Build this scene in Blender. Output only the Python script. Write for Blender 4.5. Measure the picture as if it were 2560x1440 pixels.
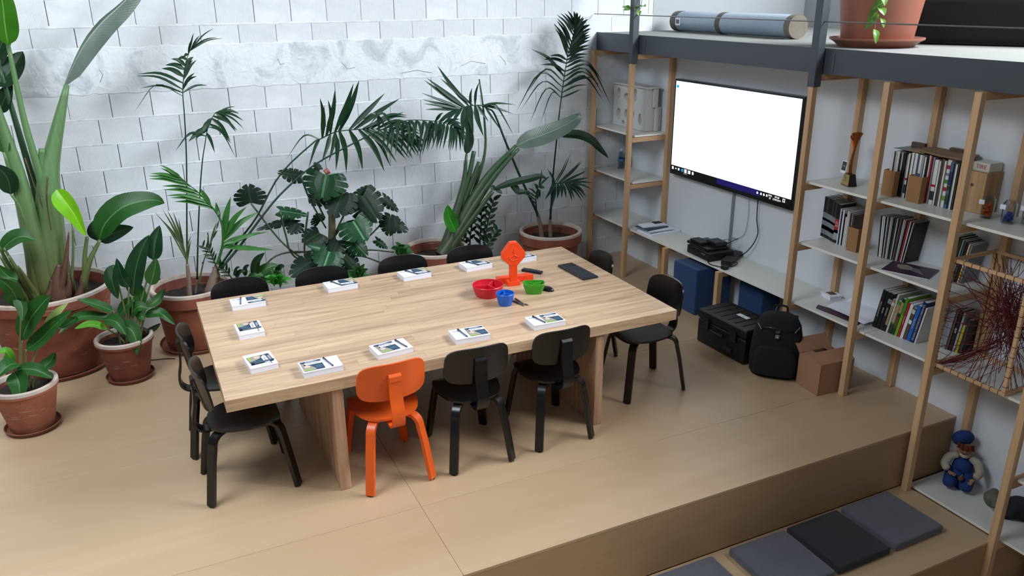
import bpy, bmesh, math, random
from mathutils import Vector, Matrix
PI = math.pi
for o in list(bpy.data.objects): bpy.data.objects.remove(o)
SC = bpy.context.scene
COL = SC.collection
# ------------------------------------------------------------------ camera
cam = bpy.data.cameras.new('camera'); cam.sensor_width = 36.0; cam.lens = 36.0*1998.8/2560
cam.clip_start = .05; cam.clip_end = 200
co = bpy.data.objects.new('camera', cam); COL.objects.link(co)
co.location = (-4.8459, -7.3227, 2.7579); co.rotation_euler = (1.2184, .0076, -.4444)
SC.camera = co
# ------------------------------------------------------------------ light
SC.view_settings.view_transform = 'Standard'; SC.view_settings.look = 'None'
SC.view_settings.gamma = 1; SC.view_settings.use_curve_mapping = False
SC.view_settings.exposure = 0.0
w = bpy.data.worlds.new('world'); SC.world = w; w.use_nodes = True
w.node_tree.nodes['Background'].inputs[0].default_value = (.86, .90, .98, 1)
w.node_tree.nodes['Background'].inputs[1].default_value = .13
def area(name, loc, aim, sx, sy, power, col):
    l = bpy.data.lights.new(name, 'AREA'); l.shape = 'RECTANGLE'; l.size = sx; l.size_y = sy
    l.energy = power; l.color = col
    o = bpy.data.objects.new(name, l); COL.objects.link(o); o.location = loc
    d = Vector(aim)-Vector(loc); o.rotation_euler = d.to_track_quat('-Z', 'Y').to_euler()
    return o
area('window_light', (2.2, -5.4, 5.4), (-4.6, -2.2, .3), 4.6, 1.8, 880, (.90, .95, 1.0))
area('window_light', (-7.5, -12, 5.4), (-5.0, -1.5, 1.0), 3.6, 2.0, 70, (.90, .95, 1.0))
area('skylight', (-6.6, -3.8, 5.4), (-6.4, -1.8, 0), 2.6, 2.6, 310, (.84, .92, 1.0))
# ------------------------------------------------------------------ materials
def lin(h):
    if isinstance(h, str):
        c = [int(h[i:i+2], 16)/255 for i in (0, 2, 4)]
        return tuple((x/12.92 if x < .04045 else ((x+.055)/1.055)**2.4) for x in c)
    return h
MATS = {}
class N:
    def __init__(s, name):
        s.m = bpy.data.materials.new(name); s.m.use_nodes = True; s.t = s.m.node_tree; s.n = s.t.nodes
        s.b = s.n['Principled BSDF']; MATS[name] = s.m
    def add(s, typ, **kw):
        x = s.n.new(typ)
        for k, v in kw.items():
            if k in x.inputs.keys(): x.inputs[k].default_value = v
            else: setattr(x, k, v)
        return x
    def link(s, a, b): s.t.links.new(a, b)
def plain(name, col, rough=.5, metal=0, spec=.5, vary=.0, bump=0, bscale=60, coat=0, emit=0, trans=0, sheen=0):
    """colour with a little procedural mottling and optional fine relief"""
    q = N(name); c = lin(col); b = q.b
    b.inputs['Roughness'].default_value = rough; b.inputs['Metallic'].default_value = metal
    b.inputs['Specular IOR Level'].default_value = spec
    if coat: b.inputs['Coat Weight'].default_value = coat; b.inputs['Coat Roughness'].default_value = .15
    if trans: b.inputs['Transmission Weight'].default_value = trans
    if sheen: b.inputs['Sheen Weight'].default_value = sheen
    tc = q.add('ShaderNodeTexCoord')
    nz = q.add('ShaderNodeTexNoise', Scale=bscale*.12 if bump else 6.0, Detail=5.0)
    q.link(tc.outputs['Object'], nz.inputs['Vector'])
    mx = q.add('ShaderNodeMix'); mx.data_type = 'RGBA'
    k = vary
    mx.inputs[6].default_value = (*[x*(1-k) for x in c], 1); mx.inputs[7].default_value = (*[min(1, x*(1+k)) for x in c], 1)
    q.link(nz.outputs['Fac'], mx.inputs[0]); q.link(mx.outputs[2], b.inputs['Base Color'])
    if bump:
        n2 = q.add('ShaderNodeTexNoise', Scale=float(bscale), Detail=4.0); q.link(tc.outputs['Object'], n2.inputs['Vector'])
        bp = q.add('ShaderNodeBump', Strength=bump, Distance=.002); q.link(n2.outputs['Fac'], bp.inputs['Height']); q.link(bp.outputs[0], b.inputs['Normal'])
    if emit:
        b.inputs['Emission Color'].default_value = (*c, 1); b.inputs['Emission Strength'].default_value = emit
    return q.m
def wood(name, c1, c2, c3, axis='X', rough=.45, scale=1.0, vary=.12, streak=.5, objvar=True, coat=0, knots=False):
    q = N(name); b = q.b; b.inputs['Roughness'].default_value = rough
    if coat: b.inputs['Coat Weight'].default_value = coat; b.inputs['Coat Roughness'].default_value = .3
    tc = q.add('ShaderNodeTexCoord'); oi = q.add('ShaderNodeObjectInfo')
    add = q.add('ShaderNodeVectorMath'); add.operation = 'ADD'
    ml = q.add('ShaderNodeVectorMath'); ml.operation = 'SCALE'; ml.inputs[3].default_value = 37.0
    cb = q.add('ShaderNodeCombineXYZ')
    for i in range(3): q.link(oi.outputs['Random'], cb.inputs[i])
    q.link(cb.outputs[0], ml.inputs[0]); q.link(tc.outputs['Object'], add.inputs[0]); q.link(ml.outputs[0], add.inputs[1])
    mp = q.add('ShaderNodeMapping'); s = [14*scale]*3; s['XYZ'.index(axis)] = .9*scale; mp.inputs['Scale'].default_value = s
    q.link((add if objvar else tc).outputs[0 if objvar else 'Object'], mp.inputs['Vector'])
    n1 = q.add('ShaderNodeTexNoise', Scale=1.6, Detail=7.0, Roughness=.6, Distortion=.8); q.link(mp.outputs[0], n1.inputs['Vector'])
    r = q.add('ShaderNodeValToRGB'); e = r.color_ramp.elements
    e[0].position = .30; e[0].color = (*lin(c3), 1); e[1].position = .52; e[1].color = (*lin(c1), 1)
    e2 = e.new(.75); e2.color = (*lin(c2), 1)
    q.link(n1.outputs['Fac'], r.inputs[0])
    mp2 = q.add('ShaderNodeMapping'); s2 = [60*scale]*3; s2['XYZ'.index(axis)] = 2.2*scale; mp2.inputs['Scale'].default_value = s2
    q.link((add if objvar else tc).outputs[0 if objvar else 'Object'], mp2.inputs['Vector'])
    n2 = q.add('ShaderNodeTexNoise', Scale=1.5, Detail=3.0); q.link(mp2.outputs[0], n2.inputs['Vector'])
    mr = q.add('ShaderNodeMapRange'); mr.inputs[1].default_value = .3; mr.inputs[2].default_value = .7; mr.inputs[3].default_value = 1-streak*.3; mr.inputs[4].default_value = 1.0
    q.link(n2.outputs['Fac'], mr.inputs[0])
    hv = q.add('ShaderNodeHueSaturation'); q.link(r.outputs[0], hv.inputs['Color'])
    mr2 = q.add('ShaderNodeMapRange'); mr2.inputs[3].default_value = 1-vary; mr2.inputs[4].default_value = 1+vary*.6
    q.link(oi.outputs['Random'], mr2.inputs[0])
    mu = q.add('ShaderNodeMath'); mu.operation = 'MULTIPLY'; q.link(mr.outputs[0], mu.inputs[0]); q.link(mr2.outputs[0], mu.inputs[1])
    q.link(mu.outputs[0], hv.inputs['Value']); q.link(hv.outputs[0], b.inputs['Base Color'])
    bp = q.add('ShaderNodeBump', Strength=.12, Distance=.001); q.link(n2.outputs['Fac'], bp.inputs['Height']); q.link(bp.outputs[0], b.inputs['Normal'])
    return q.m
wood('maple', 'caa987', 'd7ba9a', 'a58467', 'X', .36, 1.0, .12, .6, coat=.15)
wood('table_leg', 'c49b7c', 'd6b292', 'a37c60', 'Z', .55, .8, .1, .6)
wood('birch_floor', 'b69a7a', 'ba9f80', 'b29674', 'X', .42, .22, .02, .06, coat=.15)
wood('birch_riser', 'a98a67', 'b0916f', 'a0815e', 'X', .5, .22, .02, .15)
wood('beech_post', 'cba57c', 'd5b08a', 'bc956d', 'Z', .5, .7, .08, .4)
wood('beech_y', 'cba57c', 'd5b08a', 'bc956d', 'Y', .5, .7, .08, .4)
wood('beech_x', 'c29b74', 'cca680', 'b08963', 'X', .5, .7, .08, .4)
wood('pine', 'b99468', 'c9a67c', 'a07a50', 'Z', .55, .6, .05, .6)
plain('white_wall', 'd3d7db', .8, vary=.02, bump=.05, bscale=80)
plain('upper_wall', 'a6aaad', .85, vary=.04)
plain('laminate', 'cfcfc8', .35, vary=.01)
plain('laminate_edge', 'e4e3da', .45, vary=.01)
plain('steel', '474c53', .42, .2, vary=.06)
plain('steel_dark', '3c4148', .45, .2, vary=.06)
plain('weld', '565b60', .5, .4)
plain('roll_wrap', '8fa0b0', .3, vary=.15, bump=.5, bscale=40)
plain('cable_steel', '8b8b8b', .35, .7)
plain('concrete', '7f807c', .85, vary=.16, bump=.3, bscale=30)
plain('black_paint', '0c0d10', .27, vary=.1, bump=.04, bscale=120)
plain('orange_paint', 'e25c1c', .38, vary=.03, bump=.05, bscale=120)
plain('soil', '241b17', .95, vary=.5, bump=1, bscale=60)
plain('saucer_clay', '74402f', .65, vary=.15, bump=.2)
plain('plastic_clay', '945c4a', .45, vary=.04)
plain('screen_white', 'ffffff', .5, emit=1.35)
plain('tv_black', '0d0d12', .22)
plain('taskbar', '08080f', .4)
plain('taskbar_blue', '1d1470', .4, emit=.25)
plain('icon_white', 'f4f4f4', .4, emit=.9)
plain('icon_blue', '2aa7d8', .4, emit=.8)
plain('icon_grey', '777a80', .4, emit=.5)
plain('cushion_grey', '50525a', .95, vary=.12, bump=.8, bscale=260, sheen=.3)
plain('cushion_dark', '151920', .95, vary=.12, bump=.8, bscale=260, sheen=.2)
plain('pouf_blue', '0d3767', .9, vary=.08, bump=.6, bscale=260, sheen=.2)
plain('hard_plastic', '0f1012', .5, vary=.2, bump=.2, bscale=200)
plain('pack_fabric', '08090c', .9, vary=.2, bump=.6, bscale=200)
plain('pack_trim', '6f7378', .5)
plain('card_brown', 'a0755a', .8, vary=.06, bump=.1)
plain('card_in', '7a5a40', .85, vary=.06)
plain('holder_card', '9a6f48', .8, vary=.04)
plain('paper_white', 'e6e8f2', .6, vary=.01)
plain('paper_grey', '8c8f93', .7, vary=.05)
plain('kraft', '83664f', .8, vary=.08)
plain('navy', '1c3550', .4, vary=.05)
plain('navy2', '2a5368', .4, vary=.05)
plain('lime_print', '8fae3c', .5, vary=.2)
plain('print_grey', '8f8a7c', .5, vary=.5, bscale=300)
plain('print_pink', 'c9b2a4', .5, vary=.2)
plain('ink', '15161a', .5)
plain('pen_black', '15181c', .25)
plain('pen_clear', '5a6470', .2)
plain('red_plastic', 'cc1a2e', .4, vary=.03)
plain('blue_plastic', '1560c4', .4, vary=.03)
plain('green_plastic', '3f9a22', .4, vary=.03)
plain('orange_plastic', 'f24612', .4, vary=.03)
plain('keyboard_body', '1d2127', .45)
plain('key', '262b33', .5)
plain('styrofoam', 'c9c9c6', .8, vary=.03, bump=.4, bscale=300)
plain('trophy_wood', '1d1a18', .4)
plain('brass', 'b59c5e', .4, .5)
plain('copper_metal', '8a4a1e', .35, .6, vary=.3)
plain('bottle_blue', '3b6fa0', .4)
plain('furry_grey', '5f5d52', .95, vary=.4, bump=1, bscale=150)
plain('doll_blue', '17306b', .9, vary=.1, bump=.5, bscale=200)
plain('doll_shirt', '9f9886', .9, vary=.1, bump=.5, bscale=200)
plain('doll_skin', '8d6852', .7)
plain('doll_bread', '5a3527', .8, vary=.2)
plain('bag_cloth', '191b22', .95, vary=.2, bump=.5, bscale=200)
plain('thread', '5a121a', .8)
plain('sofa_black', '0e0f13', .95, vary=.2, bump=.6, bscale=120, sheen=.2)
plain('wrap_brown', '5a5048', .7, vary=.3)
plain('foam_end', '6b6458', .9, vary=.4, bump=.6, bscale=80)
plain('tag_white', 'cfd2d4', .6)
plain('conduit', '8e9498', .35, .3)
plain('cable_black', '0b0b0c', .5)
plain('cable_white', 'aeb3b8', .5)
plain('cable_cream', 'a59a72', .6)
plain('flower_orange', 'd95a16', .5, vary=.15)
plain('candy_blue', '2c4a92', .5, vary=.2)
plain('candy_red', 'b0303c', .5, vary=.2)
for k, h in dict(stalk='4c6c3b', stalkd='243f27', bark='7c6a5b', husk='5a3d2e', trunkg='4e4a35', copper='8a4f3c').items(): plain('v_'+k, h, .5, vary=.25, bump=.3, bscale=50)
for nm_, lo_, hi_ in (('stalk', '5b5e35', '56784a'), ('stalkd', '353f26', '284a2e')):
    q = N('v_'+nm_); q.b.inputs['Roughness'].default_value = .45
    tc = q.add('ShaderNodeTexCoord'); sx = q.add('ShaderNodeSeparateXYZ'); q.link(tc.outputs['Object'], sx.inputs[0])
    mr = q.add('ShaderNodeMapRange'); mr.inputs[1].default_value = .6; mr.inputs[2].default_value = 1.5; q.link(sx.outputs[2], mr.inputs[0])
    mp = q.add('ShaderNodeMapping'); mp.inputs['Scale'].default_value = (40, 40, 3); q.link(tc.outputs['Object'], mp.inputs['Vector'])
    nz = q.add('ShaderNodeTexNoise', Scale=1.0, Detail=4.0); q.link(mp.outputs[0], nz.inputs['Vector'])
    mx = q.add('ShaderNodeMix'); mx.data_type = 'RGBA'; mx.inputs[6].default_value = (*lin(lo_), 1); mx.inputs[7].default_value = (*lin(hi_), 1); q.link(mr.outputs[0], mx.inputs[0])
    hv = q.add('ShaderNodeHueSaturation'); m2 = q.add('ShaderNodeMapRange'); m2.inputs[3].default_value = .7; m2.inputs[4].default_value = 1.3; q.link(nz.outputs['Fac'], m2.inputs[0]); q.link(m2.outputs[0], hv.inputs['Value'])
    q.link(mx.outputs[2], hv.inputs['Color']); q.link(hv.outputs[0], q.b.inputs['Base Color'])
def leafmat(name, col, vein, rough=.36, ribs=True, trans=.12):
    q = N('v_'+name); b = q.b; b.inputs['Specular IOR Level'].default_value = .6 if name in ('glossd', 'lime', 'pale') else .25; b.inputs['Roughness'].default_value = rough
    uv = q.add('ShaderNodeUVMap'); sx = q.add('ShaderNodeSeparateXYZ'); q.link(uv.outputs[0], sx.inputs[0])
    tc = q.add('ShaderNodeTexCoord'); nz = q.add('ShaderNodeTexNoise', Scale=9.0, Detail=4.0); q.link(tc.outputs['Object'], nz.inputs['Vector'])
    c = lin(col); mx = q.add('ShaderNodeMix'); mx.data_type = 'RGBA'
    mx.inputs[6].default_value = (*[x*.65 for x in c], 1); mx.inputs[7].default_value = (*[min(1, x*1.35) for x in c], 1); q.link(nz.outputs['Fac'], mx.inputs[0])
    ab = q.add('ShaderNodeMath'); ab.operation = 'ABSOLUTE'; q.link(sx.outputs[0], ab.inputs[0])
    lt = q.add('ShaderNodeMath'); lt.operation = 'LESS_THAN'; lt.inputs[1].default_value = .05; q.link(ab.outputs[0], lt.inputs[0])
    m2 = q.add('ShaderNodeMix'); m2.data_type = 'RGBA'; m2.inputs[7].default_value = (*lin(vein), 1)
    q.link(lt.outputs[0], m2.inputs[0]); q.link(mx.outputs[2], m2.inputs[6]); q.link(m2.outputs[2], b.inputs['Base Color'])
    if ribs:
        sn = q.add('ShaderNodeMath'); sn.operation = 'MULTIPLY'; sn.inputs[1].default_value = 230; 
        ad = q.add('ShaderNodeMath'); ad.operation = 'MULTIPLY_ADD'; ad.inputs[1].default_value = -.12; q.link(ab.outputs[0], ad.inputs[0]); q.link(sx.outputs[1], ad.inputs[2])
        q.link(ad.outputs[0], sn.inputs[0]); s3 = q.add('ShaderNodeMath'); s3.operation = 'SINE'; q.link(sn.outputs[0], s3.inputs[0])
        bp = q.add('ShaderNodeBump', Strength=.09, Distance=.002); q.link(s3.outputs[0], bp.inputs['Height']); q.link(bp.outputs[0], b.inputs['Normal'])
    b.inputs['Subsurface Weight'].default_value = 0
    tr = q.add('ShaderNodeBsdfTranslucent'); q.link(m2.outputs[2], tr.inputs[0])
    ms = q.add('ShaderNodeMixShader', Fac=trans); q.link(b.outputs[0], ms.inputs[1]); q.link(tr.outputs[0], ms.inputs[2])
    q.link(ms.outputs[0], q.n['Material Output'].inputs[0])
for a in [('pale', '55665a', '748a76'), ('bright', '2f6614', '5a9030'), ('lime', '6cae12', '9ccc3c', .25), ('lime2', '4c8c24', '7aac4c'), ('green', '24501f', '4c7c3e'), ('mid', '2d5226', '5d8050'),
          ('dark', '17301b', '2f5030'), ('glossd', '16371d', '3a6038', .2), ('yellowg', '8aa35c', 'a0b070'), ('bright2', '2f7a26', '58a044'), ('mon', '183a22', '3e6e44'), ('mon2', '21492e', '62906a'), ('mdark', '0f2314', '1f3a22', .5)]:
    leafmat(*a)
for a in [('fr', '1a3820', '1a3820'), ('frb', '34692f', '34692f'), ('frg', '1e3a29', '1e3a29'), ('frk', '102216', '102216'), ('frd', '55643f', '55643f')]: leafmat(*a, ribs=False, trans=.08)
def glass(name, col, rough=.05):
    q = N(name); q.b.inputs['Base Color'].default_value = (*lin(col), 1); q.b.inputs['Transmission Weight'].default_value = 1; q.b.inputs['Roughness'].default_value = rough; q.b.inputs['IOR'].default_value = 1.2
glass('clear_plastic', 'dfe6ea')
# blocks: white painted hollow clay block with fine vertical ribs
def blockmat(name, ribs):
    q = N(name); b = q.b; b.inputs['Roughness'].default_value = .62
    tc = q.add('ShaderNodeTexCoord'); oi = q.add('ShaderNodeObjectInfo'); sx = q.add('ShaderNodeSeparateXYZ'); q.link(tc.outputs['Object'], sx.inputs[0])
    nz = q.add('ShaderNodeTexNoise', Scale=5.0, Detail=6.0); q.link(tc.outputs['Object'], nz.inputs['Vector'])
    r = q.add('ShaderNodeValToRGB'); e = r.color_ramp.elements; e[0].position = .3; e[0].color = (*lin('c3c8cd'), 1); e[1].position = .6; e[1].color = (*lin('d8dce0'), 1)
    q.link(nz.outputs['Fac'], r.inputs[0]); q.link(r.outputs[0], b.inputs['Base Color'])
    nb = q.add('ShaderNodeTexNoise', Scale=40.0, Detail=5.0); q.link(tc.outputs['Object'], nb.inputs['Vector'])
    bp = q.add('ShaderNodeBump', Strength=.35, Distance=.003); q.link(nb.outputs['Fac'], bp.inputs['Height'])
    last = bp
    if ribs:
        mu = q.add('ShaderNodeMath'); mu.operation = 'MULTIPLY'; mu.inputs[1].default_value = 2*PI/.0088; q.link(sx.outputs[0], mu.inputs[0])
        sn = q.add('ShaderNodeMath'); sn.operation = 'SINE'; q.link(mu.outputs[0], sn.inputs[0])
        mr = q.add('ShaderNodeMapRange'); mr.inputs[1].default_value = .35; mr.inputs[2].default_value = .8; q.link(sn.outputs[0], mr.inputs[0])
        n3 = q.add('ShaderNodeTexNoise', Scale=4.0, Detail=3.0); q.link(tc.outputs['Object'], n3.inputs['Vector'])
        m3 = q.add('ShaderNodeMapRange'); m3.inputs[1].default_value = .4; m3.inputs[2].default_value = .6; m3.inputs[3].default_value = .25; q.link(n3.outputs['Fac'], m3.inputs[0])
        mm = q.add('ShaderNodeMath'); mm.operation = 'MULTIPLY'; q.link(mr.outputs[0], mm.inputs[0]); q.link(m3.outputs[0], mm.inputs[1])
        iv = q.add('ShaderNodeMath'); iv.operation = 'MULTIPLY'; iv.inputs[1].default_value = -1; q.link(mm.outputs[0], iv.inputs[0])
        b2 = q.add('ShaderNodeBump', Strength=.5, Distance=.0035); q.link(iv.outputs[0], b2.inputs['Height']); q.link(bp.outputs[0], b2.inputs['Normal']); last = b2
        mx = q.add('ShaderNodeMix'); mx.data_type = 'RGBA'; mx.inputs[7].default_value = (*lin('a3a9ae'), 1)
        m4 = q.add('ShaderNodeMath'); m4.operation = 'MULTIPLY'; m4.inputs[1].default_value = .45; q.link(mm.outputs[0], m4.inputs[0])
        q.link(m4.outputs[0], mx.inputs[0]); q.link(r.outputs[0], mx.inputs[6]); q.link(mx.outputs[2], b.inputs['Base Color'])
    q.link(last.outputs[0], b.inputs['Normal'])
blockmat('block_ribbed', True); blockmat('block_flat', False)
def plastermat():
    q = N('plaster'); b = q.b; b.inputs['Roughness'].default_value = .75
    tc = q.add('ShaderNodeTexCoord')
    nz = q.add('ShaderNodeTexNoise', Scale=3.5, Detail=8.0, Roughness=.62, Distortion=1.2); q.link(tc.outputs['Object'], nz.inputs['Vector'])
    r = q.add('ShaderNodeValToRGB'); e = r.color_ramp.elements; e[0].position = .34; e[0].color = (*lin('b3bbc2'), 1); e[1].position = .5; e[1].color = (*lin('d5dade'), 1)
    q.link(nz.outputs['Fac'], r.inputs[0]); q.link(r.outputs[0], b.inputs['Base Color'])
    n2 = q.add('ShaderNodeTexNoise', Scale=9.0, Detail=8.0, Distortion=2.0); q.link(tc.outputs['Object'], n2.inputs['Vector'])
    bp = q.add('ShaderNodeBump', Strength=.7, Distance=.01); q.link(n2.outputs['Fac'], bp.inputs['Height']); q.link(bp.outputs[0], b.inputs['Normal'])
plastermat()
def claymat(name, c1, c2, stain):
    """terracotta, whitish lime bloom towards the rim"""
    q = N(name); b = q.b; b.inputs['Roughness'].default_value = .7
    tc = q.add('ShaderNodeTexCoord'); nz = q.add('ShaderNodeTexNoise', Scale=7.0, Detail=6.0); q.link(tc.outputs['Object'], nz.inputs['Vector'])
    r = q.add('ShaderNodeValToRGB'); e = r.color_ramp.elements; e[0].position = .35; e[0].color = (*lin(c1), 1); e[1].position = .65; e[1].color = (*lin(c2), 1); q.link(nz.outputs['Fac'], r.inputs[0])
    mp = q.add('ShaderNodeMapping'); mp.inputs['Scale'].default_value = (2, 2, 16); q.link(tc.outputs['Object'], mp.inputs['Vector'])
    n2 = q.add('ShaderNodeTexNoise', Scale=2.0, Detail=6.0, Roughness=.7); q.link(mp.outputs[0], n2.inputs['Vector'])
    mr = q.add('ShaderNodeMapRange'); mr.inputs[1].default_value = .62-stain*.3; mr.inputs[2].default_value = .72-stain*.25; q.link(n2.outputs['Fac'], mr.inputs[0])
    mu = q.add('ShaderNodeMath'); mu.operation = 'MULTIPLY'; mu.inputs[1].default_value = .85; q.link(mr.outputs[0], mu.inputs[0])
    mx = q.add('ShaderNodeMix'); mx.data_type = 'RGBA'; mx.inputs[7].default_value = (*lin('b5a8a0'), 1); q.link(mu.outputs[0], mx.inputs[0]); q.link(r.outputs[0], mx.inputs[6]); q.link(mx.outputs[2], b.inputs['Base Color'])
    bp = q.add('ShaderNodeBump', Strength=.3, Distance=.003); q.link(n2.outputs['Fac'], bp.inputs['Height']); q.link(bp.outputs[0], b.inputs['Normal'])
claymat('clay', '743c2a', '874a36', 0.02); claymat('clay_dark', '6a3527', '7c4433', 0.05); claymat('clay_rim', 'a99384', 'c9bcb0', .7); claymat('clay_light', '8a503b', '9a5e47', .1)
# ------------------------------------------------------------------ mesh builder
class B:
    def __init__(s): s.v = []; s.f = []; s.mi = []; s.uv = {}; s.ms = []
    def mat(s, name):
        if name not in s.ms: s.ms.append(name)
        return s.ms.index(name)
    def face(s, idx, m=0): s.f.append(tuple(idx)); s.mi.append(m)
    def box(s, x0, x1, y0, y1, z0, z1, m=None, M=None, fm=None):
        i = len(s.v); k = s.mat(m) if m else 0
        P = [(x0, y0, z0), (x1, y0, z0), (x1, y1, z0), (x0, y1, z0), (x0, y0, z1), (x1, y0, z1), (x1, y1, z1), (x0, y1, z1)]
        if M is not None: P = [tuple(M @ Vector(p)) for p in P]
        s.v += P
        for j, q in enumerate([(0, 3, 2, 1), (4, 5, 6, 7), (0, 1, 5, 4), (1, 2, 6, 5), (2, 3, 7, 6), (3, 0, 4, 7)]):
            s.face([i+a for a in q], s.mat(fm[j]) if fm and fm.get(j) else k)
        return s
    def prism(s, poly, h0, h1, m=None, M=None, axis=2):
        """polygon in a plane extruded along axis"""
        i = len(s.v); k = s.mat(m) if m else 0; n = len(poly)
        def P(p, h): return {2: (p[0], p[1], h), 1: (p[0], h, p[1]), 0: (h, p[0], p[1])}[axis]
        for h in (h0, h1):
            for p in poly:
                q = P(p, h); s.v.append(tuple(M @ Vector(q)) if M is not None else q)
        s.face([i+a for a in range(n)][::-1], k); s.face([i+n+a for a in range(n)], k)
        for a in range(n): s.face([i+a, i+(a+1) % n, i+n+(a+1) % n, i+n+a], k)
        return s
    def lathe(s, prof, n=32, m=None, c=(0, 0, 0), mats=None, cap0=True, cap1=True):
        i = len(s.v); k = s.mat(m) if m else 0
        for r, z in prof:
            for a in range(n):
                t = 2*PI*a/n; s.v.append((c[0]+r*math.cos(t), c[1]+r*math.sin(t), c[2]+z))
        for j in range(len(prof)-1):
            kk = s.mat(mats[j]) if mats else k
            for a in range(n): s.face([i+j*n+a, i+j*n+(a+1) % n, i+(j+1)*n+(a+1) % n, i+(j+1)*n+a], kk)
        if cap0: s.face([i+a for a in range(n)][::-1], k)
        if cap1: s.face([i+(len(prof)-1)*n+a for a in range(n)], s.mat(mats[-1]) if mats else k)
        return s
    def tube(s, pts, r, n=8, m=None, r1=None, cap=True):
        pts = [Vector(p) for p in pts]; r1 = r if r1 is None else r1; k = s.mat(m) if m else 0
        i = len(s.v); L = len(pts); up = None
        for j, p in enumerate(pts):
            d = (pts[min(j+1, L-1)]-pts[max(j-1, 0)]).normalized()
            if up is None:
                up = Vector((0, 0, 1)) if abs(d.z) < .9 else Vector((1, 0, 0))
            a = d.cross(up).normalized(); up = a.cross(d).normalized()
            rr = (r+(r1-r)*j/(L-1)) if not callable(r) else r(j/(L-1))
            for q in range(n):
                t = 2*PI*q/n; s.v.append(tuple(p+a*math.cos(t)*rr+up*math.sin(t)*rr))
        for j in range(L-1):
            for q in range(n): s.face([i+j*n+q, i+j*n+(q+1) % n, i+(j+1)*n+(q+1) % n, i+(j+1)*n+q], k)
        if cap:
            s.face([i+q for q in range(n)][::-1], k); s.face([i+(L-1)*n+q for q in range(n)], k)
        return s
    def strip(s, path, wdir, w, th, m=None):
        """flat bar swept along path; wdir = width direction"""
        path = [Vector(p) for p in path]; W = Vector(wdir).normalized(); k = s.mat(m) if m else 0; i = len(s.v); L = len(path)
        for j, p in enumerate(path):
            d = (path[min(j+1, L-1)]-path[max(j-1, 0)]).normalized(); nn = d.cross(W).normalized()
            for a, b_ in ((-1, -1), (1, -1), (1, 1), (-1, 1)): s.v.append(tuple(p+W*a*w/2+nn*b_*th/2))
        for j in range(L-1):
            for q in range(4): s.face([i+j*4+q, i+j*4+(q+1) % 4, i+(j+1)*4+(q+1) % 4, i+(j+1)*4+q], k)
        s.face([i+3, i+2, i+1, i], k); e = i+(L-1)*4; s.face([e, e+1, e+2, e+3], k)
        return s
    def ball(s, c, r, m=None, n=12, k=8, sc=(1, 1, 1), M=None):
        i = len(s.v); mi = s.mat(m) if m else 0
        for a in range(k+1):
            t = PI*a/k
            for b_ in range(n):
                u = 2*PI*b_/n; p = Vector((r*sc[0]*math.sin(t)*math.cos(u), r*sc[1]*math.sin(t)*math.sin(u), r*sc[2]*math.cos(t)))
                if M is not None: p = M @ p
                s.v.append((c[0]+p.x, c[1]+p.y, c[2]+p.z))
        for a in range(k):
            for b_ in range(n): s.face([i+a*n+b_, i+(a+1)*n+b_, i+(a+1)*n+(b_+1) % n, i+a*n+(b_+1) % n], mi)
        return s
    def mesh(s, name, bevel=0, seg=2, smooth=False, merge=True):
        me = bpy.data.meshes.new(name); me.from_pydata(s.v, [], s.f)
        for q in s.ms: me.materials.append(MATS[q])
        for p, k in zip(me.polygons, s.mi): p.material_index = k
        if s.uv:
            ul = me.uv_layers.new(name='UVMap')
            for l in me.loops: ul.data[l.index].uv = s.uv.get(l.vertex_index, (0, 0))
        bm = bmesh.new(); bm.from_mesh(me)
        if merge: bmesh.ops.remove_doubles(bm, verts=bm.verts, dist=1e-5)
        if bevel:
            ed = [e for e in bm.edges if len(e.link_faces) == 2 and e.calc_face_angle(0) > .6]
            bmesh.ops.bevel(bm, geom=ed, offset=bevel, segments=seg, affect='EDGES', profile=.6, clamp_overlap=True)
        bmesh.ops.recalc_face_normals(bm, faces=bm.faces) if not s.uv else None
        bm.to_mesh(me); bm.free()
        if smooth:
            for p in me.polygons: p.use_smooth = True
        return me
def clean(n): return n
def link(name, me, parent=None, loc=None):
    o = bpy.data.objects.new(name, me); COL.objects.link(o)
    if parent is not None: o.parent = parent
    if loc is not None: o.location = loc
    return o
def obj(name, b, parent=None, m=None, bevel=0, seg=2, smooth=False, loc=None, auto=False, merge=True):
    if m and not b.ms: b.mat(m)
    me = b.mesh(name, bevel, seg, smooth, merge); o = link(name, me, parent, loc)
    if auto:
        for p in me.polygons: p.use_smooth = True
        md = o.modifiers.new('n', 'WEIGHTED_NORMAL') if False else None
        try: me.set_sharp_from_angle(angle=.6)
        except Exception: pass
    return o
def tag(o, label, cat, group=None, kind=None):
    if label: o['label'] = label
    if cat: o['category'] = cat
    if group: o['group'] = group
    if kind: o['kind'] = kind
    return o
def thing(name, label, cat, loc=(0, 0, 0), rz=0, group=None):
    o = bpy.data.objects.new(name, None); COL.objects.link(o); o.location = loc; o.rotation_euler = (0, 0, rz); o.empty_display_size = .1
    return tag(o, label, cat, group)
def struct(o): o['kind'] = 'structure'; return o
def dup(root, loc, rz, label, group=None):
    r = root.copy(); COL.objects.link(r); r.location = loc; r.rotation_euler = (0, 0, rz); r['label'] = label
    if group: r['group'] = group
    for ch in list(root.children):
        c = ch.copy(); COL.objects.link(c); c.parent = r
        for g in list(ch.children):
            d = g.copy(); COL.objects.link(d); d.parent = c
    return r
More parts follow.
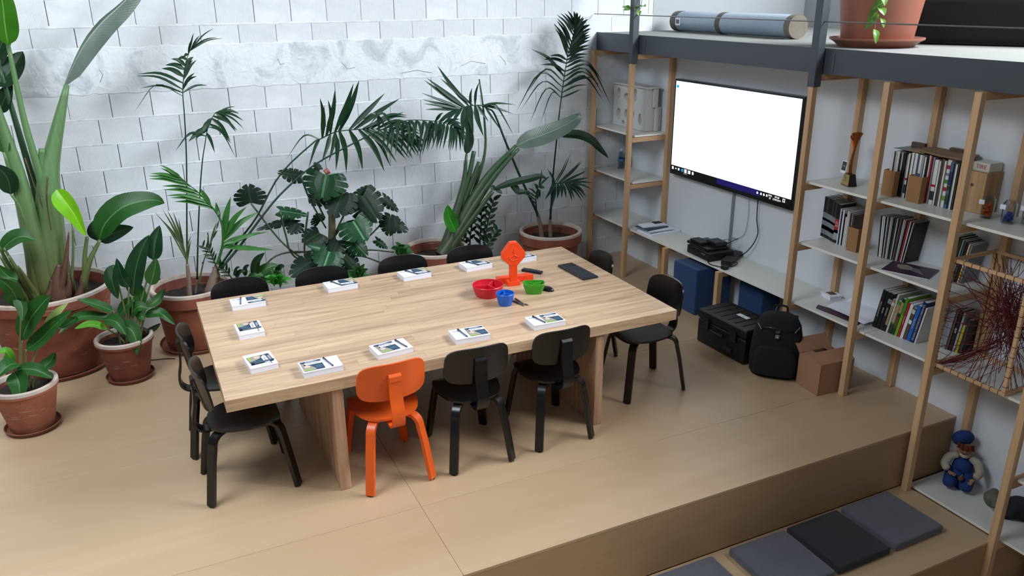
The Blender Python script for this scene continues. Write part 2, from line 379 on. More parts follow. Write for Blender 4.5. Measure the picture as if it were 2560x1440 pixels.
def text(name, s, size, M, mat, parent=None, depth=.0004, align='CENTER', sx=1.0):
    cu = bpy.data.curves.new(name, 'FONT'); cu.body = s; cu.size = size; cu.extrude = depth; cu.align_x = align; cu.align_y = 'CENTER'; cu.resolution_u = 2
    t = bpy.data.objects.new('t', cu); COL.objects.link(t)
    dg = bpy.context.evaluated_depsgraph_get(); me = bpy.data.meshes.new_from_object(t.evaluated_get(dg)); bpy.data.objects.remove(t); bpy.data.curves.remove(cu)
    if sx != 1: me.transform(Matrix.Diagonal((sx, 1, 1, 1)))
    me.transform(M); me.materials.clear(); me.materials.append(MATS[mat]); me.name = name
    return link(name, me, parent)
def basis(o, x, y):
    """matrix with local x,y along the given directions at o"""
    x = Vector(x).normalized(); y = Vector(y).normalized(); z = x.cross(y)
    return Matrix(((x.x, y.x, z.x, o[0]), (x.y, y.y, z.y, o[1]), (x.z, y.z, z.z, o[2]), (0, 0, 0, 1)))
def catmull(P, n):
    P = [Vector(p) for p in P]
    if len(P) < 3: return [P[0].lerp(P[-1], i/(n-1)) for i in range(n)]
    Q = [P[0]*2-P[1]]+P+[P[-1]*2-P[-2]]; out = []; S = len(P)-1
    for i in range(n):
        t = i/(n-1)*S; k = min(int(t), S-1); u = t-k; a, b_, c, d = Q[k:k+4]
        out.append(.5*((2*b_)+(c-a)*u+(2*a-5*b_+4*c-d)*u*u+(3*b_-a-3*c+d)*u**3))
    return out
# ================================================================== SETTING
RND = random.Random(7)
# --- block wall (y = 0 is its painted face), every block a part
wall = link('wall_back', B().box(-9.5, 2.35, .075, .25, -.85, 5.6, 'plaster').mesh('wall_back')); struct(wall)
XL, XR = -6.55, .27
rows = [(-.015, .19), (.19, .395)] + [(.395+.2056*i, .395+.2056*(i+1)) for i in range(8)] + [(2.37, 2.54), (2.54, 2.75), (2.75, 2.96)]
phase = [.2, .05, .16, .0, .16, .02, .175, .04, .16, .015]
ph = {9: -5.26, 8: -5.37, 7: -5.26, 6: -5.40, 5: -5.26, 4: -5.40, 3: -5.28, 2: -5.42, 1: -5.27, 0: -5.40, 10: -5.42, 11: -5.28, 12: -5.42}
cache = {}
for ri, (z0, z1) in enumerate(rows):
    k0 = math.floor((XL-ph[ri])/.305); x = ph[ri]+k0*.305
    while x < XR-.02:
        xa, xb = max(x, XL), min(x+.305, XR)
        g = RND.choice([.0012, .002, .0028])
        w_, h_ = round(xb-xa-2*g, 4), round(z1-z0-.0012, 4)
        key = (round(w_, 3), round(h_, 3), 'block_ribbed' if RND.random() < .8 and ri < 12 else 'block_flat')
        if key not in cache:
            cache[key] = B().box(-w_/2, w_/2, 0, .07, -h_/2, h_/2, key[2]).mesh('block', bevel=.0022, seg=1)
        link('block', cache[key], wall, ((xa+xb)/2, RND.uniform(0, .002), (z0+z1)/2))
        x += .305
# mortar beds smeared along the courses
for z in [r[1] for r in rows if r[1] < 2.9 and abs(r[1]-2.04) > .02]:
    b = B(); n = 90; k = b.mat('plaster'); i0 = 0
    for i in range(n+1):
        x = XL+(XR-XL)*i/n; h = .005+.010*RND.random(); d = -.0002-.0007*RND.random()
        b.v += [(x, .0025, z-h), (x, d, z-h*.4), (x, d, z+h*.4), (x, .0025, z+h)]
        if i:
            a = (i-1)*4
            for q in range(3): b.face([a+q, a+4+q, a+5+q, a+1+q], k)
    obj('mortar_bed', b, wall)
# concrete ring beam, plastered with ragged edges
b = B(); k = b.mat('plaster'); n = 160
for i in range(n+1):
    x = XL+(.27-XL)*i/n; lo = 2.028+.003*math.sin(i*1.3)+.011*RND.random()**2; hi = 2.378+.003*math.sin(i*.7)+.016*RND.random()**2
    b.v += [(x, .004, lo-.008), (x, -.0015-.002*RND.random(), lo), (x, -.003-.003*RND.random(), 2.2), (x, -.0015-.002*RND.random(), hi), (x, .004, hi+.008)]
    if i:
        a = (i-1)*5
        for q in range(4): b.face([a+q, a+5+q, a+6+q, a+1+q], k)
obj('ring_beam', b, wall)
tag(wall.children[-1], 'rough white plastered band between the block courses', None)
for pts in [[(-5.0, 2.12), (-4.97, 2.18), (-4.99, 2.22)], [(-3.05, 2.2), (-3.0, 2.14), (-2.93, 2.15)], [(-1.9, 2.12), (-1.8, 2.16), (-1.65, 2.13)], [(-1.5, 2.2), (-1.45, 2.15), (-1.43, 2.11)], [(-2.5, 2.08), (-2.35, 2.1), (-2.2, 2.07)], [(-3.6, 2.25), (-3.58, 2.2), (-3.55, 2.21)]]:
    obj('plaster_crack', B().tube([(x, -.0062, z) for x, z in pts], .0016, 5, 'paper_grey'), wall)
obj('ring_beam', B().box(.27, 2.349, .001, .074, 2.36, 2.96, 'upper_wall'), wall)
obj('ring_beam', B().box(-9.5, 2.349, .001, .074, 2.961, 5.6, 'white_wall'), wall)
# cracked render left where the wall meets the deck
# --- right wall: low lining under the deck, tall wall behind the deck
wr = link('wall_right', B().box(.0, .12, -9, -.001, -.85, 2.22, 'white_wall').mesh('wall_right')); struct(wr)
w2 = link('wall_right_upper', B().box(2.35, 2.5, -9, .24, 2.2, 3.9, 'upper_wall').mesh('wall_right_upper')); struct(w2)
# --- platform and steps
fl = link('floor', B().box(-9.5, -.0005, -4.205, -.0, -.85, -.0185, 'birch_riser').mesh('floor')); struct(fl)
XS = [-9.5, -6.11, -3.67, -.001]; YS = [-4.235, -3.59, -2.37, -1.15, -.001]
for i in range(3):
    for j in range(4):
        x0, x1, y0, y1 = XS[i], XS[i+1], YS[j], YS[j+1]; g = .0009
        m_ = B().box(-(x1-x0)/2+g, (x1-x0)/2-g, -(y1-y0)/2+g, (y1-y0)/2-g, -.018, 0, 'birch_floor').mesh('floor_panel', bevel=.0006, seg=1)
        link('floor_panel', m_, fl, ((x0+x1)/2, (y0+y1)/2, 0))
for i in range(3):
    x0, x1 = XS[i], XS[i+1]
    m_ = B().box(-(x1-x0)/2+.001, (x1-x0)/2-.001, -.0135, .0135, -.2, .2, 'birch_riser').mesh('riser_board', bevel=.0006, seg=1)
    link('riser_board', m_, fl, ((x0+x1)/2, -4.2195, -.2185-.0005))
st = link('floor_step', B().box(-9.5, -.0005, -4.88, -4.2, -.85, -.442, 'birch_riser').mesh('floor_step')); struct(st)
for i in range(3):
    x0, x1 = XS[i], XS[i+1]; xr = min(x1, -.42)
    if xr <= x0: continue
    link('tread_board', B().box(-(xr-x0)/2+.001, (xr-x0)/2-.001, -.331, .331, -.018, 0, 'birch_floor').mesh('tread_board', bevel=.0006, seg=1), st, ((x0+xr)/2, -4.566, -.4235))
    link('riser_board', B().box(-(x1-x0)/2+.001, (x1-x0)/2-.001, -.0085, .0085, -.2, .2, 'birch_riser').mesh('riser_board'), st, ((x0+x1)/2, -4.889, -.6425))
lw = link('floor_lower', B().box(-9.5, -.0005, -9, -4.88, -1.0, -.851, 'birch_floor').mesh('floor_lower')); struct(lw)
# --- mezzanine deck with its steel edge beam
dk = link('floor_deck', B().box(-.395, 2.349, -9, -.001, 2.225, 2.384, 'concrete').mesh('floor_deck')); struct(dk)
beam = B()
beam.prism([(-.41, 2.218), (-.33, 2.218), (-.33, 2.226), (-.402, 2.226), (-.402, 2.389), (-.41, 2.389)], -9, -.002, 'steel', axis=1)
bo = obj('steel_beam', beam, dk)
for yy in (-.86, -3.13): obj('weld_plate', B().box(-.4135, -.4101, yy-.012, yy, 2.235, 2.36, 'weld'), dk)
# steel posts rising past the deck edge, plus railing wires
rail = thing('deck_railing', 'dark grey steel railing posts with thin wires along the deck edge', 'railing', (-.45, -3, 2.13))
for y1_ in (-.769, -3.049, -5.33):
    obj('post', B().box(-.036, .03, y1_-.006+3, y1_+.058+3, .0, 2.2, 'steel'), rail, bevel=.0015, seg=1)
for zz in (2.565, 2.85, 3.13, 3.4):
    obj('wire', B().tube([(-.005, y+3, zz-2.13) for y in (-8.5, -5.3, -3.05, -.77, -.02)], .005, 6, 'cable_steel'), rail)
# ================================================================== SHELVING
PX0, PX1 = -.484, -.439
sh = thing('shelving_unit', 'tall open shelving of pale wood posts with white shelves under the deck', 'shelving', (-.24, -2.6, 0))
def sp(name, b, m=None, **k):
    for i, v in enumerate(b.v): b.v[i] = (v[0]+.24, v[1]+2.6, v[2])
    return obj(name, b, sh, m, **k)
fronts = [(-.075, 0, 2.217), (-.769, 0, 2.13), (-3.049, 0, 2.13), (-3.68, 0, 2.217), (-4.305, -.4235, 2.217), (-4.935, -.85, 2.217), (-5.565, -.85, 2.217)]
for y, z0, z1 in fronts:
    sp('post', B().box(PX0, PX1, y, y+.045, z0+.0006, z1, 'beech_post'), bevel=.002, seg=1)
for y, z0 in ((-.8, 0), (-3.085, 0), (-3.715, 0), (-4.345, -.85), (-4.975, -.85), (-5.6, -.85)):
    sp('post', B().box(-.05, -.002, y-.01, y+.035, z0+.0006, 2.217, 'beech_post'), bevel=.002, seg=1)
LEV = (1.45, .985, .505)
def shelf(y0, y1, z, x0=-.405, x1=-.003):
    sp('shelf', B().box(x0, x1, y0, y1, z-.018, z, 'laminate', fm={5: 'laminate_edge', 2: 'laminate_edge', 3: 'laminate_edge'}), bevel=.0008, seg=1)
def cross(y, z):
    sp('crossbar', B().box(-.439, -.05, y, y+.045, z-.018-.045, z-.0185, 'beech_x'), bevel=.0015, seg=1)
for z in LEV:
    for y in (-.769, -3.049, -3.68, -4.305)+((-4.935,) if z != .985 else ()): cross(y, z)
    cross(-.075, z)
for z in (1.453, .99): shelf(-.765, -.012, z)
shelf(-3.72, -.012, .505)
for a, b_ in ((-3.677, -3.02), (-4.302, -3.682), (-4.932, -4.308), (-5.56, -4.937)):
    shelf(a, b_, 1.45)
    if a > -4.4: shelf(a, b_, .985)
for a, b_ in ((-4.302, -3.724), (-4.932, -4.308), (-5.56, -4.937)): shelf(a, b_, .505)
shelf(-5.5, -4.26, -.405+-.0); shelf(-5.5, -4.937, .03)
for y in (-4.935, -5.565): cross(y, -.405); cross(y, .03)
for y in (-.075, -.769, -3.049, -3.68, -4.305, -4.935): sp('crossbar', B().box(-.439, -.05, y, y+.045, 2.17, 2.216, 'beech_x'))
for y in (-1.37, -2.15):
    sp('bench_leg', B().box(-.45, -.405+.005, y-.045, y, .0006, .486, 'beech_post'), bevel=.0015, seg=1)
    sp('crossbar', B().box(-.4, -.05, y-.045, y, .44, .4865, 'beech_x'))
    sp('bench_leg', B().box(-.05, -.003, y-.045, y, .0006, .486, 'beech_post'), bevel=.0015, seg=1)
# ================================================================== TABLE
tb = thing('meeting_table', 'large pale wooden meeting table of glued staves on two thick plank legs', 'table', (-3.15, -2.44, 0))
def tp(name, b, **k):
    for i, v in enumerate(b.v): b.v[i] = (v[0]+3.15, v[1]+2.44, v[2])
    return obj(name, b, tb, **k)
X0, X1, Y0, Y1 = -4.612, -1.687, -3.252, -1.627
nr = 25; hy = (Y1-Y0)/nr
for j in range(nr):
    x = X0; first = True
    while x < X1-.001:
        L = RND.uniform(.75, 1.7) if not first else RND.uniform(.35, 1.5)
        first = False
        x2 = x+L
        if X1-x2 < .35: x2 = X1
        w_ = (x2-x); y = Y0+hy*(j+.5); g = .00025
        m_ = B().box(-w_/2+g, w_/2-g, -hy/2+g, hy/2-g, -.07, 0, 'maple').mesh('stave', bevel=.0004, seg=1)
        link('stave', m_, tb, ((x+x2)/2+3.15, y+2.44, .74))
        x = x2
for x0, x1 in ((-4.045, -3.981), (-2.31, -2.246)):
    for y0, y1 in ((-3.235, -2.84), (-2.838, -2.42), (-2.418, -2.02)):
        w_ = y1-y0
        link('leg_plank', B().box(-(x1-x0)/2, (x1-x0)/2, -w_/2, w_/2, 0, .6695, 'table_leg').mesh('leg_plank', bevel=.003, seg=1), tb, ((x0+x1)/2+3.15, (y0+y1)/2+2.44, .0006))
# ================================================================== CHAIRS
def chair_proto(mat, label):
    t = thing('dining_chair', label, 'chair')
    # seat: rounded slab, slightly dished
    b = B(); k = b.mat(mat); n = 40; rings = [0, .35, .7, .93, 1.0]
    for side in (0, 1):
        for r in rings:
            for a in range(n):
                th = 2*PI*a/n; c, s = math.cos(th), math.sin(th); e = .62
                x = math.copysign(abs(c)**e, c)*.205*r; y = math.copysign(abs(s)**e, s)*.2*r+.005
                if y < 0: x *= 1-.18*(-y/.2)
                z = .447-.012*(1-r*r)+.010*((x/.2)**2)*r - (.016 if y > .15 else 0)*((y-.15)/.055 if y > .15 else 0)
                b.v.append((x, y, z-(.014 if side else 0)))
    R_ = len(rings)
    for side in (0, 1):
        o_ = side*R_*n
        for j in range(1, R_-1):
            for a in range(n):
                q = [o_+j*n+a, o_+j*n+(a+1) % n, o_+(j+1)*n+(a+1) % n, o_+(j+1)*n+a]; b.face(q if not side else q[::-1], k)
        q = [o_+n+a for a in range(n)]; b.face(q if not side else q[::-1], k)
    for a in range(n): b.face([(R_-1)*n+a, (R_-1)*n+(a+1) % n, (2*R_-1)*n+(a+1) % n, (2*R_-1)*n+a], k)
    # drop the unused centre ring
    obj('seat', b, t, auto=True)
    # backrest: curved rounded panel
    b = B(); k = b.mat(mat); nu, nv = 20, 10
    def bp_(u, v, off):
        # u,v in -1..1 mapped to a superellipse
        W, H = .205, .118
        e = 4.2; m_ = max(abs(u), abs(v)); 
        if m_ > 0:
            d = (abs(u)**e+abs(v)**e)**(1/e); u, v = u*m_/d*1.0, v*m_/d*1.0
        x = u*W; z = .69+v*H; y = -.225+.055*(u*u)-.018*v + off
        return (x*(1-.02*v), y, z+.006*(1-u*u)*(v > 0)*v)
    for off in (.006, -.006):
        for j in range(nv+1):
            for i in range(nu+1): b.v.append(bp_(-1+2*i/nu, -1+2*j/nv, off))
    S_ = (nu+1)*(nv+1)
    for sd in (0, 1):
        for j in range(nv):
            for i in range(nu):
                a = sd*S_+j*(nu+1)+i; q = [a, a+1, a+nu+2, a+nu+1]; b.face(q[::-1] if not sd else q, k)
    rim = [i for i in range(nu+1)]+[j*(nu+1)+nu for j in range(1, nv+1)]+[nv*(nu+1)+i for i in range(nu-1, -1, -1)]+[j*(nu+1) for j in range(nv-1, 0, -1)]
    for a in range(len(rim)):
        p, q = rim[a], rim[(a+1) % len(rim)]; b.face([p, q, q+S_, p+S_], k)
    obj('backrest', b, t, auto=True)
    # bent spine
    P = catmull([(0, -.247, .735), (0, -.244, .66), (0, -.252, .57), (0, -.268, .50), (0, -.262, .44), (0, -.225, .405), (0, -.17, .405), (0, -.08, .422), (0, .02, .428)], 30)
    b = B(); b.strip(P, (1, 0, 0), .078, .014, mat)
    # bevelled top cap between spine and panel
    b.prism([(-.2555, .702), (-.238, .702), (-.238, .748), (-.255, .733)], -.036, .036, mat, axis=0)
    obj('back_support', b, t, auto=True)
    # legs
    for sx, sy in ((-1, -1), (1, -1), (-1, 1), (1, 1)):
        fx, fy = .195*sx, .25*sy if sy < 0 else .245*sy
        d = Vector((fx, fy, 0)); L = d.length; d.normalize(); W = Vector((-d.y, d.x, 0))
        prof = [(.07, .421), (.15, .421), (.195, .417), (.225, .402), (.243, .375), (.25, .34), (L-.045, .25), (L-.022, .125), (L, .006)]
        P = catmull([d*r+Vector((0, 0, z)) for r, z in prof], 26)
        obj('leg', B().strip(P, W, .054, .025, mat), t, bevel=.002, seg=1, auto=True)
        foot = d*L
        obj('glide', B().lathe([(.012, .0004), (.012, .006)], 10, 'ink', (foot.x, foot.y, 0)), t)
    return t
ch = chair_proto('black_paint', 'black plywood chair on the front side of the table, next right of the orange chair')
ch.location = (-3.18, -3.13, 0); ch.rotation_euler = (0, 0, -.03)
G1 = 'black bentwood chairs around the table'
ch['group'] = G1
for x, y, rz, lab in [(-2.6, -3.12, .0, 'black plywood chair on the front side of the table, nearest the right table leg'),
    (-4.505, -2.87, -PI/2, 'black plywood chair at the left table end, nearest the camera'),
    (-4.535, -2.30, -PI/2-.06, 'black plywood chair at the left table end, farther from the camera'),
    (-1.69, -2.88, PI/2, 'black plywood chair at the right table end with its legs in full view'),
    (-1.80, -2.14, PI/2-.1, 'black plywood chair at the right table end beside the keyboard'),
    (-4.30, -1.68, PI, 'black plywood chair behind the table in front of the palm pot, leftmost there'),
    (-3.70, -1.70, PI, 'black plywood chair behind the table in front of the split-leaf plant'),
    (-3.06, -1.70, PI, 'black plywood chair behind the table, second from the right there'),
    (-2.485, -1.70, PI, 'black plywood chair behind the table, directly behind the orange stand')]:
    dup(ch, (x, y, 0), rz, lab, G1)
oc = chair_proto('orange_paint', 'bright orange plywood chair at the front of the table')
oc.location = (-3.715, -3.11, 0); oc.rotation_euler = (0, 0, .03)
PLANT={
'A':[
['s','stem',[[-5.549,-.5,.547],[-5.543,-.487,.888],[-5.492,-.473,1.26],[-5.452,-.46,1.499],[-5.394,-.447,1.673],[-5.298,-.433,1.931],[-5.214,-.42,2.152]],.135,.019,'stalk'],
['s','stem',[[-5.608,-.52,.564],[-5.624,-.536,.914],[-5.629,-.552,1.233],[-5.636,-.568,1.568],[-5.665,-.584,1.947],[-5.693,-.6,2.279]],.109,.018,'stalk'],
['s','stem',[[-5.538,-.5,1.146],[-5.503,-.5,1.452],[-5.527,-.5,1.926],[-5.525,-.5,2.455]],.039,.014,'stalk'],
['s','stem',[[-5.56,-.48,1.207],[-5.559,-.453,1.448],[-5.592,-.427,1.95],[-5.616,-.4,2.288]],.033,.013,'stalkd'],
['s','stem',[[-5.681,-.55,.603],[-5.657,-.567,1.054],[-5.66,-.583,1.395],[-5.683,-.6,1.723]],.062,.011,'stalk'],
['s','stem',[[-5.502,-.48,1.262],[-5.489,-.48,1.507],[-5.454,-.48,1.708]],.033,.024,'stalk'],
['s','stem',[[-5.637,-.6,1.06],[-5.661,-.61,1.311],[-5.697,-.62,1.422]],.012,.009,'stalk'],
['s','husk',[[-5.539,-.58,.55],[-5.52,-.58,.718],[-5.487,-.58,.843]],.096,.031,'husk'],
['s','husk',[[-5.472,-.62,.608],[-5.449,-.62,.692],[-5.443,-.62,.777]],.031,.005,'husk'],
['s','husk',[[-5.392,-.62,.595],[-5.368,-.62,.662],[-5.36,-.62,.731]],.031,.005,'husk'],
['s','husk',[[-5.608,-.62,.608],[-5.578,-.62,.672],[-5.563,-.62,.738]],.031,.005,'husk'],
['s','husk',[[-5.512,-.62,.664],[-5.438,-.62,.879],[-5.381,-.62,1.094]],.031,.005,'husk'],
['l','leaf',[[-5.234,-.42,2.147],[-5.076,-.396,2.402],[-4.929,-.372,2.567],[-4.78,-.348,2.688],[-4.624,-.324,2.821],[-4.453,-.3,2.934]],.263,'pale',.1,.08,.1],
['l','leaf',[[-5.516,-.6,2.454],[-5.508,-.6,2.591],[-5.494,-.6,2.746],[-5.499,-.6,2.898]],.191,'bright',.1,.9,.15],
['l','leaf',[[-5.663,-.42,2.167],[-5.592,-.38,2.23],[-5.523,-.34,2.308],[-5.461,-.3,2.393]],.203,'dark',.1,1,.25],
['l','leaf',[[-5.707,-.3,2.257],[-5.6,-.3,2.42],[-5.506,-.3,2.583]],.173,'dark',.1,1,.25],
['l','leaf',[[-5.689,-.4,1.982],[-5.635,-.4,2.064],[-5.561,-.4,2.188]],.139,'dark',.1,1,.25],
['l','leaf',[[-5.684,-.6,1.718],[-5.677,-.6,1.78],[-5.706,-.6,1.854]],.097,'mid',.1,1,.25],
['l','leaf',[[-5.697,-.62,1.422],[-5.698,-.61,1.538],[-5.753,-.6,1.643]],.144,'dark',.1,1,.25],
['l','leaf',[[-5.404,-.6,1.419],[-5.368,-.633,1.343],[-5.319,-.667,1.238],[-5.266,-.7,1.062]],.156,'lime',.1,.8,.35],
['s','stem',[[-5.422,-.6,.741],[-5.38,-.61,.932],[-5.349,-.62,1.121]],.011,.008,'stalk'],
['l','leaf',[[-5.189,-.6,1.006],[-5.13,-.612,1.123],[-5.007,-.624,1.231],[-4.874,-.636,1.272],[-4.76,-.648,1.277],[-4.687,-.66,1.246]],.222,'green',.2,.9,.2],
['l','leaf',[[-5.189,-.55,.973],[-5.082,-.525,1.02],[-4.937,-.5,1.044]],.144,'dark',.2,1,.25],
['l','leaf',[[-5.207,-.5,.968],[-5.175,-.475,1.062],[-5.08,-.45,1.157]],.157,'dark',.2,1,.25],
['s','stem',[[-5.347,-.6,.697],[-5.279,-.6,.85],[-5.184,-.6,.999]],.031,.012,'stalk'],
['s','stem',[[-5.336,-.6,.728],[-5.309,-.6,.887],[-5.267,-.6,1.035]],.022,.012,'stalk'],
['l','leaf',[[-5.827,-.75,1.042],[-5.723,-.767,1.123],[-5.651,-.783,1.136],[-5.589,-.8,1.107]],.139,'green',.4,1,.25],
['s','stem',[[-5.755,-.65,.666],[-5.792,-.725,.847],[-5.827,-.8,1.02]],.027,.007,'stalk'],
['s','stem',[[-5.693,-.65,.646],[-5.737,-.725,.833],[-5.778,-.8,1.013]],.027,.007,'stalk'],
['s','stem',[[-5.772,-.65,.717],[-5.801,-.725,.933],[-5.828,-.8,1.14]],.027,.007,'stalk'],
['s','stem',[[-5.684,-.65,.654],[-5.708,-.725,.794],[-5.732,-.8,.93]],.027,.007,'stalk'],
['s','stem',[[-5.809,-.65,.659],[-5.849,-.725,.817],[-5.886,-.8,.969]],.027,.007,'stalk'],
['s','stem',[[-5.714,-.65,.675],[-5.754,-.725,.88],[-5.791,-.8,1.075]],.027,.007,'stalk'],
['l','leaf',[[-5.752,-.8,.825],[-5.804,-.825,.872],[-5.855,-.85,.979]],.098,'green',.4,1,.25],
['s','sheath_edge',[[-5.617,-.545,1.502],[-5.613,-.555,1.247],[-5.596,-.565,.982],[-5.563,-.575,.723]],.004,.003,'husk'],
['s','sheath_edge',[[-5.569,-.545,1.661],[-5.544,-.553,1.436],[-5.518,-.56,1.236],[-5.512,-.567,1.035],[-5.553,-.575,.656]],.004,.003,'husk'],
['s','sheath_edge',[[-5.511,-.545,1.407],[-5.507,-.56,1.063],[-5.51,-.575,.747]],.004,.003,'husk'],
['s','sheath_edge',[[-5.688,-.545,1.569],[-5.681,-.555,1.301],[-5.661,-.565,.991],[-5.653,-.575,.673]],.004,.003,'husk'],
['s','sheath_edge',[[-5.452,-.545,1.516],[-5.488,-.56,1.341],[-5.497,-.575,1.113]],.004,.003,'husk']],
'B':[
['l','leaf',[[-5.018,-1,.643],[-4.973,-.983,.823],[-4.912,-.967,.966],[-4.835,-.95,1.086]],.144,'glossd',.1,1,.3],
['l','leaf',[[-4.835,-.95,.887],[-4.805,-.925,1.003],[-4.753,-.9,1.137]],.127,'glossd',.1,1,.3],
['l','leaf',[[-4.885,-1.05,.728],[-4.846,-1.05,.823],[-4.814,-1.05,.929]],.114,'mid',.1,1,.3],
['l','leaf',[[-5.034,-1,.717],[-5.067,-.975,.803],[-5.082,-.95,.939]],.09,'glossd',.1,1,.3],
['l','leaf',[[-5.107,-1,.905],[-5.135,-1.025,.798],[-5.119,-1.05,.652]],.106,'glossd',.1,1,.3],
['l','leaf',[[-5.227,-1.05,.434],[-5.315,-1.125,.511],[-5.424,-1.2,.529]],.076,'lime2',.5,1,.3],
['l','leaf',[[-5.168,-1,.55],[-5.269,-1.05,.634],[-5.38,-1.1,.714]],.088,'green',.5,1,.3],
['l','leaf',[[-5.159,-1,.484],[-5.348,-1.05,.559],[-5.44,-1.1,.547],[-5.535,-1.15,.49]],.087,'green',.5,1,.3],
['l','leaf',[[-5.231,-1.05,.512],[-5.157,-1.125,.504],[-5.102,-1.2,.416]],.101,'green',.4,1,.3],
['l','leaf',[[-5.159,-1.05,.453],[-5.074,-1.107,.426],[-5.046,-1.163,.352],[-5.055,-1.22,.252]],.114,'green',.4,1,.3],
['l','leaf',[[-4.962,-1,.47],[-4.853,-1.025,.483],[-4.761,-1.05,.379]],.086,'green',.5,1,.3],
['l','leaf',[[-4.941,-1,.549],[-4.861,-.975,.569],[-4.787,-.95,.653]],.086,'mid',.3,1,.3],
['l','leaf',[[-5.061,-1,.495],[-4.996,-1.025,.558],[-4.925,-1.05,.541]],.103,'green',.4,1,.3],
['l','leaf',[[-5.129,-1,.501],[-5.066,-1,.587],[-5.011,-1,.636]],.09,'green',.3,1,.3],
['l','leaf',[[-5.012,-1.05,.465],[-4.987,-1.075,.502],[-4.965,-1.1,.475]],.078,'green',.4,1,.3],
['l','leaf',[[-4.974,-1,.333],[-4.914,-.975,.346],[-4.86,-.95,.373]],.05,'dark',.4,1,.3],
['l','leaf',[[-4.985,-1,.54],[-4.962,-1,.65],[-4.966,-1,.747]],.091,'green',.2,1,.3],
['s','petiole',[[-5.081,-1.02,.285],[-5.052,-1.01,.463],[-5.025,-1,.638]],.008,.006,'stalk'],
['s','petiole',[[-5.065,-1.02,.298],[-4.963,-1.01,.605],[-4.838,-1,.902]],.008,.006,'stalk'],
['s','petiole',[[-5.046,-1.02,.295],[-4.974,-1.01,.506],[-4.886,-1,.712]],.008,.006,'stalk'],
['s','petiole',[[-5.108,-1.02,.29],[-5.071,-1.01,.505],[-5.034,-1,.717]],.008,.006,'stalk'],
['s','petiole',[[-5.094,-1.02,.288],[-5.091,-1.01,.595],[-5.109,-1,.896]],.008,.006,'stalk'],
['s','petiole',[[-5.135,-1.02,.296],[-5.172,-1.01,.354],[-5.23,-1,.415]],.008,.006,'stalk'],
['s','petiole',[[-5.161,-1.02,.301],[-5.16,-1.01,.425],[-5.168,-1,.55]],.008,.006,'stalk'],
['s','petiole',[[-5.081,-1.02,.285],[-5.109,-1.01,.383],[-5.159,-1,.484]],.008,.006,'stalk'],
['s','petiole',[[-5.021,-1.02,.307],[-4.995,-1.01,.389],[-4.962,-1,.47]],.008,.006,'stalk'],
['s','petiole',[[-5.016,-1.02,.306],[-4.982,-1.01,.428],[-4.941,-1,.549]],.008,.006,'stalk'],
['s','petiole',[[-5.056,-1.02,.297],[-5.055,-1.01,.396],[-5.061,-1,.495]],.008,.006,'stalk'],
['s','petiole',[[-5.119,-1.02,.309],[-5.065,-1.01,.436],[-4.996,-1,.558]],.008,.006,'stalk']],
'C':[
['l','leaf',[[-5.706,-1.55,.636],[-5.631,-1.567,.771],[-5.541,-1.583,.874],[-5.477,-1.6,.93]],.147,'green',.2,1,.3],
['l','leaf',[[-5.692,-1.55,.563],[-5.601,-1.567,.621],[-5.488,-1.583,.722],[-5.375,-1.6,.811]],.112,'green',.3,1,.3],
['l','leaf',[[-5.559,-1.55,.7],[-5.479,-1.55,.78],[-5.394,-1.55,.845]],.059,'yellowg',.3,1,.3],
['l','leaf',[[-5.673,-1.55,.857],[-5.686,-1.6,1.001],[-5.737,-1.65,1.107]],.113,'green',.2,1,.3],
['l','leaf',[[-5.677,-1.55,.956],[-5.652,-1.6,.885],[-5.662,-1.65,.799]],.078,'mid',.2,1,.3],
['l','leaf',[[-5.763,-1.6,.459],[-5.651,-1.65,.448],[-5.559,-1.7,.388]],.095,'green',.5,1,.3],
['l','leaf',[[-5.647,-1.55,.403],[-5.578,-1.525,.437],[-5.538,-1.5,.493]],.087,'green',.3,1,.3],
['l','leaf',[[-5.78,-1.62,.448],[-5.757,-1.685,.385],[-5.77,-1.75,.266]],.126,'green',.3,1,.3],
['l','leaf',[[-5.756,-1.6,.498],[-5.799,-1.65,.509],[-5.871,-1.7,.46]],.115,'green',.4,1,.3],
['l','leaf',[[-5.778,-1.55,.49],[-5.804,-1.575,.579],[-5.844,-1.6,.592]],.068,'lime2',.4,1,.3],
['l','leaf',[[-5.479,-1.5,.66],[-5.387,-1.5,.701],[-5.371,-1.5,.728]],.065,'green',.4,1,.3],
['s','petiole',[[-5.768,-1.56,.33],[-5.737,-1.555,.484],[-5.706,-1.55,.636]],.009,.007,'stalk'],
['s','petiole',[[-5.746,-1.56,.325],[-5.72,-1.555,.445],[-5.692,-1.55,.563]],.009,.007,'stalk'],
['s','petiole',[[-5.728,-1.56,.321],[-5.653,-1.555,.513],[-5.559,-1.55,.7]],.009,.007,'stalk'],
['s','petiole',[[-5.773,-1.56,.331],[-5.726,-1.555,.569],[-5.679,-1.55,.802]],.009,.007,'stalk'],
['s','petiole',[[-5.784,-1.56,.334],[-5.777,-1.555,.386],[-5.771,-1.55,.439]],.009,.007,'stalk'],
['s','petiole',[[-5.705,-1.56,.316],[-5.68,-1.555,.36],[-5.647,-1.55,.403]],.009,.007,'stalk'],
['s','petiole',[[-5.761,-1.56,.328],[-5.772,-1.555,.373],[-5.791,-1.55,.42]],.009,.007,'stalk']],
'D':[
['s','trunk',[[-4.61,-.55,.439],[-4.595,-.55,.595],[-4.59,-.55,.699]],.023,.013,'bark'],
['s','trunk',[[-4.556,-.52,.431],[-4.534,-.52,.541]],.013,.008,'bark'],
['s','trunk',[[-4.448,-.6,.464],[-4.402,-.6,.581],[-4.361,-.6,.679]],.043,.02,'bark'],
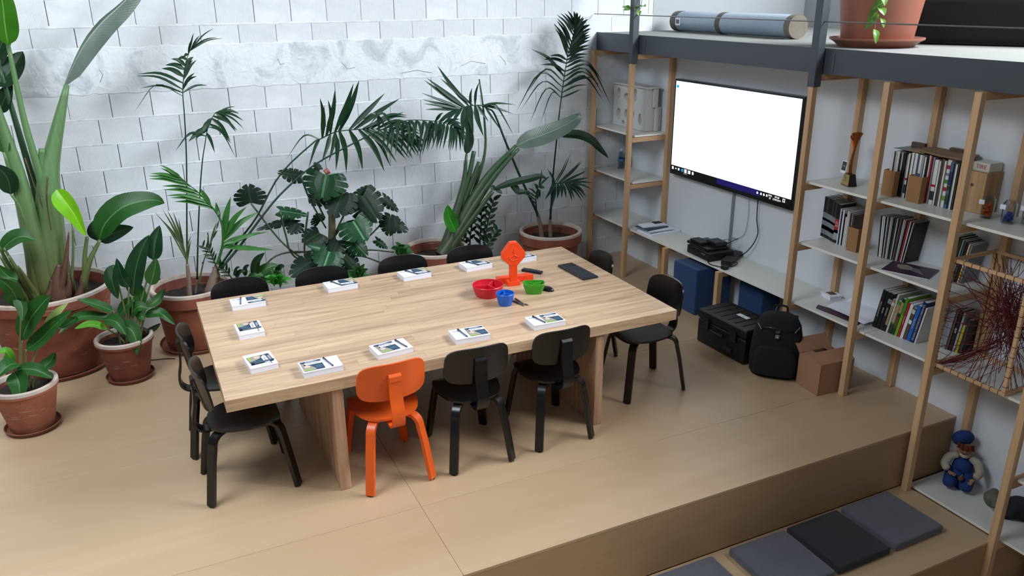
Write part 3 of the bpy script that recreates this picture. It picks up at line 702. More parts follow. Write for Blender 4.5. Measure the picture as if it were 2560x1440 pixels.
['f','frond',[[-4.591,-.5,.667],[-4.543,-.471,1.013],[-4.472,-.443,1.528],[-4.437,-.414,1.871],[-4.425,-.386,2.028],[-4.398,-.357,2.163],[-4.35,-.329,2.305],[-4.301,-.3,2.383]],.013,[[.58,-4.788,-.396,1.926,.009,-.3],[.6,-4.721,-.385,2.099,.018],[.64,-4.741,-.392,2.191,.021],[.67,-4.724,-.374,2.203,.025],[.72,-4.551,-.359,2.236,.04],[.77,-4.519,-.366,2.26,.04],[.82,-4.47,-.382,2.307,.037],[.87,-4.42,-.366,2.304,.034],[.92,-4.377,-.354,2.313,.028],[.59,-4.229,-.393,2.096,.019],[.63,-4.315,-.401,2.196,.025],[.66,-4.299,-.382,2.169,.022],[.7,-4.284,-.369,2.292,.025],[.75,-4.313,-.355,2.29,.032],[.8,-4.303,-.351,2.313,.032],[.9,-4.305,-.366,2.44,.019],[.93,-4.279,-.355,2.493,.013],[.95,-4.127,-.35,2.522,.013],[.97,-4.067,-.346,2.445,.013],[.98,-4.104,-.314,2.454,.013],[.99,-4.231,-.317,2.472,.013]],'fr',.1],
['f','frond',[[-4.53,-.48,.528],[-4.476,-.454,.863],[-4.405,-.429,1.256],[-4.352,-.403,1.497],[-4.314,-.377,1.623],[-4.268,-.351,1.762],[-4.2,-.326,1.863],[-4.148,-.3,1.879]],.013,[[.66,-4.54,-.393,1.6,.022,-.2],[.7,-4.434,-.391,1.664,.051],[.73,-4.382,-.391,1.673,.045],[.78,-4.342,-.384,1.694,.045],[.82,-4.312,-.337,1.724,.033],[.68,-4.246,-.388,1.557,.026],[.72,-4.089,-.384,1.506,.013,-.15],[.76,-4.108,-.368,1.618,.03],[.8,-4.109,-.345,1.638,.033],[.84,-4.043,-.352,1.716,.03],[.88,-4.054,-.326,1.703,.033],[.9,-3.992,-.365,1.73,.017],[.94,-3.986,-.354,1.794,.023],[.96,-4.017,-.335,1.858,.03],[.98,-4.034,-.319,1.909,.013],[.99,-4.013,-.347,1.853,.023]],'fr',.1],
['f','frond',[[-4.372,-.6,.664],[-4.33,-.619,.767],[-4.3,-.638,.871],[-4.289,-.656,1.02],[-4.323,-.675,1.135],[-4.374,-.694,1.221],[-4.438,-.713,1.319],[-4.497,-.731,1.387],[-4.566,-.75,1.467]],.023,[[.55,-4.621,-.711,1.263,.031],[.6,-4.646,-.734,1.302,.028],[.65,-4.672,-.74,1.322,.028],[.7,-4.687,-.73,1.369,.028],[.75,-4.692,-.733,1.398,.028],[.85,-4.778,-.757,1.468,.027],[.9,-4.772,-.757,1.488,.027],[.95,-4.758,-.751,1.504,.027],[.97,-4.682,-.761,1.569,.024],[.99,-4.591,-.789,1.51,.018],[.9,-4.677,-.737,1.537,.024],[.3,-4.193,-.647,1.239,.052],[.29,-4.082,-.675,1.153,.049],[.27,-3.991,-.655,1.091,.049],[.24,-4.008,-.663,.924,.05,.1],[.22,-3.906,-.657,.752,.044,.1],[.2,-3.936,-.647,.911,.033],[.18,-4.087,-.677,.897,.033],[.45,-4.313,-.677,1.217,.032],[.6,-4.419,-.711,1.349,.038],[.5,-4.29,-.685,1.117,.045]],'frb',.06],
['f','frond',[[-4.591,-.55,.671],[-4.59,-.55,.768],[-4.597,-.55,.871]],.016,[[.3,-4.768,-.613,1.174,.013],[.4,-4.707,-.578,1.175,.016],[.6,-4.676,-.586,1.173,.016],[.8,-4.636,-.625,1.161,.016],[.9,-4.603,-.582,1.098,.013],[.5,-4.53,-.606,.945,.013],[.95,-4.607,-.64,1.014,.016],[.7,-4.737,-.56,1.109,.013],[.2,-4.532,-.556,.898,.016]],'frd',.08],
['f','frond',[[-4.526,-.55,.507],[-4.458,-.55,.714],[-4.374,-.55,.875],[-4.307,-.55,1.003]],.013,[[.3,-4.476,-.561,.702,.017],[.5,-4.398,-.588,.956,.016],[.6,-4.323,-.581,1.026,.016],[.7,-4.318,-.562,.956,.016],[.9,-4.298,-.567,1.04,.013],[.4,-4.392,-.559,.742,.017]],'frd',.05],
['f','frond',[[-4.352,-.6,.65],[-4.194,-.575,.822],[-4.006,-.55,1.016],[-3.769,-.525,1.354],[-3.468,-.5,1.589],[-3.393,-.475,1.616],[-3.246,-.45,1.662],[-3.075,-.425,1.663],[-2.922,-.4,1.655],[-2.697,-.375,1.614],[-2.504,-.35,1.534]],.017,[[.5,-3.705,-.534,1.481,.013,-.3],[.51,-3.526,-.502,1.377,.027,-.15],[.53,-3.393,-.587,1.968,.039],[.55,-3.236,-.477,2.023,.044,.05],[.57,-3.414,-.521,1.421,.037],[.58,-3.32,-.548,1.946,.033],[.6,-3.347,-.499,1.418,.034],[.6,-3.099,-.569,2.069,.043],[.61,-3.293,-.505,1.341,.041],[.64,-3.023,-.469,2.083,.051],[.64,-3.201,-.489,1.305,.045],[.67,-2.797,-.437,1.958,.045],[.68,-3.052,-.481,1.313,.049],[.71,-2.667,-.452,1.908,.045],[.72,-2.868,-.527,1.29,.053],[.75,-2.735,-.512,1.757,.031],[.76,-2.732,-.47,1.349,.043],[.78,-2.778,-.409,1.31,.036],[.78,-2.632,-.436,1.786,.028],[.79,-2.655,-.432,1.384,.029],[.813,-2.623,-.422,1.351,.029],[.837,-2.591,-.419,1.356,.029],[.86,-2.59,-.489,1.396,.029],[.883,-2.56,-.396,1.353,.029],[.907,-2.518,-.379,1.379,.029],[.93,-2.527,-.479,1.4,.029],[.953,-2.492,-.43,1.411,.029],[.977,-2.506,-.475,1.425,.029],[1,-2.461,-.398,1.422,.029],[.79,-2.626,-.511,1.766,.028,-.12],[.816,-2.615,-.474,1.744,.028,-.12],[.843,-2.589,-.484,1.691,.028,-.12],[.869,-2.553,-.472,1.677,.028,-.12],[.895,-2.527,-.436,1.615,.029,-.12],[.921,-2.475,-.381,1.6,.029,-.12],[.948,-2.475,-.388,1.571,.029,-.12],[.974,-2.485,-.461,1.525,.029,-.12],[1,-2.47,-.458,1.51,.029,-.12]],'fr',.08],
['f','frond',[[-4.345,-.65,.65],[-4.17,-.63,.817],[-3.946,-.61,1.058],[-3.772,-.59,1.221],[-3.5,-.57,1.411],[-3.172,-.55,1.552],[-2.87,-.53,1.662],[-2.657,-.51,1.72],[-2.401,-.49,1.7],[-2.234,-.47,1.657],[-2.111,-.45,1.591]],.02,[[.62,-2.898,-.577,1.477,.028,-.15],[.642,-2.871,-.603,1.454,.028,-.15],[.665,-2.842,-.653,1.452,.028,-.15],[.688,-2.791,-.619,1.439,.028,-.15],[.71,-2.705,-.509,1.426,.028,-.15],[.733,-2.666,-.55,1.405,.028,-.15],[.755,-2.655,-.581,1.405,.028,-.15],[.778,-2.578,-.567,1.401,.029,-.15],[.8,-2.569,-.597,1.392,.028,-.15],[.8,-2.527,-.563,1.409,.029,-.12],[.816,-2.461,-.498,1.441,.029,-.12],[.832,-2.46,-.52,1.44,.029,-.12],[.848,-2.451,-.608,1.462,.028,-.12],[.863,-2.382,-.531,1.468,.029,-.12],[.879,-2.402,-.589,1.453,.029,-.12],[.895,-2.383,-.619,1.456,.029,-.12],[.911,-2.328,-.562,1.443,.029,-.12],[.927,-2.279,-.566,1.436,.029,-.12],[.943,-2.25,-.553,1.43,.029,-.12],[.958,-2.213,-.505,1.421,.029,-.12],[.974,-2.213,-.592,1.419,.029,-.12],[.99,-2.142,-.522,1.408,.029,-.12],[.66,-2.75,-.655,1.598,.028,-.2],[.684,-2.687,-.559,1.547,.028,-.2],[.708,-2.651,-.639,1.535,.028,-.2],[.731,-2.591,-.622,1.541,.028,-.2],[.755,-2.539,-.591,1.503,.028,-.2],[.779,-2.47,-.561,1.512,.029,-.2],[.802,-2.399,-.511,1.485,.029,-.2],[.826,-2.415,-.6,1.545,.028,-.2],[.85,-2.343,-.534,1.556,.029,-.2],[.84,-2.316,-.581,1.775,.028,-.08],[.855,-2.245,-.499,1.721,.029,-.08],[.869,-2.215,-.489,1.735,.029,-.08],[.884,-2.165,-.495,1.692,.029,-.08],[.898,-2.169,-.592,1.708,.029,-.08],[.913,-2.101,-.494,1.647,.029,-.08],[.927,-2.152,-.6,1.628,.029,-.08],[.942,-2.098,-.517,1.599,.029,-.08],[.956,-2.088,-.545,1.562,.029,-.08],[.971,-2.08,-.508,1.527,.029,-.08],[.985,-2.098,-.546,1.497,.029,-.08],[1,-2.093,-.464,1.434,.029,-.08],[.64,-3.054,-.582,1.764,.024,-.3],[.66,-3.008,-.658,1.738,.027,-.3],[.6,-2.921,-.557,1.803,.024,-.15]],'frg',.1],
['s','shoot',[[-4.361,-.62,.598],[-4.386,-.62,.717],[-4.414,-.62,.814],[-4.456,-.62,.847]],.008,.004,'stalkd'],
['l','leaf',[[-4.382,-.62,.695],[-4.41,-.626,.711],[-4.439,-.632,.721]],.016,'dark',.2,1,.2],
['l','leaf',[[-4.385,-.62,.711],[-4.372,-.627,.751],[-4.359,-.634,.783]],.016,'dark',.2,1,.2],
['l','leaf',[[-4.389,-.62,.727],[-4.421,-.638,.748],[-4.454,-.656,.763]],.016,'dark',.2,1,.2],
['l','leaf',[[-4.394,-.62,.743],[-4.381,-.606,.772],[-4.368,-.592,.794]],.016,'dark',.2,1,.2],
['l','leaf',[[-4.398,-.62,.759],[-4.432,-.624,.777],[-4.466,-.628,.788]],.016,'dark',.2,1,.2],
['l','leaf',[[-4.403,-.62,.774],[-4.391,-.63,.811],[-4.38,-.64,.841]],.016,'dark',.2,1,.2],
['l','leaf',[[-4.407,-.62,.79],[-4.438,-.6,.8],[-4.469,-.581,.804]],.016,'dark',.2,1,.2],
['l','leaf',[[-4.412,-.62,.806],[-4.396,-.596,.836],[-4.381,-.573,.86]],.016,'dark',.2,1,.2],
['l','leaf',[[-4.42,-.62,.818],[-4.452,-.636,.839],[-4.485,-.652,.852]],.016,'dark',.2,1,.2],
['l','leaf',[[-4.432,-.62,.828],[-4.417,-.615,.865],[-4.403,-.61,.896]],.016,'dark',.2,1,.2],
['l','leaf',[[-4.444,-.62,.838],[-4.475,-.609,.85],[-4.507,-.598,.856]],.016,'dark',.2,1,.2],
['l','leaf',[[-4.456,-.62,.847],[-4.444,-.623,.88],[-4.433,-.626,.907]],.016,'dark',.2,1,.2],
['s','shoot',[[-4.254,-.62,.51],[-4.296,-.62,.605],[-4.347,-.62,.659]],.008,.004,'stalkd'],
['l','leaf',[[-4.28,-.62,.568],[-4.318,-.638,.584],[-4.357,-.656,.592]],.02,'dark',.2,1,.2],
['l','leaf',[[-4.287,-.62,.583],[-4.281,-.636,.624],[-4.277,-.652,.658]],.02,'dark',.2,1,.2],
['l','leaf',[[-4.293,-.62,.599],[-4.325,-.623,.608],[-4.358,-.626,.611]],.02,'dark',.2,1,.2],
['l','leaf',[[-4.303,-.62,.612],[-4.295,-.613,.649],[-4.288,-.607,.678]],.02,'dark',.2,1,.2],
['l','leaf',[[-4.314,-.62,.624],[-4.344,-.628,.635],[-4.376,-.635,.639]],.02,'dark',.2,1,.2],
['l','leaf',[[-4.325,-.62,.635],[-4.316,-.618,.677],[-4.309,-.616,.712]],.02,'dark',.2,1,.2],
['l','leaf',[[-4.336,-.62,.647],[-4.372,-.598,.65],[-4.41,-.576,.646]],.02,'dark',.2,1,.2],
['l','leaf',[[-4.347,-.62,.659],[-4.34,-.628,.699],[-4.335,-.636,.732]],.02,'dark',.2,1,.2]],
'E':[
['s','stem',[[-2.353,-.5,.427],[-2.277,-.475,.569],[-2.159,-.45,.862],[-2.077,-.425,1.098],[-2.034,-.4,1.355]],.076,.011,'stalkd'],
['s','stem',[[-2.34,-.5,.442],[-2.204,-.5,.625],[-2.039,-.5,.917],[-1.828,-.5,1.183],[-1.567,-.5,1.41]],.08,.017,'stalkd'],
['s','stem',[[-2.216,-.53,.615],[-2.024,-.53,.883],[-1.792,-.53,1.166],[-1.552,-.53,1.384]],.049,.015,'stalkd'],
['s','stem',[[-2.268,-.55,.509],[-2.147,-.567,.674],[-1.986,-.583,.872],[-1.859,-.6,1.023]],.034,.019,'stalkd'],
['s','stem',[[-2.135,-.45,.859],[-2.026,-.425,1.15],[-1.957,-.4,1.375]],.023,.021,'stalkd'],
['s','stem',[[-2.138,-.45,.781],[-2.049,-.45,1.004],[-1.923,-.45,1.278]],.027,.023,'stalkd'],
['s','stem',[[-2.063,-.42,.804],[-1.942,-.396,1.067],[-1.852,-.372,1.269],[-1.813,-.348,1.46],[-1.821,-.324,1.756],[-1.845,-.3,2.018]],.019,.007,'stalkd'],
['l','leaf',[[-2.034,-.4,1.355],[-1.991,-.375,1.497],[-1.989,-.35,1.66]],.09,'dark',.1,1,.25],
['l','leaf',[[-1.567,-.5,1.403],[-1.445,-.51,1.455],[-1.334,-.52,1.482],[-1.098,-.53,1.553],[-.942,-.54,1.627],[-.905,-.55,1.679]],.223,'pale',.25,.75,.2],
['l','leaf',[[-1.129,-.5,1.474],[-.915,-.5,1.465],[-.751,-.5,1.402],[-.637,-.5,1.301],[-.529,-.5,1.195]],.119,'dark',.2,.8,.25],
['l','leaf',[[-2.222,-.55,.66],[-2.291,-.575,.81],[-2.319,-.6,.945]],.134,'bright2',.1,1,.25],
['l','leaf',[[-1.859,-.6,1.042],[-1.667,-.6,1.083],[-1.456,-.6,1.107],[-1.361,-.6,1.117],[-1.278,-.6,1.078]],.092,'dark',.3,.7,.25],
['l','leaf',[[-1.68,-.6,1.073],[-1.629,-.607,1.022],[-1.582,-.613,.988],[-1.478,-.62,.986]],.084,'dark',.3,1,.25],
['l','leaf',[[-1.878,-.6,1.074],[-1.859,-.61,1.051],[-1.851,-.62,1.026]],.052,'dark',.3,1,.25],
['l','leaf',[[-1.83,-.6,1.05],[-1.81,-.61,1.027],[-1.769,-.62,.994]],.053,'dark',.3,1,.25]],
'F':[
['s','trunk',[[-1.21,-.35,.432],[-1.229,-.35,.562],[-1.257,-.35,.67]],.025,.018,'bark'],
['s','trunk',[[-1.108,-.35,.419],[-1.114,-.35,.547],[-1.115,-.35,.611]],.023,.014,'bark'],
['f','frond',[[-1.088,-.3,.582],[-1.05,-.29,1.047],[-1.004,-.28,1.444],[-.983,-.27,1.595],[-.949,-.26,1.818],[-.907,-.25,2.056],[-.869,-.24,2.219],[-.813,-.23,2.381],[-.775,-.22,2.498]],.016,[[.5,-1.227,-.353,1.581,.012,-.4],[.51,-1.346,-.348,1.588,.015,-.4],[.53,-1.426,-.335,1.725,.015,-.3],[.55,-1.45,-.271,1.696,.019,-.4],[.58,-1.337,-.277,1.868,.019,-.35],[.6,-1.3,-.282,2.27,.038],[.64,-1.229,-.344,2.125,.034],[.67,-1.157,-.263,2.164,.035],[.7,-1.125,-.323,2.2,.034],[.73,-1.063,-.31,2.459,.03],[.759,-1.063,-.294,2.496,.03],[.787,-1.088,-.333,2.49,.03],[.816,-1.017,-.261,2.519,.03],[.845,-1.026,-.285,2.541,.03],[.874,-1.008,-.246,2.571,.03],[.902,-.964,-.237,2.585,.03],[.931,-.913,-.229,2.583,.031],[.96,-.895,-.255,2.606,.031],[.5,-.726,-.272,1.869,.02,.1],[.52,-.663,-.265,1.903,.02],[.54,-.646,-.356,1.984,.028],[.56,-.478,-.284,1.734,.024,-.3],[.58,-.562,-.343,1.894,.024,-.25],[.6,-.504,-.322,1.799,.024,-.3],[.62,-.416,-.324,1.699,.024,-.3],[.65,-.513,-.314,1.931,.028,-.25],[.68,-.734,-.341,2.179,.031],[.7,-.702,-.332,2.204,.031],[.72,-.679,-.314,2.252,.035],[.743,-.661,-.297,2.287,.035],[.765,-.662,-.308,2.334,.035],[.788,-.656,-.309,2.365,.035],[.811,-.653,-.29,2.381,.035],[.834,-.642,-.284,2.437,.035],[.856,-.634,-.247,2.47,.035],[.879,-.679,-.314,2.477,.035],[.902,-.673,-.276,2.525,.035],[.925,-.694,-.233,2.534,.035],[.947,-.741,-.241,2.566,.035],[.97,-.828,-.31,2.593,.034],[.75,-.643,-.266,2.36,.035],[.783,-.657,-.277,2.413,.035],[.816,-.67,-.303,2.445,.035],[.849,-.722,-.318,2.505,.035],[.881,-.689,-.262,2.501,.035],[.914,-.724,-.266,2.548,.035],[.947,-.789,-.267,2.587,.035],[.98,-.81,-.224,2.601,.035]],'frk',.05],
['f','frond',[[-1.257,-.35,.657],[-1.283,-.356,.72],[-1.437,-.361,1.031],[-1.613,-.367,1.428],[-1.728,-.372,1.701],[-1.796,-.378,1.754],[-1.862,-.383,1.788],[-1.961,-.389,1.795],[-2.051,-.394,1.786],[-2.133,-.4,1.76]],.028,[[.68,-1.529,-.428,1.78,.023],[.67,-1.534,-.384,1.689,.027],[.65,-1.558,-.431,1.498,.023,-.3],[.66,-1.608,-.391,1.71,.023],[.64,-1.66,-.39,1.53,.023],[.76,-1.902,-.43,2.007,.025],[.8,-1.974,-.431,1.958,.025],[.84,-2.292,-.404,2.166,.043],[.88,-2.401,-.422,2.066,.043],[.9,-2.427,-.419,2.05,.039],[.93,-2.463,-.432,1.942,.028],[.95,-2.449,-.407,1.88,.029],[.97,-2.451,-.44,1.848,.029],[.99,-2.442,-.449,1.796,.029],[.78,-2.278,-.424,2.06,.032],[.76,-1.87,-.434,1.508,.049],[.8,-1.972,-.437,1.549,.052],[.84,-2.02,-.411,1.582,.052],[.88,-2.069,-.436,1.512,.044],[.92,-2.192,-.438,1.613,.033],[.95,-2.257,-.427,1.646,.029],[.98,-2.305,-.404,1.671,.029],[.86,-2.016,-.424,1.488,.045],[.74,-1.814,-.433,1.64,.034]],'frg',.07],
['f','frond',[[-1.126,-.38,.607],[-1.122,-.394,.809],[-1.126,-.408,.968],[-1.066,-.422,.977],[-.996,-.436,.98],[-.922,-.45,.984]],.02,[[.5,-.967,-.424,1.225,.012],[.55,-.944,-.438,1.265,.012],[.6,-.816,-.449,1.196,.02],[.65,-.808,-.444,1.178,.02],[.7,-.741,-.43,1.076,.024],[.8,-.721,-.455,1.009,.024],[.9,-.684,-.451,.951,.024],[.95,-.695,-.472,.886,.024],[.98,-.781,-.468,.858,.02],[.9,-.746,-.452,.804,.025],[.85,-.778,-.466,.79,.024],[.8,-.799,-.455,.769,.024],[.6,-1.079,-.432,.825,.036],[.68,-1.04,-.453,.833,.032],[.74,-.993,-.459,.829,.028],[.8,-.925,-.463,.79,.028],[.84,-.899,-.465,.808,.024],[.5,-1.22,-.435,.833,.036],[.52,-1.171,-.437,.709,.036],[.45,-1.149,-.43,.696,.036],[.5,-1.176,-.431,1.106,.02],[.52,-1.211,-.446,1.152,.016]],'frg',.04],
['f','frond',[[-1.277,-.38,.659],[-1.298,-.393,.808],[-1.3,-.407,.913],[-1.267,-.42,.985]],.016,[[.4,-1.507,-.407,.932,.02],[.5,-1.457,-.402,.938,.02],[.6,-1.403,-.425,.969,.02],[.7,-1.295,-.423,.835,.036],[.8,-1.338,-.428,1.006,.035],[.9,-1.221,-.434,.951,.036],[.95,-1.159,-.425,1.064,.02],[.8,-1.266,-.418,.851,.036],[.9,-1.245,-.418,1.131,.02],[.3,-1.376,-.415,.843,.016]],'frg',.04]],
'M':[
['s','trunk',[[-3.42,-.55,.315],[-3.394,-.538,.664],[-3.371,-.525,.896],[-3.356,-.513,1.195],[-3.382,-.5,1.3]],.043,.021,'trunkg'],
['s','sheath',[[-3.401,-.55,1.339],[-3.365,-.55,1.356]],.024,.027,'copper'],
['s','sheath',[[-3.372,-.6,1.173],[-3.375,-.6,1.222]],.015,.012,'copper'],
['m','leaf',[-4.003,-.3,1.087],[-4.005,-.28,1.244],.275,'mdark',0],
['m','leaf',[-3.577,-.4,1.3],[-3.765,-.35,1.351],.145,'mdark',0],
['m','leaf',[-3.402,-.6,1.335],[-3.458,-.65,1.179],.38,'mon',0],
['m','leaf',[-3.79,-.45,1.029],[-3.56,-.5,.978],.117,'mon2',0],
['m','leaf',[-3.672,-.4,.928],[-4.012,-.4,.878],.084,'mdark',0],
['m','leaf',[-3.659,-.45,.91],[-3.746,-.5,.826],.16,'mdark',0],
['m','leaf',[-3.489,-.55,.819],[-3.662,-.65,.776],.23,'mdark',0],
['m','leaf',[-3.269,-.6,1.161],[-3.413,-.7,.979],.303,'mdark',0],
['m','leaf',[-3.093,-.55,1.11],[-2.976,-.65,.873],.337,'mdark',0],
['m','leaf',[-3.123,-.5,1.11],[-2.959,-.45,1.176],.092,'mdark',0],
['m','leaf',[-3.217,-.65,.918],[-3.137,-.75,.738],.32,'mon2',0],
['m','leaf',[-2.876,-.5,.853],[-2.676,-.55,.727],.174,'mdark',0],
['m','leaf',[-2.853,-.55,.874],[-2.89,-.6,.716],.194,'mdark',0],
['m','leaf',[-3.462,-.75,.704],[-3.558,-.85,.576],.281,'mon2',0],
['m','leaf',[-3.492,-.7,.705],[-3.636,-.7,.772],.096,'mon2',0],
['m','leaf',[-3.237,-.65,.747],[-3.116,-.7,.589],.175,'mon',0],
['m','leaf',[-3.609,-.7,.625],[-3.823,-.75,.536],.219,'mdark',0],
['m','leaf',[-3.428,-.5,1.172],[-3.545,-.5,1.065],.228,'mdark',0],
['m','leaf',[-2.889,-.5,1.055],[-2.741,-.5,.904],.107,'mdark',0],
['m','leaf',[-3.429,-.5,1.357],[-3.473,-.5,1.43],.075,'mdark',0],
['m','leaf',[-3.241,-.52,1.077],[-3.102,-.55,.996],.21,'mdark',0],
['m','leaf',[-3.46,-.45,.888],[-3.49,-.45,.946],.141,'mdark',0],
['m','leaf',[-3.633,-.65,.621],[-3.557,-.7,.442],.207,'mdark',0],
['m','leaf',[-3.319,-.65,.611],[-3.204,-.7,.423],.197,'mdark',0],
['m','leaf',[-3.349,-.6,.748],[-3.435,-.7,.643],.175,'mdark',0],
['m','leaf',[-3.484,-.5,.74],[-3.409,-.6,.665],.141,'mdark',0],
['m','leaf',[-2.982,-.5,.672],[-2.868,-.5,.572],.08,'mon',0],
['s','petiole',[[-4.027,-.5,1.134],[-3.825,-.5,.786],[-3.64,-.5,.578],[-3.444,-.5,.398]],.008,.007,'stalkd'],
['s','petiole',[[-3.798,-.5,1.042],[-3.771,-.5,.815],[-3.722,-.5,.627],[-3.444,-.5,.398]],.009,.007,'stalkd'],
['s','petiole',[[-3.564,-.5,1.003],[-3.616,-.5,.758],[-3.612,-.5,.574],[-3.428,-.5,.377]],.009,.007,'stalkd'],
['s','petiole',[[-3.595,-.5,1.321],[-3.537,-.5,1.106],[-3.423,-.5,.841]],.009,.007,'stalkd'],
['s','petiole',[[-3.425,-.5,.932],[-3.459,-.5,1.026],[-3.511,-.5,1.209]],.009,.007,'stalkd'],
['s','petiole',[[-3.379,-.5,.726],[-3.261,-.5,.857],[-3.169,-.5,.882]],.009,.007,'stalkd'],
['s','petiole',[[-3.379,-.5,.726],[-3.214,-.5,.997],[-3.081,-.5,1.091]],.009,.007,'stalkd'],
['s','petiole',[[-3.392,-.5,.579],[-3.132,-.5,.654],[-2.876,-.5,.853]],.009,.007,'stalkd'],
['s','petiole',[[-3.392,-.5,.579],[-3.099,-.5,.593],[-2.821,-.5,.534]],.009,.007,'stalkd'],
['s','petiole',[[-3.395,-.5,.542],[-3.633,-.5,.651],[-3.873,-.5,.649],[-4.058,-.5,.495]],.009,.007,'stalkd'],
['s','petiole',[[-3.36,-.5,.537],[-3.14,-.5,.542],[-2.922,-.5,.433]],.009,.007,'stalkd'],
['s','petiole',[[-3.379,-.5,.651],[-3.493,-.5,.649],[-3.702,-.5,.653]],.009,.007,'stalkd']],
'G':[
['l','leaf',[[-4.115,-.85,.607],[-4.082,-.875,.736],[-4.015,-.9,.812]],.078,'dark',.4,1,.25],
['l','leaf',[[-4.101,-.85,.594],[-4.017,-.875,.668],[-3.919,-.9,.695]],.098,'mid',.4,1,.25],
['l','leaf',[[-4.185,-.85,.625],[-4.171,-.875,.699],[-4.143,-.9,.729]],.045,'dark',.4,1,.25],
['l','leaf',[[-4.255,-.85,.619],[-4.221,-.875,.672],[-4.177,-.9,.68]],.045,'dark',.4,1,.25],
['l','leaf',[[-4.268,-.85,.638],[-4.242,-.875,.703],[-4.218,-.9,.72]],.032,'dark',.4,1,.25],
['l','leaf',[[-4.071,-.85,.572],[-4.002,-.875,.604],[-3.917,-.9,.598]],.098,'green',.4,1,.25],
['l','leaf',[[-4.165,-.85,.587],[-4.101,-.875,.626],[-4.042,-.9,.618]],.072,'green',.4,1,.25],
['l','leaf',[[-3.941,-.85,.586],[-3.906,-.875,.658],[-3.87,-.9,.678]],.066,'dark',.4,1,.25]],
'H':[
['l','leaf',[[-3.963,-1,.568],[-3.934,-1,.598],[-3.904,-1,.586]],.049,'bright2',.6,1,.25],
['l','leaf',[[-3.963,-1,.568],[-3.979,-.98,.586],[-4.003,-.959,.564]],.049,'bright2',.6,1,.25],
['l','leaf',[[-3.963,-1,.568],[-3.959,-1.03,.631],[-3.959,-1.06,.653]],.048,'bright2',.6,1,.25],
['l','leaf',[[-3.963,-1,.568],[-3.938,-.976,.574],[-3.913,-.952,.538]],.049,'bright2',.6,1,.25],
['l','leaf',[[-3.963,-1,.568],[-3.995,-1.005,.613],[-4.036,-1.01,.618]],.048,'bright2',.6,1,.25],
['l','leaf',[[-3.963,-1,.568],[-3.929,-1.016,.615],[-3.894,-1.032,.621]],.049,'bright2',.6,1,.25],
['l','leaf',[[-3.963,-1,.568],[-3.969,-.971,.569],[-3.98,-.942,.53]],.049,'bright2',.6,1,.25],
['l','leaf',[[-3.963,-1,.568],[-3.98,-1.027,.637],[-4.004,-1.053,.666]],.048,'bright2',.6,1,.25],
['l','leaf',[[-3.963,-1,.568],[-3.918,-.99,.582],[-3.869,-.979,.554]],.049,'bright2',.6,1,.25],
['l','leaf',[[-3.963,-1,.568],[-4.002,-.989,.594],[-4.052,-.977,.58]],.049,'bright2',.6,1,.25],
['l','leaf',[[-3.963,-1,.568],[-3.94,-1.027,.636],[-3.918,-1.054,.662]],.048,'bright2',.6,1,.25],
['l','leaf',[[-3.963,-1,.568],[-3.944,-.971,.559],[-3.926,-.943,.508]],.049,'bright2',.6,1,.25],
['l','leaf',[[-3.963,-1,.568],[-4.006,-1.015,.631],[-4.059,-1.03,.654]],.048,'bright2',.6,1,.25],
['l','leaf',[[-3.963,-1,.568],[-3.906,-1.006,.603],[-3.843,-1.013,.596]],.049,'bright2',.6,1,.25],
['l','leaf',[[-3.958,-.95,.599],[-3.931,-.95,.63],[-3.906,-.95,.619]],.046,'green',.6,1,.25],
['l','leaf',[[-3.958,-.95,.599],[-3.971,-.93,.619],[-3.991,-.909,.598]],.046,'green',.6,1,.25],
['l','leaf',[[-3.958,-.95,.599],[-3.954,-.98,.66],[-3.954,-1.01,.679]],.045,'green',.6,1,.25],
['l','leaf',[[-3.958,-.95,.599],[-3.934,-.926,.608],[-3.912,-.902,.575]],.046,'green',.6,1,.25],
['l','leaf',[[-3.958,-.95,.599],[-3.985,-.955,.643],[-4.022,-.96,.648]],.045,'green',.6,1,.25],
['l','leaf',[[-3.958,-.95,.599],[-3.926,-.966,.646],[-3.895,-.982,.651]],.045,'green',.6,1,.25],
['l','leaf',[[-3.958,-.95,.599],[-3.962,-.921,.603],[-3.972,-.892,.566]],.046,'green',.6,1,.25],
['l','leaf',[[-3.958,-.95,.599],[-3.973,-.977,.666],[-3.995,-1.003,.693]],.045,'green',.6,1,.25],
['l','leaf',[[-3.958,-.95,.599],[-3.915,-.94,.615],[-3.87,-.929,.589]],.046,'green',.6,1,.25]],
'I':[
['l','leaf',[[-3.272,-.9,.482],[-3.236,-.9,.513],[-3.196,-.9,.514]],.058,'bright2',.6,1,.25],
['l','leaf',[[-3.272,-.9,.482],[-3.292,-.88,.5],[-3.319,-.859,.486]],.058,'green',.6,1,.25],
['l','leaf',[[-3.272,-.9,.482],[-3.271,-.93,.551],[-3.272,-.96,.598]],.058,'green',.6,1,.25],
['l','leaf',[[-3.272,-.9,.482],[-3.239,-.876,.485],[-3.204,-.852,.452]],.059,'bright2',.6,1,.25],
['l','leaf',[[-3.272,-.9,.482],[-3.315,-.905,.531],[-3.367,-.91,.555]],.058,'green',.6,1,.25],
['l','leaf',[[-3.272,-.9,.482],[-3.231,-.916,.533],[-3.185,-.932,.558]],.058,'green',.6,1,.25],
['l','leaf',[[-3.272,-.9,.482],[-3.278,-.871,.479],[-3.289,-.842,.439]],.059,'bright2',.6,1,.25],
['l','leaf',[[-3.272,-.9,.482],[-3.299,-.927,.56],[-3.331,-.953,.618]],.058,'green',.6,1,.25],
['l','leaf',[[-3.272,-.9,.482],[-3.213,-.89,.493],[-3.146,-.879,.471]],.059,'green',.6,1,.25],
['l','leaf',[[-3.272,-.9,.482],[-3.324,-.889,.508],[-3.388,-.877,.504]],.058,'bright2',.6,1,.25],
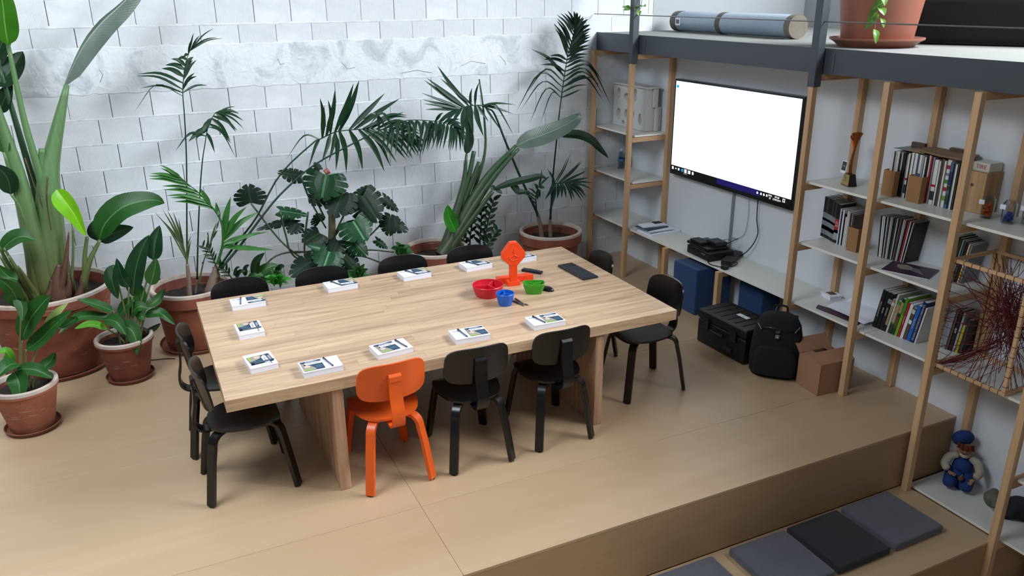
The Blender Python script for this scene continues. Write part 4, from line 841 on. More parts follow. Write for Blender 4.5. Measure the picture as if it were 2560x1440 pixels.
['l','leaf',[[-3.272,-.9,.482],[-3.246,-.927,.558],[-3.217,-.954,.615]],.058,'green',.6,1,.25],
['l','leaf',[[-3.272,-.9,.482],[-3.245,-.871,.465],[-3.217,-.843,.408]],.059,'green',.6,1,.25]],
'J':[
['l','leaf',[[-2.79,-.62,.541],[-2.756,-.62,.582],[-2.719,-.62,.577]],.073,'green',.6,1,.25],
['l','leaf',[[-2.79,-.62,.541],[-2.808,-.6,.57],[-2.833,-.579,.549]],.073,'green',.6,1,.25],
['l','leaf',[[-2.79,-.62,.541],[-2.792,-.65,.618],[-2.796,-.68,.655]],.072,'green',.6,1,.25],
['l','leaf',[[-2.79,-.62,.541],[-2.756,-.596,.555],[-2.72,-.572,.518]],.073,'green',.6,1,.25],
['l','leaf',[[-2.79,-.62,.541],[-2.833,-.625,.599],[-2.885,-.63,.614]],.072,'green',.6,1,.25],
['l','leaf',[[-2.79,-.62,.541],[-2.751,-.636,.601],[-2.707,-.652,.619]],.073,'green',.6,1,.25],
['l','leaf',[[-2.79,-.62,.541],[-2.794,-.591,.549],[-2.803,-.562,.504]],.073,'green',.6,1,.25],
['l','leaf',[[-2.79,-.62,.541],[-2.819,-.647,.627],[-2.854,-.673,.676]],.072,'green',.6,1,.25],
['l','leaf',[[-2.79,-.62,.541],[-2.729,-.61,.563],[-2.662,-.599,.535]],.073,'green',.6,1,.25]],
'Z':[
['s','stem',[[-1.926,-.4,.253],[-1.916,-.4,.499],[-1.898,-.4,.7],[-1.891,-.4,.85]],.01,.005,'stalkd'],
['l','leaf',[[-1.917,-.4,.466],[-1.949,-.39,.508],[-1.981,-.38,.541]],.035,'dark',.2,1,.2],
['l','leaf',[[-1.915,-.4,.502],[-1.873,-.376,.52],[-1.831,-.352,.53]],.035,'dark',.2,1,.2],
['l','leaf',[[-1.912,-.4,.537],[-1.947,-.4,.58],[-1.982,-.399,.615]],.035,'dark',.2,1,.2],
['l','leaf',[[-1.909,-.4,.572],[-1.872,-.383,.592],[-1.834,-.366,.603]],.035,'dark',.2,1,.2],
['l','leaf',[[-1.906,-.4,.607],[-1.937,-.394,.646],[-1.967,-.388,.677]],.035,'dark',.2,1,.2],
['l','leaf',[[-1.903,-.4,.642],[-1.868,-.388,.663],[-1.832,-.377,.677]],.035,'dark',.2,1,.2],
['l','leaf',[[-1.9,-.4,.677],[-1.928,-.401,.711],[-1.956,-.402,.738]],.035,'dark',.2,1,.2],
['l','leaf',[[-1.898,-.4,.711],[-1.869,-.407,.74],[-1.84,-.414,.76]],.035,'dark',.2,1,.2],
['l','leaf',[[-1.896,-.4,.746],[-1.926,-.388,.786],[-1.956,-.375,.817]],.035,'dark',.2,1,.2],
['l','leaf',[[-1.894,-.4,.781],[-1.86,-.41,.815],[-1.825,-.42,.841]],.035,'dark',.2,1,.2],
['l','leaf',[[-1.892,-.4,.816],[-1.921,-.395,.852],[-1.949,-.39,.879]],.035,'dark',.2,1,.2],
['l','leaf',[[-1.891,-.4,.85],[-1.862,-.404,.876],[-1.834,-.409,.895]],.035,'dark',.2,1,.2],
['s','stem',[[-1.921,-.45,.267],[-1.886,-.45,.509],[-1.839,-.45,.724],[-1.785,-.45,.897]],.01,.005,'stalkd'],
['l','leaf',[[-1.888,-.45,.495],[-1.913,-.437,.54],[-1.938,-.425,.577]],.039,'dark',.2,1,.2],
['l','leaf',[[-1.882,-.45,.527],[-1.842,-.46,.555],[-1.803,-.47,.575]],.039,'dark',.2,1,.2],
['l','leaf',[[-1.875,-.45,.559],[-1.897,-.436,.6],[-1.92,-.421,.632]],.039,'dark',.2,1,.2],
['l','leaf',[[-1.868,-.45,.59],[-1.828,-.453,.615],[-1.787,-.456,.632]],.039,'dark',.2,1,.2],
['l','leaf',[[-1.862,-.45,.622],[-1.896,-.474,.668],[-1.93,-.498,.706]],.039,'dark',.2,1,.2],
['l','leaf',[[-1.855,-.45,.653],[-1.801,-.428,.672],[-1.747,-.407,.682]],.039,'dark',.2,1,.2],
['l','leaf',[[-1.848,-.45,.684],[-1.867,-.437,.721],[-1.887,-.424,.749]],.039,'dark',.2,1,.2],
['l','leaf',[[-1.841,-.45,.716],[-1.8,-.444,.736],[-1.759,-.437,.749]],.039,'dark',.2,1,.2],
['l','leaf',[[-1.832,-.45,.746],[-1.866,-.459,.795],[-1.899,-.468,.835]],.038,'dark',.2,1,.2],
['l','leaf',[[-1.823,-.45,.776],[-1.788,-.462,.803],[-1.752,-.474,.823]],.039,'dark',.2,1,.2],
['l','leaf',[[-1.814,-.45,.807],[-1.851,-.473,.855],[-1.888,-.497,.895]],.038,'dark',.2,1,.2],
['l','leaf',[[-1.804,-.45,.837],[-1.772,-.461,.861],[-1.741,-.471,.878]],.039,'dark',.2,1,.2],
['l','leaf',[[-1.795,-.45,.867],[-1.833,-.468,.918],[-1.871,-.487,.961]],.038,'dark',.2,1,.2],
['l','leaf',[[-1.785,-.45,.897],[-1.752,-.471,.927],[-1.719,-.491,.949]],.038,'dark',.2,1,.2],
['s','stem',[[-1.965,-.35,.244],[-2.002,-.35,.457],[-1.975,-.35,.657],[-1.928,-.35,.871]],.01,.005,'stalkd'],
['l','leaf',[[-2,-.35,.473],[-2.039,-.367,.519],[-2.079,-.383,.557]],.031,'dark',.2,1,.2],
['l','leaf',[[-1.995,-.35,.51],[-1.973,-.364,.538],[-1.95,-.379,.558]],.031,'dark',.2,1,.2],
['l','leaf',[[-1.99,-.35,.547],[-2.019,-.342,.585],[-2.048,-.333,.614]],.031,'dark',.2,1,.2],
['l','leaf',[[-1.985,-.35,.584],[-1.949,-.35,.613],[-1.913,-.35,.634]],.031,'dark',.2,1,.2],
['l','leaf',[[-1.98,-.35,.621],[-2.008,-.358,.655],[-2.037,-.366,.682]],.031,'dark',.2,1,.2],
['l','leaf',[[-1.975,-.35,.657],[-1.933,-.325,.676],[-1.891,-.301,.687]],.031,'dark',.2,1,.2],
['l','leaf',[[-1.967,-.35,.693],[-1.998,-.363,.729],[-2.029,-.376,.757]],.031,'dark',.2,1,.2],
['l','leaf',[[-1.959,-.35,.729],[-1.932,-.369,.763],[-1.905,-.389,.789]],.031,'dark',.2,1,.2],
['l','leaf',[[-1.951,-.35,.765],[-1.988,-.36,.807],[-2.024,-.37,.841]],.031,'dark',.2,1,.2],
['l','leaf',[[-1.943,-.35,.8],[-1.907,-.342,.825],[-1.872,-.334,.841]],.031,'dark',.2,1,.2],
['l','leaf',[[-1.935,-.35,.836],[-1.976,-.371,.88],[-2.016,-.392,.916]],.031,'dark',.2,1,.2],
['l','leaf',[[-1.928,-.35,.871],[-1.899,-.366,.904],[-1.871,-.382,.929]],.031,'dark',.2,1,.2],
['s','stem',[[-1.965,-.55,.263],[-1.918,-.55,.46],[-1.853,-.55,.551],[-1.801,-.55,.62]],.01,.005,'stalkd'],
['l','leaf',[[-1.932,-.55,.402],[-1.961,-.574,.457],[-1.99,-.597,.504]],.038,'dark',.2,1,.2],
['l','leaf',[[-1.926,-.55,.427],[-1.888,-.566,.447],[-1.851,-.582,.459]],.039,'dark',.2,1,.2],
['l','leaf',[[-1.92,-.55,.453],[-1.946,-.573,.502],[-1.972,-.597,.542]],.038,'dark',.2,1,.2],
['l','leaf',[[-1.907,-.55,.475],[-1.872,-.559,.491],[-1.837,-.567,.499]],.039,'dark',.2,1,.2],
['l','leaf',[[-1.892,-.55,.496],[-1.91,-.545,.544],[-1.929,-.539,.585]],.038,'dark',.2,1,.2],
['l','leaf',[[-1.877,-.55,.517],[-1.827,-.525,.522],[-1.776,-.501,.52]],.039,'dark',.2,1,.2],
['l','leaf',[[-1.863,-.55,.538],[-1.885,-.564,.583],[-1.907,-.579,.619]],.038,'dark',.2,1,.2],
['l','leaf',[[-1.847,-.55,.559],[-1.79,-.527,.567],[-1.733,-.505,.567]],.039,'dark',.2,1,.2],
['l','leaf',[[-1.832,-.55,.579],[-1.841,-.526,.618],[-1.849,-.502,.649]],.039,'dark',.2,1,.2],
['l','leaf',[[-1.817,-.55,.6],[-1.772,-.53,.606],[-1.727,-.51,.605]],.039,'dark',.2,1,.2],
['l','leaf',[[-1.801,-.55,.62],[-1.817,-.542,.664],[-1.832,-.533,.7]],.038,'dark',.2,1,.2],
['s','stem',[[-1.986,-.45,.236],[-2.074,-.45,.413],[-2.111,-.45,.579]],.01,.005,'stalkd'],
['l','leaf',[[-2.045,-.45,.354],[-2.093,-.47,.386],[-2.14,-.49,.41]],.031,'dark',.2,1,.2],
['l','leaf',[[-2.059,-.45,.382],[-2.05,-.468,.421],[-2.042,-.486,.452]],.031,'dark',.2,1,.2],
['l','leaf',[[-2.072,-.45,.409],[-2.107,-.448,.431],[-2.141,-.445,.445]],.031,'dark',.2,1,.2],
['l','leaf',[[-2.08,-.45,.437],[-2.065,-.457,.476],[-2.05,-.464,.506]],.031,'dark',.2,1,.2],
['l','leaf',[[-2.086,-.45,.466],[-2.117,-.433,.484],[-2.149,-.416,.495]],.031,'dark',.2,1,.2],
['l','leaf',[[-2.092,-.45,.494],[-2.083,-.473,.54],[-2.073,-.496,.577]],.031,'dark',.2,1,.2],
['l','leaf',[[-2.098,-.45,.523],[-2.136,-.464,.548],[-2.173,-.478,.565]],.031,'dark',.2,1,.2],
['l','leaf',[[-2.105,-.45,.551],[-2.087,-.446,.583],[-2.07,-.443,.607]],.031,'dark',.2,1,.2],
['l','leaf',[[-2.111,-.45,.579],[-2.14,-.444,.598],[-2.17,-.438,.609]],.031,'dark',.2,1,.2],
['s','stem',[[-1.945,-.6,.234],[-1.838,-.6,.279],[-1.743,-.6,.306]],.01,.005,'stalkd'],
['l','leaf',[[-1.876,-.6,.263],[-1.868,-.607,.305],[-1.86,-.614,.339]],.035,'dark',.2,1,.2],
['l','leaf',[[-1.86,-.6,.27],[-1.808,-.578,.245],[-1.756,-.556,.212]],.035,'dark',.2,1,.2],
['l','leaf',[[-1.845,-.6,.276],[-1.837,-.608,.317],[-1.83,-.615,.349]],.035,'dark',.2,1,.2],
['l','leaf',[[-1.828,-.6,.282],[-1.789,-.614,.269],[-1.75,-.629,.249]],.035,'dark',.2,1,.2],
['l','leaf',[[-1.811,-.6,.287],[-1.808,-.615,.328],[-1.805,-.631,.362]],.035,'dark',.2,1,.2],
['l','leaf',[[-1.794,-.6,.292],[-1.745,-.588,.27],[-1.696,-.577,.241]],.035,'dark',.2,1,.2],
['l','leaf',[[-1.777,-.6,.296],[-1.764,-.6,.343],[-1.751,-.6,.381]],.035,'dark',.2,1,.2],
['l','leaf',[[-1.76,-.6,.301],[-1.73,-.61,.292],[-1.7,-.619,.275]],.035,'dark',.2,1,.2],
['l','leaf',[[-1.743,-.6,.306],[-1.733,-.605,.352],[-1.724,-.611,.389]],.035,'dark',.2,1,.2]]}
# ================================================================== POTS AND PLANTS
def pot(parent, R, r, h, mat='clay', rim='clay_rim', saucer=True, rimh=.09, soil=.07, lip=.02, sz=0):
    t = .018 if R > .25 else .012
    z0 = .022 if saucer else .001
    rm = h*.0+rimh
    prof = [(r, z0), (r+(R-lip-r)*.5, z0+(h-rm-z0)*.5), (R-lip, h-rm), (R-.002, h-rm+.004), (R, h-.028), (R-.001, h-.006), (R-.010, h), (R-t-.012, h-.003), (R-t-.02, h-.03), (R-t-.03, h-soil-.03)]
    mats = [mat, mat, mat, mat, rim, rim, rim, rim, 'clay_dark']
    b = B(); b.lathe(prof, 56, mat, mats=mats, cap1=False); p = obj('pot', b, parent, auto=True)
    n = 40; b = B(); k = b.mat('soil'); b.v.append((0, 0, h-soil))
    for ring in range(1, 6):
        for a in range(n):
            rr = (R-t-.026)*ring/5; b.v.append((rr*math.cos(2*PI*a/n), rr*math.sin(2*PI*a/n), h-soil+RND.uniform(-.008, .008)))
    for a in range(n): b.face([0, 1+a, 1+(a+1) % n], k)
    for ring in range(4):
        for a in range(n): b.face([1+ring*n+a, 1+(ring+1)*n+a, 1+(ring+1)*n+(a+1) % n, 1+ring*n+(a+1) % n], k)
    obj('soil', b, parent)
    if saucer:
        s = sz or r+.045
        obj('saucer', B().lathe([(s-.02, .0008), (s, .032), (s-.006, .036), (s-.016, .014), (.0, .0135)], 48, 'saucer_clay', cap1=False), parent, auto=True)
def leaf_mesh(pts, W, mat, tilt, asym, fold, wav):
    n = 14; P = catmull(pts, n+1); b = B(); k = b.mat('v_'+mat); cols = [-1, -.6, -.05, .05, .6, 1]
    nf = Vector((-.18, -.80, .35+tilt*1.3)).normalized()
    for j, p in enumerate(P):
        t = j/n; d = (P[min(j+1, n)]-P[max(j-1, 0)]).normalized()
        nn = (nf-d*nf.dot(d))
        if nn.length < .2: nn = Vector((0, 0, 1))-d*d.z
        nn.normalize(); s = d.cross(nn).normalized()
        wd = W*.5*(max(0, math.sin(PI*min(1, t**.72*.985+.012)))**.75)*(1 if t < .999 else 0)
        if j == 0: wd = W*.04
        for c in cols:
            a = c*(asym if c < 0 else 1)
            lift = abs(c)*fold*wd + wav*wd*math.sin(9*t+3*c+tilt*9)*abs(c)
            q = p+s*a*wd+nn*lift
            b.v.append(tuple(q)); b.uv[len(b.v)-1] = (c, t)
    m_ = len(cols)
    for j in range(n):
        for i in range(m_-1): b.face([j*m_+i, j*m_+i+1, (j+1)*m_+i+1, (j+1)*m_+i], k)
    return b
def mon_mesh(p0, p1, W, mat):
    """split leaf: heart outline, lobes cut between side veins, small holes near the midrib"""
    p0, p1 = Vector(p0), Vector(p1); L = (p1-p0).length; d = (p1-p0).normalized(); L = max(L, W*.62)
    nf = Vector((-.15, -.75, .65)).normalized(); nn = nf-d*nf.dot(d)
    if nn.length < .25: nn = Vector((0, -.3, 1)) - d*d.dot(Vector((0, -.3, 1)))
    nn.normalize(); s = d.cross(nn).normalized()
    b = B(); k = b.mat('v_'+mat); N_ = 5
    def pt(a, t):  # a: signed half width 0..1, t: along
        z = -.22*a*a*W-.18*(max(0, t-.35)**2)*L+.05*W*abs(a)
        return tuple(p0+d*(t*L)+s*(a*W*.5)+nn*z)
    for sd in (-1, 1):
        # outline angle param: lobes fan from the base backwards to the tip
        for i in range(N_):
            u0, u1 = i/N_, (i+1)/N_
            m0, m1 = .02+.80*u0, .02+.80*u1   # where the lobe leaves the midrib
            def out(u, fr):
                # outline point for u in 0..1 (back lobe to tip); fr = fraction from midrib
                ang = math.radians(118-150*u**.9 if u < 1 else -32)
                x = math.cos(math.radians(-62+62*u*1.05)) if u < .5 else math.cos((u-.5)*PI*.93)
                ww = (.55+.45*math.sin(PI*min(1, .25+u*.75)))*math.sin(PI*min(.985, .22+.78*u))**.6
                tt = -.22+1.22*u**.85
                mt = .02+.80*u
                return sd*ww*fr, mt+(tt-mt)*fr**1.3
            gap = .12
            fr = [0, .18, .45, .75, 1.0]
            i0 = len(b.v)
            for f_ in fr:
                g = gap*(0 if f_ <= .45 else ((f_-.45)/.55))/N_
                ua, ub = u0+g*.5, u1-g*.5
                if f_ == 1.0: ua += .10/N_; ub -= .04/N_
                um = (ua+ub)/2
                for uu in (ua, um, ub):
                    a, t = out(uu, f_ if not (f_ == 1.0 and uu == um) else 1.04); b.v.append(pt(a, t)); b.uv[len(b.v)-1] = (a if f_ else 0, uu)
            for q in range(4):
                for e in range(2):
                    a = i0+q*3+e; b.face([a, a+1, a+4, a+3], k)
    return b
CEN = dict(A=(-5.62, -.50, 0), B=(-5.13, -1.014, 0), C=(-5.752, -1.56, 0), D=(-4.587, -.541, 0), E=(-2.414, -.5, 0), F=(-1.134, -.4, 0),
           M=(-3.30, -.52, 0), G=(-4.03, -.84, 0), H=(-3.80, -1.17, 0), I=(-3.12, -.95, 0), J=(-2.88, -.66, 0), Z=(-1.92, -.40, 0))
INFO = dict(
 A=('potted_palm', 'giant broad-leaved plant with thick green stalks in the largest terracotta pot, far left', 'plant', (.47, .337, .669)),
 B=('potted_plant', 'glossy broad-leaved plant in the smaller terracotta pot between the two big left pots', 'plant', (.208, .14, .348)),
 C=('potted_plant', 'broad-leaved plant in the terracotta pot nearest the camera at the left edge', 'plant', (.206, .135, .345)),
 D=('potted_palm', 'tall palm with long arching fronds in a terracotta pot behind the left table corner', 'plant', (.32, .25, .523)),
 E=('potted_plant', 'large paddle-leaved plant with cut stalks in a wide white-rimmed pot behind the table', 'plant', (.305, .2, .531)),
 F=('potted_palm', 'palm with two thin trunks in the chalky terracotta pot by the shelves', 'plant', (.32, .24, .508)),
 M=('potted_monstera', 'bushy dark green split-leaf plant behind the middle of the table', 'plant', (.2, .15, .30)),
 G=('potted_plant', 'low plant with upright folded leaves behind the two leftmost back chairs', 'plant', (.15, .11, .24)),
 H=('potted_plant', 'small bright green rosette plant peeping between the two left back chairs', 'plant', (.12, .09, .2)),
 I=('potted_plant', 'small bright leafy plant between the second and third back chairs', 'plant', (.15, .11, .28)),
 J=('potted_plant', 'low green leafy plant touching the wide white-rimmed pot', 'plant', (.10, .08, .36)),
 Z=('potted_plant', 'dark plant with upright stems of small oval leaves between the wide pots', 'plant', (.14, .10, .25)))
for key, ents in PLANT.items():
    nm, lab, cat, (R, r, h) = INFO[key]; c = Vector(CEN[key])
    t = thing(nm, lab, cat, c)
    dark = key in 'DF'
    if key in 'ABCDEF':
        pot(t, R, r, h, 'clay_light' if key == 'C' else ('clay_dark' if key == 'B' else 'clay'), rimh=(.05 if R < .25 else .12) if key != 'A' else .10, soil=.06 if R < .25 else .11,
            lip=.012 if R < .25 else .03, sz={'A': .40, 'B': .175, 'C': .175, 'D': .31}.get(key, 0))
    else: pot(t, R, r, h, 'clay_dark', 'clay', saucer=True, rimh=.05, soil=.03, lip=.012)
    sub = lambda P: [Vector(p)-c for p in P]
    for e in ents:
        if e[0] == 's':
            P = catmull(sub(e[2]), 16); r0, r1 = e[3], e[4]
            if P[0].z > h-.1 and e[1] in ('trunk', 'husk') or (P[0].z > h-.12 and P[0].z < h+.25 and math.hypot(P[0].x, P[0].y) < R): P = [Vector((P[0].x*.9, P[0].y*.9, h-.10))]+P
            obj(e[1], B().tube(P, r0, 9, 'v_'+e[5], r1), t, smooth=True)
        elif e[0] == 'l':
            b = leaf_mesh(sub(e[2]), e[3], e[4], e[5], e[6], e[7], RND.uniform(.02, .09)); obj('leaf', b, t, smooth=True, merge=False)
        elif e[0] == 'm':
            b = mon_mesh(Vector(e[2])-c, Vector(e[3])-c, e[4], e[5]); obj('leaf', b, t, smooth=False, merge=False)
        elif e[0] == 'f':
            P = catmull(sub(e[2]), 40); b = B(); b.tube(P, e[3]*.55, 7, 'v_'+e[5], .0018); fr = obj('frond', b, t, smooth=True)
            for L in e[4]:
                tt, x, y, z, wd = L[:5]; sg = L[5] if len(L) > 5 else 0
                k = min(39, int(tt*39)); a = P[k]; q = Vector((x, y, z))-c; q.y = min(q.y, -.03-c.y); dv = q-a; ln = dv.length
                along = (P[min(k+1, 39)]-P[max(k-1, 0)]).normalized()
                mid = a+dv*.5+along*ln*.06+Vector((0, 0, ln*(e[6]*.6-sg*.9)))
                Q = catmull([a, mid, q], 9); lb = B(); kk = lb.mat('v_'+e[5])
                nf = Vector((-.2, -.8, .5)).normalized()
                for j, p in enumerate(Q):
                    u = j/8; d = (Q[min(j+1, 8)]-Q[max(j-1, 0)]).normalized(); nn = nf-d*nf.dot(d)
                    if nn.length < .15: nn = Vector((.3, 0, 1))
                    nn.normalize(); s = d.cross(nn).normalized(); hw = wd*.5*(.35+.65*min(1, u*4))*(1-max(0, (u-.35)/.65)**1.6) + .0004
                    for cc, lf in ((-1, .25), (0, 0), (1, .25)):
                        lb.v.append(tuple(p+s*cc*hw+nn*lf*hw)); lb.uv[len(lb.v)-1] = (cc, u)
                for j in range(8):
                    for i in (0, 1): lb.face([j*3+i, j*3+i+1, j*3+i+4, j*3+i+3], kk)
                obj('leaflet', lb, fr, smooth=True, merge=False)
# ================================================================== THINGS ON THE TABLE
TZ = .7403
def kit(i, x, y, ang, w, d, label, layout):
    """thick white boxed booklet, with a printed leaflet and a pen lying on it"""
    t = thing('boxed_booklet', label, 'booklet', (x, y, TZ), math.radians(ang), 'white boxed booklets on the table')
    h = .036
    obj('box_body', B().box(-w/2+.001, w/2-.001, -d/2+.001, d/2-.001, 0, h-.007, 'paper_white'), t, bevel=.0008, seg=1)
    obj('box_lid', B().box(-w/2, w/2, -d/2, d/2, h-.0065, h, 'paper_white'), t, bevel=.0012, seg=2)
    lx, la, px, pa, fl = layout
    # small print on the lid
    pr = B(); 
    for k in range(3): pr.box(-w/2+.012, -w/2+.012+.02+.008*k, -.05+k*.012, -.048+k*.012, h, h+.0002, 'paper_grey')
    obj('print', pr, t)
    text('lettering', 'Europe', .018, Matrix.Translation((-w*.30, d*.30*(-1 if fl else 1), h+.0002)) @ Matrix.Rotation(PI if fl else 0, 4, 'Z'), 'ink', t)
    # leaflet
    Mw = Matrix.Translation((x, y, TZ)) @ Matrix.Rotation(math.radians(ang), 4, 'Z')
    c = Mw @ Vector((lx, 0, h+.0008))
    lf = thing('leaflet', label.replace('white boxed booklet', 'navy leaflet on the booklet'), 'leaflet', c, math.radians(ang+la), 'navy printed leaflets')
    W, H = .118, .128
    k = B(); k.box(-W/2, W/2, -H/2, H/2, 0, .0009, 'navy')
    obj('sheet', k, lf)
    e = .0010
    def flat(nm, poly, m, z=e):
        obj(nm, B().prism(poly, z, z+.0002, m), lf)
    flat('title_band', [(-W/2+.012, .012), (W/2-.001, .012), (W/2-.001, .040), (-W/2+.02, .040)], 'paper_white')
    flat('picture', [(-W/2, -.062), (.012, -.062), (.004, -.03), (-.012, .0), (-.03, .012), (-.046, .036), (-W/2, .048)], 'print_grey')
    flat('picture_tint', [(-W/2, -.062), (-.0, -.062), (-.02, -.047), (-.045, -.05), (-W/2, -.035)], 'lime_print', e+.0003)
    flat('picture_tint', [(-.045, -.028), (-.02, -.024), (-.012, -.004), (-.034, .010), (-.05, -.006)], 'print_pink', e+.0003)
    flat('info_panel', [(.012, -.045), (W/2-.008, -.045), (W/2-.008, -.006), (.012, -.006)], 'navy2', e+.0001)
    for q in range(3): flat('print_line', [(-.03, .050+q*.0045-.002), (.04-.01*q, .050+q*.0045-.002), (.04-.01*q, .0515+q*.0045-.002), (-.03, .0515+q*.0045-.002)], 'paper_white')
    text('lettering', 'F Europe', .018, Matrix.Translation((.008, .026, e+.0003)), 'ink', lf)
    # pen
    if px is not None:
        c = Mw @ Vector((px, 0, h+.0052+(.0012 if abs(px-lx) < .062 else 0)))
        p = thing('pen', label.replace('white boxed booklet', 'black pen on the booklet'), 'pen', c, math.radians(ang+pa), 'pens on the booklets')
        obj('barrel', B().tube([(0, -.062, 0), (0, .05, 0)], .0045, 10, 'pen_clear'), p, smooth=False)
        obj('tip', B().tube([(0, -.062, 0), (0, -.074, -.001)], .0042, 10, 'pen_black', .001), p)
        obj('cap', B().tube([(0, .045, 0), (0, .064, 0)], .005, 10, 'pen_black'), p)
        obj('clip', B().box(-.0016, .0016, .015, .062, .0045, .0062, 'pen_black'), p)
L_top = (.055, 180, -.035, 20, 0)
for i, (x, y, a, w, d, lay, lab) in enumerate([
    (-4.291, -1.85, 0, .224, .150, (.055, 180, -.045, -8, 0), 'white boxed booklet at the far left table corner, back row'),
    (-3.625, -1.79, 2, .222, .150, (.055, 180, -.03, 22, 0), 'white boxed booklet in the back row, second from the left table end'),
    (-3.059, -1.80, 2.5, .222, .150, (.055, 180, -.025, 24, 0), 'white boxed booklet in the back row, midway along the table'),
    (-2.556, -1.81, 3, .222, .150, (.045, 180, -.03, 24, 0), 'white boxed booklet in the back row just left of the orange stand'),
    (-2.16, -1.80, 1.6, .222, .150, (.045, 180, -.03, 24, 0), 'white boxed booklet in the back row half hidden behind the orange stand'),
    (-4.354, -2.359, 91.6, .200, .158, (.035, 180, -.035, 0, 1), 'white boxed booklet at the left table end, farther of the two'),
    (-4.368, -2.88, 95, .200, .158, (.0, 183, -.05, 6, 1), 'white boxed booklet at the left table end, nearest the corner'),
    (-4.067, -3.095, 1.6, .225, .150, (-.045, 0, .045, 10, 0), 'white boxed booklet in the front row left of the orange chair'),
    (-3.63, -3.04, 5, .222, .155, (-.025, 4, .065, 10, 0), 'white boxed booklet right above the orange chair'),
    (-3.127, -3.055, -3, .224, .155, (.048, 0, -.045, 8, 0), 'white boxed booklet above the middle black front chair'),
    (-2.60, -3.07, -2, .224, .155, (.045, 0, -.045, 14, 0), 'white boxed booklet above the right-hand front chair')]):
    kit(i, x, y, a, w, d, lab, lay)
# cups with three inner fins
def cup(nm, label, mat, loc, r0, r1, h, rz, shape=None, spokes=3, sq=1.0, group=None):
    t = thing(nm, label, 'desk organizer', loc, rz, group)
    n = 48
    def R(a, r):
        if shape == 'tri':
            e = 5; c, s = math.cos(a), math.sin(a); k = (abs(c)**e+abs(s)**e)**(-1/e); return (c*k*r, s*k*r*sq)
        return (math.cos(a)*r, math.sin(a)*r*sq)
    b = B(); k = b.mat(mat); prof = [(r0*.93, 0), (r0, .008), (r0+(r1-r0)*.8, h*.7), (r1, h-.004), (r1-.003, h), (r1-.006, h-.002), (r1-.008, h*.7), (r0-.006, .012), (0.001, .010)]
    for r, z in prof:
        for a in range(n): p = R(2*PI*a/n, r); b.v.append((p[0], p[1], z))
    for j in range(len(prof)-1):
        for a in range(n): b.face([j*n+a, j*n+(a+1) % n, (j+1)*n+(a+1) % n, (j+1)*n+a], k)
    b.face([a for a in range(n)][::-1], k)
    obj('body', b, t, auto=True)
    for q in range(spokes):
        a = 2*PI*q/spokes+.5
        k_ = (sq if sq < 1 and q else 1); obj('divider', B().prism([(0, .011), (r0*.9*k_, .011), (r1*.9*k_, h-.008), (0, h-.008)], -.003, .003, mat, M=Matrix.Rotation(a, 4, 'Z'), axis=1), t)
    return t
cup('desk_organizer', 'wide round red organizer cup with three inner dividers', 'red_plastic', (-2.715, -2.415, TZ), .092, .112, .083, .3)
cup('pen_cup', 'small blue organizer cup with three inner dividers', 'blue_plastic', (-2.685, -2.64, TZ), .047, .064, .088, .9, sq=1.0)
cup('pen_cup', 'green rounded-box organizer cup with inner dividers', 'green_plastic', (-2.405, -2.525, TZ), .058, .078, .082, -.42, shape='tri', sq=.62)
# orange stand
t = thing('award_stand', 'bright orange diamond-shaped stand on a foot beside the red cup', 'stand', (-2.465, -2.30, TZ), -.1)
obj('foot', B().box(-.047, .047, -.035, .11, 0, .035, 'orange_plastic'), t, bevel=.003)
obj('wing', B().prism([(-.115, .04), (.18, .04), (.16, .10), (-.10, .10)], .002, .045, 'orange_plastic'), t, bevel=.003)
obj('post', B().box(-.027, .027, -.03, .012, .03, .17, 'orange_plastic'), t, bevel=.003)
hexa = [(-.027, .155), (.027, .155), (.088, .215), (.088, .255), (.026, .335), (-.026, .335), (-.088, .255), (-.088, .215)]
obj('diamond_head', B().prism([(x, z) for x, z in hexa][::-1], -.032, .014, 'orange_plastic', axis=1), t, bevel=.004)
ring = B(); ring.tube([(math.cos(a)*.042, -.0325, .24+math.sin(a)*.042) for a in [PI*1.1+i*PI*.8/12 for i in range(13)]], .003, 6, 'orange_plastic')
obj('relief', ring, t)
for a in (PI/2, PI/2+2.1, PI/2-2.1): obj('relief', B().tube([(0, -.0325, .24), (math.cos(a)*.026, -.034, .24+math.sin(a)*.026), (math.cos(a)*.045, -.0325, .24+math.sin(a)*.045)], .0032, 6, 'orange_plastic'), t)
# pens by the blue cup
for x, y, r, lab in [(-2.60, -2.655, .22, 'brown marker pen leaning out beside the blue cup'), (-2.575, -2.63, .05, 'slim brown pen lying right of the blue cup'), (-2.585, -2.665, .45, 'third thin pen beside the blue cup, nearest the green cup')]:
    p = thing('pen', lab, 'pen', (x, y, TZ+.0055), r)
    obj('barrel', B().tube([(0, -.07, 0), (0, .055, 0)], .005, 9, 'wrap_brown'), p); obj('tip', B().tube([(0, -.07, 0), (0, -.083, 0)], .0045, 9, 'brass', .001), p)
# mouse
t = thing('mouse', 'black computer mouse behind the green cup', 'mouse', (-2.29, -2.515, TZ), .5)
b = B(); b.ball((0, 0, 0), .055, 'pen_black', 18, 12, (.58, 1.0, .55)); b.v = [(x, y, max(z, .0008)) for x, y, z in b.v]
obj('body', b, t, auto=True, merge=True); obj('wheel', B().tube([(-.003, .032, .027), (.003, .032, .027)], .005, 10, 'key'), t)
# remote presenter
t = thing('remote_control', 'slim black clicker between the orange stand and the keyboard', 'remote', (-2.21, -2.115, TZ), 0.62)
obj('body', B().prism([(-.019, -.085), (.019, -.085), (.021, -.03), (.026, .02), (.02, .085), (-.02, .085), (-.026, .02), (-.021, -.03)], .0006, .02, 'pen_black'), t, bevel=.005)
for q in range(4): obj('button', B().box(-.009, .009, -.05+q*.028, -.034+q*.028, .0195, .0215, 'key'), t)
